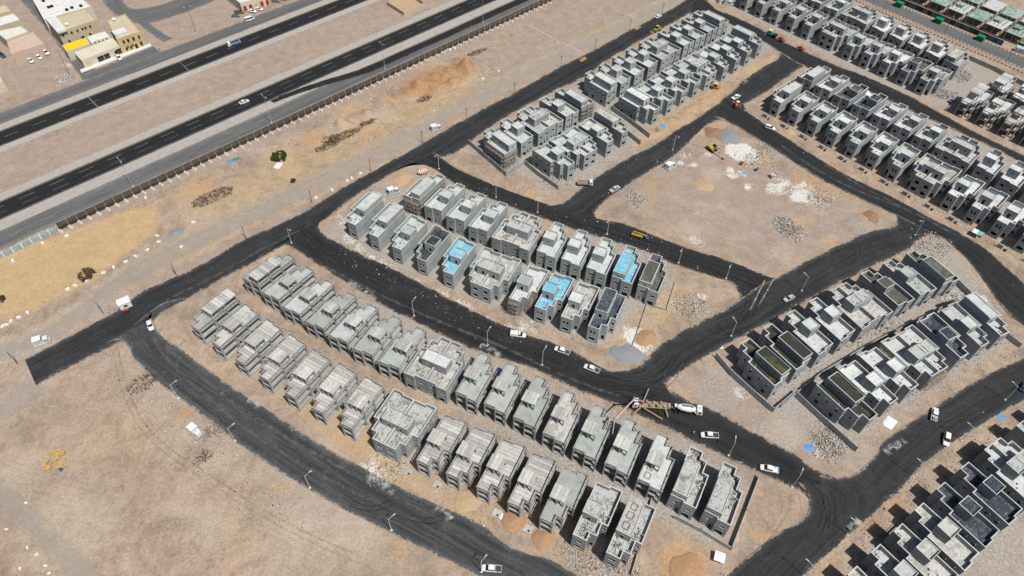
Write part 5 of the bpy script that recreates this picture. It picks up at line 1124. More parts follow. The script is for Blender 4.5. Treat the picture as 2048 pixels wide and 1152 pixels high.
# roof clutter
def roof_pile(key, idx, boxes, n, seed, r=1.6):
    o = LOOK[(key, idx)]; rnd = random.Random(seed); s = -1 if key in ('1F',) else 1
    for (x, y, k_) in boxes:
        pts = [(x + rnd.gauss(0, r * .4), y + rnd.gauss(0, r * .7), 6.3 + .35 * rnd.random()) for _ in range(n)]
        for me in chunks('block_pile', pts, m_rub[:3], .2, .45, None, None, seed + k_): tag(mk('block_pile', me, o), kind='stuff')
for key, idx, bx in (('2B', 16, [(-2, 3, 0), (-6, 9, 1), (-2, 1.2, 2)]), ('2B', 17, [(-2, 3, 0), (-6, 9, 1), (-5, 6.5, 2)]), ('2F', 14, [(3, 4, 0), (2, 2, 1), (5.5, 9, 2)]), ('2F', 15, [(2, 4, 0), (5.5, 8, 1)]), ('2B', 8, [(-3, 13, 0), (3, 14, 1)]), ('1B', 5, [(3, 14, 0)]), ('5F', 11, [(2, 3, 0), (5, 12, 1)]), ('5B', 10, [(-3, 12, 0)])):
    roof_pile(key, idx, bx, 60, idx)
o = LOOK[('2F', 15)]; o2 = LOOK[('2B', 15)]
for oo, sg, z in ((o, 1, 9.87), (o2, -1, 6.62)):
    for cx, cy in ((2.1, 8.0), (2.1, 11.2), (2.2, 13.9)):
        for a, b_ in (((-.8, -.9), (.8, -.9)), ((.8, -.9), (.8, .9)), ((.8, .9), (-.8, .9)), ((-.8, .9), (-.8, -.9))):
            c = ((a[0] + b_[0]) / 2 + cx, (a[1] + b_[1]) / 2 + cy); L = math.hypot(a[0] - b_[0], a[1] - b_[1])
            mk('formwork_board', MB().obox((sg * c[0], c[1], z + .12), (L, .12, .3), math.atan2(b_[1] - a[1], sg * (b_[0] - a[0]))).mesh('board', M_wood), oo)
# ================================================================== SCAFFOLDING
def scaffold(key, idx, runs, label, h=7.6, mat=M_steel):
    """tubes and boards standing 0.9 m off the walls of a house; runs in the house's own coordinates"""
    ho = LOOK[(key, idx)]; o = thing('scaffolding', label, 'scaffolding', ho.location, ho.rotation_euler.z)
    for (ax, ay, bx, by) in runs:
        a = Vector((ax, ay)); b_ = Vector((bx, by)); d = b_ - a; L = d.length; d /= L; n = Vector((d.y, -d.x)); k_ = max(2, round(L / 2.0) + 1)
        for r in range(2):
            off = n * (.35 + .85 * r)
            for i in range(k_):
                q = a + d * (L * i / (k_ - 1)) + off; hh = h + .6 * math.sin(i * 2.3 + r); mk('standard', MB().tube((q.x, q.y, -.1), (q.x, q.y, hh), .05, n=5).mesh('standard', mat), o)
            for z in (2.0, 4.0, 6.0, 7.4):
                p, q = a + off - d * .4, b_ + off + d * .4; mk('ledger', MB().tube((p.x, p.y, z), (q.x, q.y, z), .045, n=5).mesh('ledger', mat), o)
        for z in (2.0, 4.0, 6.0):
            for i in range(k_):
                q = a + d * (L * i / (k_ - 1)); p = q + n * .2; q = q + n * 1.4; mk('transom', MB().tube((p.x, p.y, z + .09), (q.x, q.y, z + .09), .04, n=5).mesh('transom', mat), o)
            c = (a + b_) / 2 + n * .6; mk('deck_board', MB().obox((c.x, c.y, z + .17), (L, .5, .06), math.atan2(d.y, d.x)).mesh('deck', M_wood), o)
        for i in range(k_ - 1):
            p = a + d * (L * i / (k_ - 1)) + n * 1.24; q = a + d * (L * (i + 1) / (k_ - 1)) + n * 1.24; mk('brace', MB().tube((p.x, p.y, .2), (q.x, q.y, 5.8), .04, n=5).mesh('brace', mat), o)
scaffold('1B', 1, [(0, 17, 0, .5), (7.5, 17.9, 0, 17.9)][:1] + [(7.5, 17.3, 0, 16.9)], 'steel scaffolding round the villa beside the cream heap')
scaffold('1F', 7, [(4.0, .2, 4.0, 2.2), (5.9, 2.6, 5.9, 6.0), (0.2, -.05, 3.7, -.05)], 'steel scaffolding on the villa beside the dusty twin')
scaffold('3aB', 1, [(7.5, 6.4, 7.5, 17.0), (7.3, 17.3, 1, 17.0)], 'steel scaffolding on the corner villa above the street')
scaffold('3aB', 5, [(-.2, 16.7, -7.3, 17.3)], 'steel scaffolding on the end villa by boundary walls')
scaffold('8W', 4, [(-3.8, -.05, 3.8, -.05), (-7.6, 16.0, -7.6, 6.4)], 'steel scaffolding on the front of the twin villa')
scaffold('9X', 2, [(7.6, 6.4, 7.6, 16.8), (3.8, -.05, .2, -.05)], 'black steel scaffolding between the two corner villas', 7.6, M_pole)
scaffold('9X', 3, [(7.6, 6.4, 7.6, 16.8), (0.1, -.05, 3.8, -.05)], 'black steel scaffolding beside the cream roofed villa', 7.6, M_pole)

# septic slabs and spare precast beams in front of the frame houses
M_slabp = concrete('septic_slab', (.40, .39, .37), .5, .6)
for n_, (dx, rr) in enumerate([(8, 9), (9, 10), (10, 11), (11, 12), (12, 13)]):
    ho = LOOK[('2F', dx + 1)]; c_, s_ = math.cos(ho.rotation_euler.z), math.sin(ho.rotation_euler.z)
    def loc2(x, y): return (ho.location.x + c_ * x - s_ * y, ho.location.y + s_ * x + c_ * y, 0)
    o = thing('septic_slab', 'square septic slab with open hatch before the %s frame house' % ORD[dx], 'slab', loc2(-2.6, -1.2), ho.rotation_euler.z, 'septic slabs')
    mk('cover_slab', MB().box(-1.3, 1.3, -1.1, 1.1, -.2, .12).mesh('cover_slab', M_slabp), o); mk('hatch', MB().box(.1, .7, -.8, -.2, .121, .14).mesh('hatch', M_dark), o)
    if n_ < 4:
        b2 = mk('precast_beam', MB().box(-.22, .22, -2.6, 2.6, -.1, .4).mesh('precast_beam', M_plank), None, None, loc2(8.6, 6.2), ho.rotation_euler.z); tag(b2, 'long precast beam lying beside the %s frame house' % ORD[dx], 'beam', 'spare precast beams')
# ================================================================== VEHICLES
def paint(name, c): return simple(name, c, .3, .5, 0, .04, .6)
p_white = paint('car_white', (.74, .75, .75)); p_silver = paint('car_silver', (.42, .45, .45)); p_grey = paint('car_grey', (.20, .21, .21)); p_teal = paint('car_teal', (.02, .10, .14)); p_black = paint('car_black', (.018, .018, .02)); p_olive = paint('car_olive', (.22, .18, .06)); p_blue = paint('car_blue_grey', (.13, .20, .26))
p_yel = paint('plant_yellow', (.46, .32, .06)); p_red = paint('plant_red', (.30, .04, .03)); p_org = paint('plant_orange', (.46, .20, .05)); p_grn = paint('plant_green', (.02, .22, .14)); p_tan = paint('pump_tan', (.30, .235, .145)); p_pink = paint('boom_pink', (.48, .16, .17)); p_lime = paint('vest_lime', (.35, .62, .05))
M_glass = simple('dark_glass', (.018, .022, .026), .12, .6, 0, .05); M_tyre = simple('tyre', (.02, .02, .02), .85, .2); M_rim = simple('wheel_rim', (.35, .35, .36), .4, .5, .6); M_light = simple('headlight', (.7, .7, .68), .2, .6); M_tail = simple('tail_light', (.35, .02, .02), .3, .5)
def loft(st, cap=True):
    """st: (x, half width low, half width high, z low, z mid, z top)"""
    m = MB(); v = []
    for x, wl, wt, zl, zm, zt in st: v += [(x, -wl * .94, zl), (x, -wl, zl + (zm - zl) * .35), (x, -wl, zm), (x, -wt, zt), (x, wt, zt), (x, wl, zm), (x, wl, zl + (zm - zl) * .35), (x, wl * .94, zl)]
    f = []
    for i in range(len(st) - 1):
        for j in range(8): f.append((i * 8 + j, i * 8 + (j + 1) % 8, (i + 1) * 8 + (j + 1) % 8, (i + 1) * 8 + j))
    f += [tuple(range(8))[::-1], tuple(range((len(st) - 1) * 8, len(st) * 8))]
    m.v = v; m.f = [q[::-1] for q in f]; return m
VC = {}
def vmesh(key, fn):
    if key not in VC: VC[key] = fn()
    return VC[key]
def wheels(o, xs, w, r, width=.24):
    tm = vmesh(('tyre', r, width), lambda: MB().tube((0, -width / 2, 0), (0, width / 2, 0), r, n=14).mesh('tyre', M_tyre)); rm = vmesh(('rim', r, width), lambda: MB().tube((0, -width / 2 - .015, 0), (0, width / 2 + .015, 0), r * .55, n=10).mesh('rim', M_rim))
    for x in xs:
        for s in (-1, 1):
            t = mk('wheel', tm, o, None, (x, s * w, r)); mk('rim', rm, t)
def car(kind, p, rz, label, col, group=None, load=None, z=.09):
    x, y = P2(p); nm = {'sedan': 'sedan_car', 'suv': 'estate_car', 'pickup': 'pickup_truck', 'van': 'minibus', 'single': 'pickup_truck'}[kind]
    o = thing(nm, label, {'sedan': 'car', 'suv': 'car', 'pickup': 'pickup', 'van': 'van', 'single': 'pickup'}[kind], (x, y, z), R(rz), group)
    if kind == 'sedan':
        b = lambda: loft([(-2.25, .72, .66, .38, .62, .80), (-2.1, .85, .78, .30, .70, .98), (-1.3, .90, .82, .26, .78, 1.0), (0, .91, .84, .24, .80, .98), (1.0, .91, .82, .26, .76, .96), (1.9, .86, .74, .30, .66, .82), (2.25, .70, .62, .36, .55, .66)])
        g = lambda: loft([(-1.75, .74, .66, .9, .95, 1.0), (-1.15, .76, .60, .9, 1.0, 1.40), (.25, .76, .60, .9, 1.0, 1.42), (1.05, .76, .68, .88, .93, .98)]); rf = lambda: loft([(-1.2, .60, .56, 1.40, 1.41, 1.44), (-.6, .64, .6, 1.40, 1.43, 1.47), (.1, .64, .6, 1.40, 1.43, 1.47), (.3, .60, .56, 1.40, 1.41, 1.44)]); wx, ww, r = (-1.35, 1.4), .80, .31; nose, tail, zl = 2.2, -2.2, .6
    elif kind == 'suv':
        b = lambda: loft([(-2.3, .78, .70, .42, .70, .95), (-2.1, .92, .86, .34, .80, 1.08), (0, .94, .88, .30, .85, 1.06), (1.2, .94, .86, .32, .84, 1.04), (2.1, .88, .78, .36, .74, .90), (2.35, .74, .66, .42, .60, .72)])
        g = lambda: loft([(-2.15, .80, .70, 1.0, 1.05, 1.2), (-1.95, .82, .68, 1.0, 1.1, 1.68), (.3, .82, .68, 1.0, 1.1, 1.72), (1.15, .82, .74, .98, 1.02, 1.06)]); rf = lambda: loft([(-2.0, .68, .62, 1.67, 1.69, 1.72), (-.6, .72, .68, 1.68, 1.73, 1.77), (.35, .68, .62, 1.67, 1.70, 1.73)]); wx, ww, r = (-1.4, 1.45), .82, .36; nose, tail, zl = 2.3, -2.25, .7
    elif kind in ('pickup', 'single'):
        b = lambda: loft([(-.95, .90, .86, .45, .88, 1.06), (-.9, .91, .86, .40, .90, 1.08), (0, .92, .86, .36, .90, 1.08), (1.4, .92, .85, .38, .88, 1.06), (2.35, .86, .74, .42, .80, .96), (2.65, .74, .66, .46, .66, .76)])
        back = -.85 if kind == 'pickup' else .1
        g = lambda: loft([(back, .80, .74, 1.0, 1.05, 1.15), (back + .15, .80, .66, 1.0, 1.1, 1.68), (.75, .80, .66, 1.0, 1.1, 1.72), (1.55, .80, .72, .98, 1.02, 1.08)]); rf = lambda: loft([(back + .1, .66, .62, 1.67, 1.69, 1.72), (.2, .70, .66, 1.68, 1.73, 1.77), (.8, .66, .62, 1.67, 1.70, 1.73)]); wx, ww, r = (-1.65, 1.6), .80, .38; nose, tail, zl = 2.6, -2.6, .75
    else:
        b = lambda: loft([(-2.6, .86, .82, .40, .9, 1.2), (-2.5, .92, .88, .32, .95, 1.22), (1.6, .93, .88, .30, .95, 1.2), (2.3, .90, .80, .34, .80, 1.0), (2.6, .78, .70, .4, .62, .76)])
        g = lambda: loft([(-2.55, .84, .78, 1.15, 1.25, 1.9), (-2.4, .86, .80, 1.15, 1.25, 2.05), (1.2, .86, .78, 1.15, 1.25, 2.05), (2.1, .84, .76, 1.0, 1.05, 1.1)]); rf = lambda: loft([(-2.55, .78, .72, 2.02, 2.05, 2.1), (-1, .84, .8, 2.03, 2.1, 2.16), (1.0, .84, .78, 2.03, 2.08, 2.13), (1.3, .78, .7, 2.02, 2.04, 2.07)]); wx, ww, r = (-1.7, 1.7), .82, .33; nose, tail, zl = 2.55, -2.6, .7
    mk('body', vmesh((kind, 'b'), lambda: b().mesh('body', p_white, False)), o, col); mk('glasshouse', vmesh((kind, 'g'), lambda: g().mesh('glass', M_glass)), o); mk('roof', vmesh((kind, 'r'), lambda: rf().mesh('roof', p_white)), o, col)
    for s in (-1, 1):
        mk('headlight', vmesh((kind, 'h', s), lambda: MB().box(nose - .18, nose + .02, s * .62 - .14, s * .62 + .14, zl - .06, zl + .08).mesh('headlight', M_light)), o)
        mk('tail_light', vmesh((kind, 't', s), lambda: MB().box(tail - .03, tail + .1, s * .68 - .1, s * .68 + .1, zl, zl + .2).mesh('tail_light', M_tail)), o)
        mk('mirror', vmesh((kind, 'm', s), lambda: MB().box(1.0, 1.15, s * 1.02 - .1, s * 1.02 + .1, 1.0, 1.18).mesh('mirror', p_white)), o, col)
        for px_ in ((-.15, ) if kind in ('sedan', 'suv', 'pickup') else ()):
            mk('pillar', vmesh((kind, 'p', s), lambda: MB().add([(px_ - .06, s * .80, .98), (px_ + .06, s * .80, .98), (px_ + .06, s * .66, 1.44 if kind == 'sedan' else 1.70), (px_ - .06, s * .66, 1.44 if kind == 'sedan' else 1.70), (px_ - .06, s * .76, .98), (px_ + .06, s * .76, .98), (px_ + .06, s * .62, 1.44 if kind == 'sedan' else 1.70), (px_ - .06, s * .62, 1.44 if kind == 'sedan' else 1.70)], [(0, 1, 2, 3), (7, 6, 5, 4), (0, 3, 7, 4), (1, 5, 6, 2)]).mesh('pillar', p_white)), o, col)
    if kind in ('pickup', 'single'):
        fb = -.95 if kind == 'pickup' else -.05
        def bed():
            m = MB(); m.box(-2.65, fb, -.9, .9, .5, .62); m.box(-2.65, fb, -.92, -.84, .5, 1.08); m.box(-2.65, fb, .84, .92, .5, 1.08); m.box(-2.65, -2.57, -.84, .84, .5, 1.06); return m.mesh('load_bed', p_white)
        bd = mk('load_bed', vmesh((kind, 'bed'), bed), o, col)
        mk('bed_liner', vmesh((kind, 'liner'), lambda: MB().box(-2.56, fb - .02, -.83, .83, .63, .66).mesh('liner', simple('bed_liner', (.045, .05, .07)))), bd, col if load == 'pale' else None)
        if load == 'junk':
            rr = random.Random(4)
            for i in range(9): mk('crate', MB().obox((-1.8 + rr.uniform(-.6, .6), rr.uniform(-.55, .55), .85 + .2 * rr.random()), (.5, .4, .35), rr.random() * 3).mesh('crate', simple('crate_rust', (.32, .12, .07)) if i % 2 else M_footing), o)
        if load == 'canopy': mk('canopy', MB().box(-2.62, fb, -.86, .86, 1.09, 1.66).mesh('canopy', col), o)
    wheels(o, wx, ww, r); return o
car('sedan', (302, 653), -58, 'white sedan parked at the first road bend', p_white)
car('single', (1036, 672), -8, 'white pickup with covered bed, first of three on the street', p_white, 'white pickups on the middle street', 'canopy')
car('pickup', (1124, 704), 158, 'white pickup with dark bed, second of three on the street', p_white, 'white pickups on the middle street')
car('pickup', (1183, 740), 156, 'white pickup with dark bed parked at the gravel heap corner', p_white, 'white pickups on the middle street')
car('pickup', (1418, 873), 178, 'white pickup with dark bed behind the mixer truck', p_white)
car('pickup', (1537, 940), 168, 'white pickup with pale bed at the street corner', p_white, None, 'pale')
car('pickup', (983, 1139), 177, 'white pickup alone on the dusty curving road', p_white)
car('pickup', (1867, 831), 62, 'white pickup loaded with red crates', p_white, None, 'junk')
car('suv', (1891, 881), 243, 'white hatchback parked below the loaded pickup', p_white)
car('sedan', (1577, 599), 210, 'silver sedan parked beside the dark villas', p_silver)
car('pickup', (1229, 381), 42, 'silver grey pickup on the street beside the spoil lot', p_silver, None, 'pale')
car('sedan', (1316, 35), 40, 'white sedan on the far perimeter road', p_white); car('pickup', (1471, 197), 40, 'white pickup near the red mixer', p_white, None, 'pale'); car('sedan', (1488, 167), 42, 'grey sedan parked beside a street lamp', p_grey)
car('suv', (1539, 258), -30, 'white estate car parked at the spoil lot street', p_white); car('sedan', (1766, 145), -35, 'black sedan on the upper right street', p_black); car('sedan', (2046, 776), 45, 'dark car at the edge of the loaded pickup street', p_teal); car('sedan', (1904, 203), 35, 'blue grey sedan in the shade beside the pale frames', p_blue)
car('sedan', (489, 206), 38, 'white sedan driving on the highway', p_white, z=.06); car('van', (500, 41), 38, 'white minibus on the far frontage road', p_white, z=.06)
for p, rz, c, t, k_ in (((472, 33), 5, p_blue, 'blue grey sedan parked outside the red door shop', 'sedan'), ((479, 26), 5, p_olive, 'olive pickup parked outside the red door shop', 'pickup'), ((505, 24), -12, p_white, 'white sedan in front of the first red doors', 'sedan'), ((518, 20), -15, p_white, 'white sedan in front of the far red doors', 'sedan'), ((552, 3), -10, p_grey, 'grey sedan beyond the red door shop', 'sedan'), ((566, -1), -10, p_black, 'black sedan beyond the red door shop', 'sedan'),
                     ((62, 123), -42, p_white, 'white sedan on the shop yard, nearest the litter', 'sedan'), ((79, 116), -42, p_white, 'white sedan on the shop yard, middle of three', 'sedan'), ((93, 107), -42, p_white, 'white estate car on the shop yard beside the lane', 'suv'), ((5, 112), -35, p_teal, 'dark teal estate car beside the pink roofed hall', 'suv'), ((238, 117), -48, p_white, 'white pickup parked in front of the shops', 'pickup')):
    car(k_, p, rz, t, c, z=.0)
# ---------------------------------------------------------------- lorries and plant
def cab(o, x0, x1, w, z0, z1, col, name='cab'):
    c = mk(name, loft([(x0, w, w * .95, z0, z1 - .5, z1 - .02), (x0 + .15, w, w * .95, z0, z1 - .4, z1), (x1 - .35, w, w * .93, z0, z1 - .5, z1 - .05), (x1, w * .96, w * .9, z0, z0 + .9, z0 + 1.05)]).mesh('cab', col), o)
    h = z1 - z0
    mk('windscreen', MB().add([(x1 - .015, -w * .85, z0 + 1.02), (x1 - .015, w * .85, z0 + 1.02), (x1 - .33, w * .83, z1 - .14), (x1 - .33, -w * .83, z1 - .14), (x1 + .03, -w * .85, z0 + 1.04), (x1 + .03, w * .85, z0 + 1.04), (x1 - .29, w * .83, z1 - .12), (x1 - .29, -w * .83, z1 - .12)], [(4, 5, 6, 7), (3, 2, 1, 0), (0, 1, 5, 4), (2, 3, 7, 6)]).mesh('windscreen', M_glass), c)
    for s in (-1, 1): mk('side_window', MB().box(x0 + .5, x1 - .5, s * w - .02, s * w + .025, z0 + 1.0, z1 - .5).mesh('side_window', M_glass), c)
    return c
def truck(p, rz, label, cat='truck', name='truck', z=.09):
    x, y = P2(p); return thing(name, label, cat, (x, y, z), R(rz))
o = truck((468, 91), 218, 'white flatbed truck with blue bed on the highway'); cab(o, 1.7, 3.1, .98, .5, 2.4, p_white)
mk('chassis', MB().box(-3.2, 2.8, -.45, .45, .5, .8).mesh('chassis', M_tyre), o); mk('flatbed', MB().box(-3.3, 1.5, -1.1, 1.1, .85, 1.0).mesh('flatbed', simple('bed_blue', (.10, .17, .27))), o); mk('tailboard', MB().box(-3.45, -3.31, -1.1, 1.1, .85, 1.7).mesh('tailboard', p_white), o); mk('headboard', MB().box(1.5, 1.6, -1.1, 1.1, .85, 1.9).mesh('headboard', p_white), o); wheels(o, (-2.0, 2.2), .85, .42)
o = truck((1171, 370), -4, 'white dropside truck parked beside block scraps'); cab(o, 1.6, 3.0, 1.0, .5, 2.5, p_white); mk('chassis', MB().box(-3.2, 2.8, -.45, .45, .5, .8).mesh('chassis', M_tyre), o)
mk('load_floor', MB().box(-3.3, 1.4, -1.1, 1.1, .85, .98).mesh('floor', M_wood), o)
for s in (-1, 1): mk('dropside', MB().box(-3.3, 1.4, s * 1.1 - .04, s * 1.1 + .04, .98, 1.5).mesh('dropside', M_steel), o)
mk('tailboard', MB().box(-3.4, -3.31, -1.1, 1.1, .85, 1.5).mesh('tailboard', M_steel), o); wheels(o, (-2.0, 2.1), .85, .42)
# concrete mixer truck
o = truck((1374, 824), -7, 'white concrete mixer truck with green striped drum', 'mixer truck', 'mixer_truck'); cab(o, 2.6, 4.4, 1.2, .6, 3.0, p_white)
mk('roof_hatch', MB().box(3.1, 3.7, -.4, .4, 3.0, 3.1).mesh('hatch', M_rad), o); mk('chassis', MB().box(-4.4, 4.2, -.5, .5, .6, 1.0).mesh('chassis', M_tyre), o); wheels(o, (-3.6, -2.3, .9, 3.4), 1.0, .5, .34)
def drum(st, mat, n=20, axis_z=(2.15, -.07), name='drum'):
    m = MB(); v = []
    for x, r in st:
        for j in range(n): a = 2 * math.pi * j / n; v.append((x, r * math.cos(a), axis_z[0] + axis_z[1] * x + r * math.sin(a)))
    f = [(i * n + j, i * n + (j + 1) % n, (i + 1) * n + (j + 1) % n, (i + 1) * n + j) for i in range(len(st) - 1) for j in range(n)]; f += [tuple(range(n))[::-1], tuple(range((len(st) - 1) * n, len(st) * n))]
    m.v = v; m.f = [q[::-1] for q in f]; return m.mesh(name, mat, True)
dst = [(-3.6, .45), (-3.2, .75), (-2.2, 1.08), (-.6, 1.28), (.6, 1.22), (1.7, .9), (2.2, .55)]
dr = mk('drum', drum(dst, p_white), o)
def band(a0, a1, x0, x1, mat, off=.02):
    m = MB(); v = []; N_ = 8; K_ = 6
    def rad(x):
        for (xa, ra), (xb, rb) in zip(dst[:-1], dst[1:]):
            if xa <= x <= xb: return ra + (rb - ra) * (x - xa) / (xb - xa)
    for i in range(N_ + 1):
        x = x0 + (x1 - x0) * i / N_; r = rad(x) + off
        for j in range(K_ + 1): a = a0 + (a1 - a0) * j / K_; v.append((x, r * math.cos(a), 2.15 - .07 * x + r * math.sin(a)))
    f = [(i * (K_ + 1) + j, i * (K_ + 1) + j + 1, (i + 1) * (K_ + 1) + j + 1, (i + 1) * (K_ + 1) + j) for i in range(N_) for j in range(K_)]; m.v = v; m.f = f; return m.mesh('stripe', mat)
mk('stripe', band(1.25, 1.9, -2.2, 1.5, p_grn), dr); mk('stripe', band(1.35, 1.8, -1.4, .0, simple('rust_patch', (.35, .14, .05)), .035), dr)
mk('hopper', MB().add([(-4.3, -.6, 2.9), (-3.5, -.6, 2.9), (-3.5, .6, 2.9), (-4.3, .6, 2.9), (-4.0, -.25, 2.3), (-3.7, -.25, 2.3), (-3.7, .25, 2.3), (-4.0, .25, 2.3)], [(0, 3, 7, 4), (1, 5, 6, 2), (0, 4, 5, 1), (3, 2, 6, 7), (4, 7, 6, 5)]).mesh('hopper', p_white), o)
mk('chute', MB().obox((-4.6, 0, 1.5), (1.2, .5, .12), 0, .7).mesh('chute', M_steel), o); mk('water_tank', MB().tube((2.3, -1.1, 1.6), (2.3, 1.1, 1.6), .35, n=12).mesh('tank', p_white), o); mk('ladder', MB().box(-3.4, -3.3, 1.0, 1.08, .8, 2.6).mesh('ladder', M_steel), o)
# concrete pump truck with folded-over boom and outriggers
o = truck((1300, 814), 177, 'tan concrete pump truck with pink folding boom over the frames', 'pump truck', 'pump_truck'); cab(o, 4.0, 5.7, 1.2, .6, 2.9, p_white); mk('chassis', MB().box(-5.4, 5.4, -.55, .55, .6, 1.05).mesh('chassis', p_tan), o); wheels(o, (-4.2, -2.9, 3.2, 4.6), 1.0, .5, .34)
mk('deck', MB().box(-5.2, 3.6, -1.15, 1.15, 1.05, 1.35).mesh('deck', p_tan), o)
for i in range(6): mk('hydraulic_box', MB().box(-4.6 + i * 1.1, -3.9 + i * 1.1, (-1.0 if i % 2 else .2), (-.2 if i % 2 else 1.0), 1.35, 1.9 + .25 * (i % 3)).mesh('box', p_tan if i % 3 else M_steel), o)
mk('hopper', MB().box(-6.2, -5.3, -.8, .8, .8, 1.7).mesh('hopper', M_steel), o); mk('turret', MB().tube((2.6, 0, 1.3), (2.6, 0, 2.9), .55, .45, 12).mesh('turret', p_tan), o)
for (a, b_, m_) in (((2.2, 1.2, .9), (-3.4, 4.6, .7), p_tan), ((2.2, -1.2, .9), (.2, -6.2, .7), p_tan), ((-4.6, 1.2, .9), (-5.2, 3.6, .6), p_tan), ((3.2, 1.2, .9), (5.6, 3.4, .6), p_tan)):
    a, b_ = Vector(a), Vector(b_); d = b_ - a; c = (a + b_) / 2; g_ = mk('outrigger', MB().obox(c, (d.length, .42, .42), math.atan2(d.y, d.x), -math.asin(d.z / d.length)).mesh('outrigger', m_), o); mk('jack_foot', MB().tube((b_.x, b_.y, -.05), (b_.x, b_.y, .8), .12, n=8).mesh('jack', M_steel), g_)
oc, os_ = math.cos(-R(177)), math.sin(-R(177)); bx, by = o.location.x, o.location.y
def loc_(px, py, z): v = P(px, py, z); dx, dy = v.x - bx, v.y - by; return Vector((oc * dx - os_ * dy, os_ * dx + oc * dy, z - .09))
bp = [Vector((2.6, 0, 2.9)), loc_(1269, 797, 11), loc_(1229, 838, 12.5), loc_(1225, 866, 7.8)]
for i, (a, b_) in enumerate(zip(bp[:-1], bp[1:])):
    s = mk('boom_section', MB().tube(a, b_, .32 - .06 * i, .26 - .05 * i, 4).mesh('boom', p_pink), o); mk('delivery_pipe', MB().tube(a + Vector((0, .3, .2)), b_ + Vector((0, .3, .2)), .09, n=6).mesh('pipe', M_kiosk), s)
for q in bp[1:3]: mk('boom_joint', MB().tube(q - Vector((0, .35, 0)), q + Vector((0, .35, 0)), .4, n=10).mesh('joint', M_steel), o)
mk('end_hose', MB().tube(bp[3], bp[3] - Vector((0, 0, .9)), .12, n=6).mesh('hose', p_red), o)
# telehandler
o = truck((1275, 474), -20, 'yellow telehandler with raised boom on the back street', 'telehandler', 'telehandler'); mk('chassis', MB().box(-2.4, 2.0, -.8, .8, .5, 1.1).mesh('chassis', p_yel), o); wheels(o, (-1.6, 1.5), 1.0, .62, .45)
mk('engine_cover', loft([(-1.4, .35, .3, 1.1, 1.4, 1.6), (1.2, .35, .3, 1.1, 1.3, 1.4)]).mesh('cover', p_yel), o).location = (0, -.6, 0)
mk('cab', loft([(-.9, .42, .36, 1.1, 1.6, 2.35), (.5, .42, .36, 1.1, 1.6, 2.3)]).mesh('cab', M_glass), o).location = (0, .6, 0); mk('boom', MB().obox((.7, 0, 2.0), (5.2, .34, .34), 0, .14).mesh('boom', p_yel), o); mk('fork_carriage', MB().box(3.2, 3.35, -.7, .7, .9, 1.9).mesh('carriage', M_steel), o)
for s in (-.4, .4): mk('fork', MB().box(3.35, 4.5, s - .07, s + .07, .9, .98).mesh('fork', M_steel), o)
# rollers
def roller(p, rz, label):
    o = truck(p, rz, label, 'roller', 'road_roller')
    for x in (-1.5, 1.5): mk('drum', MB().tube((x, -.95, .62), (x, .95, .62), .62, n=18).mesh('drum', M_steel), o)
    mk('body', loft([(-2.1, .8, .7, .7, 1.1, 1.35), (-.6, .85, .75, .6, 1.2, 1.5), (.6, .85, .75, .6, 1.2, 1.45), (2.1, .8, .7, .7, 1.1, 1.3)]).mesh('body', p_red), o); mk('seat', MB().box(-.3, .2, -.3, .3, 1.5, 1.9).mesh('seat', M_tyre), o)
    mk('canopy', MB().box(-.9, .9, -.8, .8, 2.75, 2.85).mesh('canopy', p_org), o)
    for sx in (-.8, .8):
        for sy in (-.7, .7): mk('post', MB().tube((sx, sy, 1.3), (sx, sy, 2.76), .04, n=5).mesh('post', M_tyre), o)
roller((1561, 83), -38, 'red tandem roller with orange canopy behind the green paver'); roller((1600, 101), -35, 'red tandem roller alone at the far junction')
o = truck((1543, 73), -38, 'green asphalt paver with yellow canopy', 'paver', 'asphalt_paver'); mk('body', loft([(-2.8, 1.1, 1.0, .5, 1.2, 1.7), (.2, 1.2, 1.1, .4, 1.3, 1.9), (.4, 1.2, 1.1, .4, 1.0, 1.3)]).mesh('body', p_grn), o)
mk('hopper', MB().add([(.5, -1.3, 1.4), (2.6, -1.5, 1.5), (2.6, 1.5, 1.5), (.5, 1.3, 1.4), (.5, -.7, .5), (2.5, -.7, .5), (2.5, .7, .5), (.5, .7, .5)], [(0, 4, 5, 1), (1, 5, 6, 2), (2, 6, 7, 3), (3, 7, 4, 0), (4, 7, 6, 5)]).mesh('hopper', M_tyre), o); mk('screed', MB().box(-3.6, -2.9, -1.7, 1.7, .1, .6).mesh('screed', M_steel), o); mk('canopy', MB().box(-2.4, .0, -1.1, 1.1, 3.1, 3.22).mesh('canopy', paint('canopy_cream', (.60, .50, .22))), o)
for s in (-1, 1): mk('track', MB().box(-2.4, 1.6, s * 1.0 - .18, s * 1.0 + .18, 0, .7).mesh('track', M_tyre), o)
for sx in (-2.2, -.2):
    for sy in (-1, 1): mk('post', MB().tube((sx, sy, 1.6), (sx, sy, 3.12), .04, n=5).mesh('post', M_tyre), o)
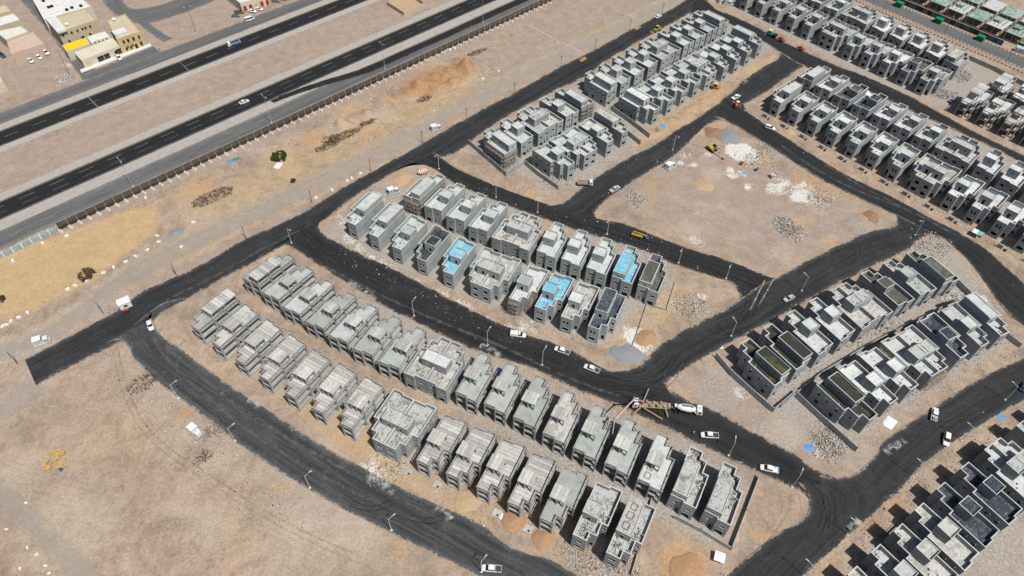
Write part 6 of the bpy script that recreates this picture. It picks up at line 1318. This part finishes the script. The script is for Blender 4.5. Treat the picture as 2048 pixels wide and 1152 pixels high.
# loaders
def loader(p, rz, label, col, back=False):
    o = truck(p, rz, label, 'loader', 'backhoe_loader' if back else 'wheel_loader', 0); mk('body', loft([(-2.4, .7, .6, .7, 1.3, 1.7), (-.8, .75, .65, .7, 1.4, 1.8), (1.6, .6, .5, .7, 1.2, 1.4)]).mesh('body', col), o); c = mk('cab', loft([(-1.0, .7, .6, 1.5, 2.0, 2.8), (.5, .7, .6, 1.5, 2.0, 2.75)]).mesh('cab', M_glass), o); mk('cab_roof', MB().box(-1.1, .6, -.75, .75, 2.8, 2.92).mesh('roof', paint('canopy_cream', (.60, .50, .22)) if back else col), c)
    wheels(o, (-1.5, 1.3), .95, .65, .45)
    for s in (-.6, .6): mk('lift_arm', MB().tube((.4, s, 1.5), (2.7, s, .7), .11, n=6).mesh('arm', col), o)
    mk('bucket', MB().add([(2.5, -1.2, .1), (3.4, -1.2, .1), (2.5, -1.2, 1.0), (2.5, 1.2, .1), (3.4, 1.2, .1), (2.5, 1.2, 1.0)], [(0, 1, 4, 3), (0, 3, 5, 2), (0, 2, 1), (3, 4, 5)]).mesh('bucket', M_steel), o)
    if back:
        mk('digger_boom', MB().tube((-2.3, 0, 1.2), (-3.8, .3, 2.8), .16, .13, 6).mesh('boom', col), o); mk('dipper_arm', MB().tube((-3.8, .3, 2.8), (-5.2, .6, 1.0), .13, .1, 6).mesh('dipper', col), o); mk('digger_bucket', MB().obox((-5.2, .6, .6), (.7, .6, .7), .2).mesh('bucket', M_steel), o)
loader((1313, 62), 215, 'yellow wheel loader on the perimeter road', p_yel); loader((1431, 178), -30, 'orange backhoe loader on the dug earth', p_org, True)
# tracked excavator on the lot
o = truck((1423, 300), -55, 'yellow tracked excavator with outstretched arm on the spoil lot', 'excavator', 'excavator', -.05)
for s in (-1, 1): mk('track', MB().box(-1.9, 1.9, s * 1.1 - .3, s * 1.1 + .3, 0, .8).mesh('track', M_tyre), o)
mk('house', loft([(-2.2, 1.2, 1.1, .9, 1.5, 2.0), (-.2, 1.25, 1.1, .9, 1.6, 2.0), (1.3, 1.2, 1.0, .9, 1.3, 1.5)]).mesh('house', p_yel), o); mk('cab', loft([(-.2, .5, .42, 1.4, 2.0, 2.9), (1.3, .5, .4, 1.4, 2.0, 2.8)]).mesh('cab', M_glass), o).location = (0, .75, 0)
mk('boom', MB().tube((1.0, -.2, 1.8), (4.4, -.2, 3.6), .3, .24, 6).mesh('boom', p_yel), o); mk('dipper_arm', MB().tube((4.4, -.2, 3.6), (7.2, -.2, 1.6), .22, .15, 6).mesh('dipper', p_yel), o); mk('bucket', MB().obox((7.4, -.2, .9), (.9, 1.0, 1.0), 0, .4).mesh('bucket', M_steel), o)
# mixer drum standing on the ground, red mixer
o = truck((846, 347), 25, 'orange and white striped mixer drum lying on the ground', 'mixer drum', 'mixer_drum', -.1)
sts = [(-2.2, .5), (-1.6, .95), (-.8, 1.25), (0, 1.35), (.8, 1.2), (1.6, .85), (2.1, .5)]
for i, ((xa, ra), (xb, rb)) in enumerate(zip(sts[:-1], sts[1:])):
    for k_ in range(2):
        t0, t1 = k_ / 2, (k_ + 1) / 2; mk('drum_band', drum([(xa + (xb - xa) * t0, ra + (rb - ra) * t0), (xa + (xb - xa) * t1, ra + (rb - ra) * t1)], paint('drum_orange', (.58, .15, .05)) if k_ else p_white, 16, (1.35, 0)), o)
for x in (-1.1, 1.1): mk('cradle', MB().box(x - .15, x + .15, -1.0, 1.0, -.1, .45).mesh('cradle', M_wood), o)
o = truck((1472, 215), 60, 'red self-loading mixer at the lot corner', 'mixer', 'site_mixer', .09); mk('chassis', MB().box(-2.0, 2.0, -.7, .7, .5, .9).mesh('chassis', p_red), o); mk('drum', drum([(-1.9, .4), (-1.2, .85), (-.3, .95), (.5, .5)], p_red, 14, (1.75, .1)), o); mk('canopy', MB().box(.6, 1.9, -.7, .7, 2.3, 2.4).mesh('canopy', p_white), o); mk('seat_box', MB().box(.8, 1.6, -.5, .5, .9, 1.5).mesh('seat', M_tyre), o); wheels(o, (-1.3, 1.4), .8, .45, .3)
for sx in (.7, 1.8):
    for sy in (-.6, .6): mk('post', MB().tube((sx, sy, .9), (sx, sy, 2.3), .035, n=5).mesh('post', M_tyre), o)
# small coloured plant on the lot
for p, c, lab in (((1483, 328), p_red, 'small red and pink mixer on the spoil lot'), ((1513, 340), paint('blue_plant', (.03, .12, .42)), 'small blue compressor on the spoil lot')):
    o = truck(p, 40, lab, 'compressor', 'trailer_compressor', -.1); mk('housing', loft([(-1.0, .5, .4, .4, .9, 1.2), (.9, .5, .4, .4, .8, 1.0)]).mesh('housing', c), o); mk('drawbar', MB().tube((.9, 0, .5), (2.0, 0, .35), .06, n=5).mesh('drawbar', p_yel), o); wheels(o, (-.2,), .5, .3, .18)
# ================================================================== PEOPLE
def person(p, rz, label, top, legs, z=0.0, step=.16):
    x, y = P2(p); o = thing('person', label, 'person', (x, y, max(gh(x, y), z)), R(rz))
    js = [(0, 0, .92, .15), (0, 0, 1.15, .15), (0, 0, 1.38, .19), (0, 0, 1.50, .08), (.02, 0, 1.58, .09), (.03, 0, 1.70, .11), (.02, 0, 1.78, .07)]
    ed = [(0, 1), (1, 2), (2, 3), (3, 4), (4, 5), (5, 6)]
    for s in (-1, 1):
        b_ = len(js); js += [(0, s * .10, .88, .10), (s * step * .5, s * .11, .48, .075), (s * step - .03, s * .11, .09, .05), (s * step + .12, s * .12, .05, .045)]; ed += [(0, b_), (b_, b_ + 1), (b_ + 1, b_ + 2), (b_ + 2, b_ + 3)]
        c = len(js); js += [(0, s * .20, 1.40, .065), (-s * .05, s * .26, 1.12, .052), (s * -.02 + .08, s * .25, .88, .04), (s * -.02 + .12, s * .245, .79, .04)]; ed += [(2, c), (c, c + 1), (c + 1, c + 2), (c + 2, c + 3)]
    me = bpy.data.meshes.new('body'); me.from_pydata([q[:3] for q in js], ed, []); b2 = bpy.data.objects.new('body', me); COL.objects.link(b2); b2.parent = o
    sk = b2.modifiers.new('skin', 'SKIN'); sv = me.skin_vertices[0].data
    for v_, q in zip(sv, js): v_.radius = (q[3], q[3])
    sv[0].use_root = True; ss = b2.modifiers.new('sub', 'SUBSURF'); ss.levels = 1; ss.render_levels = 1
    k = N('clothes', .9, .1); sp = k.n('ShaderNodeSeparateXYZ'); tc = k.n('ShaderNodeTexCoord'); k.l(tc.outputs['Object'], sp.inputs[0])
    k.col(k.ramp(k.math('DIVIDE', sp.outputs[2], 1.9), [(.48, legs), (.50, top), (.795, top), (.80, (.25, .14, .09)), (.89, (.25, .14, .09)), (.905, (.02, .018, .016))])); k.t.nodes[-1]
    for n_ in k.t.nodes:
        if n_.type == 'VALTORGB': n_.color_ramp.interpolation = 'CONSTANT'
    me.materials.append(k.m)
    hd = mk('headwear', loft([(-.12, .08, .04, 1.72, 1.78, 1.82), (0, .13, .08, 1.72, 1.80, 1.87), (.13, .10, .05, 1.72, 1.77, 1.82)]).mesh('headwear', p_yel if top[1] > top[0] + .1 else p_white), o)
person((320, 101), 30, 'person in dark clothes walking beside the frontage road', (.03, .03, .035), (.025, .025, .03))
person((1386, 869), 200, 'person in pale shirt standing behind the white pickup', (.6, .6, .6), (.08, .08, .10), .09)
person((1697, 1061), 120, 'person in bright lime vest at the bottom street lamp', (.35, .62, .05), (.06, .07, .12))
person((1508, 35), 200, 'person in bright lime vest near the far villas', (.35, .62, .05), (.06, .07, .12))
# ================================================================== ROADSIDE SHOPS (far left)
M_beige = concrete('plaster_beige', (.50, .43, .31), .3, .3, rv=.08); M_cream = concrete('plaster_cream', (.56, .52, .42), .3, .3, rv=.08); M_wroof = concrete('roof_whitewash', (.60, .60, .585), .35, .4, rv=.06); M_pinkr = concrete('roof_pink', (.50, .385, .31), .2, .3, rv=.06); M_yroof = simple('roof_yellow_sheet', (.80, .56, .01), .5, .4); M_ochre = concrete('plaster_ochre', (.54, .43, .22), .3, .3, rv=.08)
def block(o, pts, z0, z1, wallm, roofm, par=.35, wins=(), name='wall'):
    """pts: footprint corners in photo pixels of the roof edge (level z1), order round the roof"""
    w = [P(px, py, z1) for px, py in pts]
    poly = [(q.x - o.location.x, q.y - o.location.y) for q in w]
    area = sum(a[0] * b[1] - b[0] * a[1] for a, b in zip(poly, poly[1:] + poly[:1]))
    if area < 0: poly = poly[::-1]
    v, f, uv = walls(poly, z0, z1, z1 - par, [], .25)
    wo = mk(name, uvmesh(name, v, f, uv), o, wallm)
    ri = inset(poly, .2); r = MB(); r.add([(x, y, z1 - par) for x, y in ri], [tuple(range(len(ri)))]); mk('roof', r.mesh('roof', roofm), o)
    return poly, wo
def facade(o, poly, edge, wins, mat, nm='window'):
    """windows on one wall: (fraction along, width, z0, z1)"""
    a = Vector(poly[edge]); b = Vector(poly[(edge + 1) % len(poly)]); d = (b - a); L = d.length; d /= L; rz = math.atan2(d.y, d.x); n = Vector((d.y, -d.x))
    for t, w, z0, z1 in wins:
        c = a + d * (L * t) + n * .01
        fr = mk(nm, MB().obox((c.x, c.y, (z0 + z1) / 2), (w, .14, z1 - z0), rz).mesh(nm, mat), o)
        c2 = c + n * .06; mk('frame', MB().obox((c2.x, c2.y, z0 - .06), (w + .3, .2, .12), rz).mesh('sill', M_cream), fr)
def near_edge(poly):
    """index of the wall that faces the highway"""
    best = 0; bv = -9
    for i in range(len(poly)):
        a = Vector(poly[i]); b = Vector(poly[(i + 1) % len(poly)]); d = (b - a).normalized(); n = Vector((d.y, -d.x)); s = -n.dot(HN)
        if s > bv: bv = s; best = i
    return best
def hpt(px, py, z=0): v = P(px, py, z); return (v.x, v.y, 0)
def C0(x, y): return (x / 6.4, y / 6.4)
o = thing('shop_hall', 'long cream single storey shop hall with dark shop windows', 'building', hpt(180, 125))
poly, w = block(o, [C0(950, 665), C0(1100, 620), C0(1535, 575), C0(1455, 478), C0(1130, 560)][:0] or [C0(945, 670), C0(1440, 480), C0(1535, 580), C0(1045, 775)], -.2, 4.2, M_cream, M_cream, .3); e = near_edge(poly)
facade(o, poly, e, [(.14, 2.8, .2, 2.4)], M_ochre, 'shutter'); facade(o, poly, e, [(.44, 3.0, .3, 2.9), (.60, 2.6, .3, 2.9), (.84, 1.2, .2, 2.6), (.93, 2.8, .3, 2.9)], M_glass, 'shop_window')
o = thing('yellow_roof_annex', 'small annex with bright yellow sheet roof behind the shop hall', 'building', hpt(150, 95)); block(o, [C0(795, 580), C0(1095, 482), C0(1150, 550), C0(850, 655)], -.2, 5.2, M_cream, M_yroof, .05)
o = thing('white_roof_annex', 'annex with white sheet roof beside the yellow roof', 'building', hpt(200, 80)); poly, w = block(o, [C0(1110, 470), C0(1340, 400), C0(1405, 462), C0(1160, 545)], -.2, 5.4, M_cream, M_wroof, .05); facade(o, poly, near_edge(poly), [(.2, .8, 4.3, 4.9), (.4, .8, 4.3, 4.9), (.6, .8, 4.3, 4.9), (.8, .8, 4.3, 4.9)], M_dark)
o = thing('beige_apartment_block', 'large beige two storey block with whitewashed roof terrace', 'building', hpt(150, 60)); poly, w = block(o, [C0(590, 255), C0(1090, 110), C0(1235, 250), C0(740, 415)], -.2, 8.2, M_beige, M_beige, .5)
facade(o, poly, near_edge(poly), [(.08, .9, 5.4, 6.6), (.30, .9, 5.4, 6.6), (.45, .9, 5.4, 6.6), (.58, .9, 5.4, 6.6), (.66, .9, 5.4, 6.6), (.78, .9, 5.4, 6.6), (.16, .9, 1.6, 3.0), (.5, 1.4, .2, 2.8), (.7, .9, 1.6, 3.0)], M_dark)
block(o, [C0(590, 250), C0(715, 205), C0(850, 375), C0(735, 412)], 8.0, 8.9, M_wroof, M_wroof, .1, name='roof_room'); 
tk = [P(*C0(870, 320), 9.0)]
def tank(par, px, py, z): q = P(px, py, z); mk('water_tank', MB().tube((q.x - par.location.x - .9, q.y - par.location.y, z + .7), (q.x - par.location.x + .9, q.y - par.location.y, z + .7), .7, n=12).mesh('tank', p_white), par)
tank(o, *C0(870, 325), 7.75)
o = thing('white_terrace_block', 'wide grey white block with many small roof openings', 'building', hpt(130, 20)); poly, w = block(o, [C0(390, -60), C0(900, -160), C0(1170, 80), C0(560, 250)], -.2, 7.4, M_cream, M_wroof, .5)
facade(o, poly, near_edge(poly), [(.2, 1, 4.6, 5.8), (.4, 1, 4.6, 5.8), (.6, 1, 4.6, 5.8)], M_dark)
for i, (x_, y_) in enumerate([(735, 75), (668, 90), (628, 103), (745, 165), (860, 135), (925, 108), (668, 187), (1040, 85), (560, 20)]):
    q = P(*C0(x_, y_), 6.9); mk('roof_unit', MB().box(q.x - o.location.x - .6, q.x - o.location.x + .6, q.y - o.location.y - .5, q.y - o.location.y + .5, 6.9, 7.9).mesh('unit', M_dark if i % 3 else p_white), o)
o = thing('ochre_house', 'ochre two storey house with arched windows and white roof room', 'building', hpt(255, 75)); poly, w = block(o, [C0(1375, 262), C0(1600, 175), C0(1800, 400), C0(1490, 500)], -.2, 7.8, M_ochre, M_beige, .6)
e = near_edge(poly); facade(o, poly, e, [(.22, .9, 4.4, 6.2), (.40, 1.0, 4.4, 6.2), (.62, 1.0, 4.4, 6.4), (.85, .9, 4.4, 6.2), (.22, .9, .8, 2.4), (.40, .8, .8, 2.4), (.62, 1.2, .2, 2.6), (.85, .9, .8, 2.4)], M_dark); block(o, [C0(1425, 400), C0(1580, 345), C0(1630, 395), C0(1480, 450)], 7.2, 8.6, M_wroof, M_wroof, .1, name='roof_room'); tank(o, *C0(1470, 262), 7.3)
for t in (.3, .5, .85):
    a = Vector(poly[e]); b = Vector(poly[(e + 1) % 4]); c = a.lerp(b, t); mk('awning', MB().obox((c.x + .3, c.y - .5, 3.6), (1.3, .9, .1), HA, 0, .3).mesh('awning', p_org), o)
o = thing('pink_hall', 'broad hall with flat dusty pink roof and white back roof', 'building', hpt(50, 90)); block(o, [C0(80, 515), C0(420, 410), C0(560, 560), C0(140, 690)], -.2, 4.6, M_pinkr, M_pinkr, .12); block(o, [C0(-60, 400), C0(270, 330), C0(365, 400), C0(75, 510)], -.2, 6.0, M_beige, M_wroof, .3, name='rear_wall')
o = thing('flat_roof_house', 'low house with white sheet roof at the lane corner', 'building', hpt(15, 30)); block(o, [C0(-120, 250), C0(170, 165), C0(260, 250), C0(-60, 350)], -.2, 6.4, M_beige, M_wroof, .3); block(o, [C0(-120, 120), C0(60, 60), C0(140, 130), C0(-60, 200)], -.2, 6.0, M_beige, M_beige, .4, name='rear_wall')
o = thing('corner_house', 'beige corner house at the lower end of the shop yard', 'building', hpt(-5, 170)); block(o, [C0(-220, 1000), C0(-20, 930), C0(40, 1040), C0(-180, 1110)], -.2, 4.5, M_cream, M_beige, .3)
o = thing('red_door_shop', 'white shop with a row of red doors on the frontage road', 'building', hpt(510, 0)); poly, w = block(o, [(480, 6), (536, -9), (500, -40), (440, -25)], -.2, 5.0, M_cream, M_wroof, .4); facade(o, poly, near_edge(poly), [(.12, 1.7, .1, 2.8), (.32, 1.7, .1, 2.8), (.72, 1.7, .1, 2.8), (.92, 1.7, .1, 2.8)], p_red, 'red_door'); facade(o, poly, near_edge(poly), [(.52, 1.7, .1, 2.8)], M_ochre, 'tan_door')
fp = [P2((160, 140)), P2((300, 87)), P2((303, 92)), P2((163, 146))]
mk('pavement', MB().prism(fp[::-1] if sum(a[0] * b[1] - b[0] * a[1] for a, b in zip(fp, fp[1:] + fp[:1])) < 0 else fp, -.2, .22).mesh('pavement', M_wroof)); tag(bpy.data.objects['pavement.002'] if 'pavement.002' in bpy.data.objects else COL.objects[-1], kind='structure')
ribbon('lane', [(45, -40), (130, 60), (200, 150)], [(5, -40), (95, 60), (165, 160)], M_as_front, .012, .5, 3); ribbon('lane', [(238, -14), (252, 12), (275, 20), (330, 8), (376, -14)], [(190, -24), (215, 20), (262, 46), (300, 48), (380, 22), (452, -10)], M_as_front, .016, .5, 3); ribbon('lane', [(268, 40), (300, 66), (325, 84)], [(300, 46), (318, 62), (345, 76)], M_as_front, .024, .4, 2)
ribbon('parking_apron', [(170, 148), (305, 92)], [(195, 172), (330, 112)], M_as_front, .020, .4, 2)
# walled yard on the median
o = thing('walled_yard', 'low walled sandy yard on the highway median', 'yard', hpt(808, 26)); q = [P2((775, 10)), P2((808, 31)), P2((849, 12)), P2((815, -12))]; q = [(x - o.location.x, y - o.location.y) for x, y in q]
for a, b in zip(q, q[1:] + q[:1]):
    a, b = Vector(a), Vector(b); d = b - a; c = (a + b) / 2; mk('yard_wall', MB().obox((c.x, c.y, .9), (d.length + .2, .25, 2.2), math.atan2(d.y, d.x)).mesh('yard_wall', M_beige), o)
mk('yard_floor', MB().add([(x, y, -.02) for x, y in (q if sum(a[0] * b[1] - b[0] * a[1] for a, b in zip(q, q[1:] + q[:1])) > 0 else q[::-1])], [(0, 1, 2, 3)]).mesh('floor', h_sd), o)
# ================================================================== COMPOUND BEYOND THE AVENUE
M_gslab = speckled('slab_green_stained', (.33, .38, .36), (.12, .25, .20), .6, .4)
n_ = 0
for r_ in range(2):
    for i in range(9):
        s = -18 + i * 10.4; off = 22 + r_ * 17
        if r_ == 0 and i > 7: continue
        a = av(s, off); a2 = Vector(a); o = thing('slab_frame', '%s stained slab on bare columns, %s along the %s compound row' % ('green' if (i + r_) % 2 else 'grey', ORD[i], 'avenue side' if r_ == 0 else 'inner'), 'building frame', (a[0], a[1], 0), math.atan2(AVd.y, AVd.x), 'slab frames beyond the avenue')
        mk('slab', MB().box(0, 8.6, 0, 12.5, 3.9, 4.25).mesh('slab', M_gslab if (i + r_) % 2 else M_screed), o)
        for x in (.4, 4.3, 8.2):
            for y in (.4, 6.2, 12.0): mk('column', MB().box(x - .2, x + .2, y - .2, y + .2, -.2, 3.9).mesh('column', M_concd), o)
        mk('floor_beam', MB().box(0, 8.6, -.05, .25, .1, .6).mesh('beam', M_conc), o)
        if r_ == 0 and i in (4, 6, 7):
            for x in (1, 3, 5, 7):
                for y in (2, 5, 8, 11): mk('starter_post', MB().box(x - .12, x + .12, y - .12, y + .12, 4.25, 6.4).mesh('starter', M_gslab), o)
            mk('upper_shutter', MB().box(1.2, 5.0, 5.4, 7.8, 5.6, 5.75).mesh('shutter', M_gslab), o)
hp = [simple('hoarding_dark', (.022, .03, .028)), simple('hoarding_teal', (.02, .10, .10)), simple('hoarding_photo', (.16, .14, .13)), simple('hoarding_bluegrey', (.08, .15, .25))]
a = av(-20, 15.2); o = thing('printed_hoarding', 'dark printed hoarding along the far side of the avenue', 'hoarding', (a[0], a[1], 0), math.atan2(AVd.y, AVd.x))
for i in range(30): mk('panel', MB().box(i * 2.6, i * 2.6 + 2.56, -.06, .06, -.1, 2.6).mesh('panel', hp[(i * 7 // 3) % 4]), o)
def q0(x, y): return (1700 + x / 5.76, y / 5.76)
for i, (x_, y_) in enumerate([(555, 75), (1010, 262), (1490, 465)]):
    v = P(*q0(x_, y_)); o = thing('green_tent', 'bright green netted tent, %s along the printed hoarding' % ORD[i], 'tent', (v.x, v.y, 0), math.atan2(AVd.y, AVd.x), 'green tents by the avenue'); g = simple('tent_green', (.01, .20, .085), .7, .2)
    mk('tent_sides', MB().add([(-1.9, -1.6, 0), (1.9, -1.6, 0), (1.9, 1.6, 0), (-1.9, 1.6, 0), (-1.8, -1.5, 2.6), (1.8, -1.5, 2.6), (1.8, 1.5, 2.6), (-1.8, 1.5, 2.6)], [(0, 1, 5, 4), (1, 2, 6, 5), (2, 3, 7, 6), (3, 0, 4, 7)]).mesh('sides', g), o)
    mk('tent_roof', MB().add([(-1.95, -1.65, 2.6), (1.95, -1.65, 2.6), (1.95, 1.65, 2.6), (-1.95, 1.65, 2.6), (-1.0, 0, 3.2), (1.0, 0, 3.2)], [(0, 1, 5, 4), (2, 3, 4, 5), (1, 2, 5), (3, 0, 4), (3, 2, 1, 0)]).mesh('tent_roof', g), o)
canopy(q0(1935, 505), -40, 'orange shade canopy at the compound entrance', 2.4, 1.6, 2.6, [to]); canopy(q0(1995, 520), -40, 'green shade canopy at the compound entrance', 2.2, 1.8, 2.8, [tg]); cabin(q0(1955, 600), -42, 'pale blue site cabin by the compound entrance', 2.6, 1.3, 2.5, hb, hwt)
avl = lamp_proto(9.0, 1.4, False, M_pole)
put_lamps(avl, [(q0(*p), AVn.x, 'dark lamp post on the brick pavement %s' % t) for p, t in (((385, 130), 'behind the dusty twin'), ((1075, 400), 'opposite the second green tent'), ((1790, 735), 'opposite the compound entrance'))], 'avenue lamps')
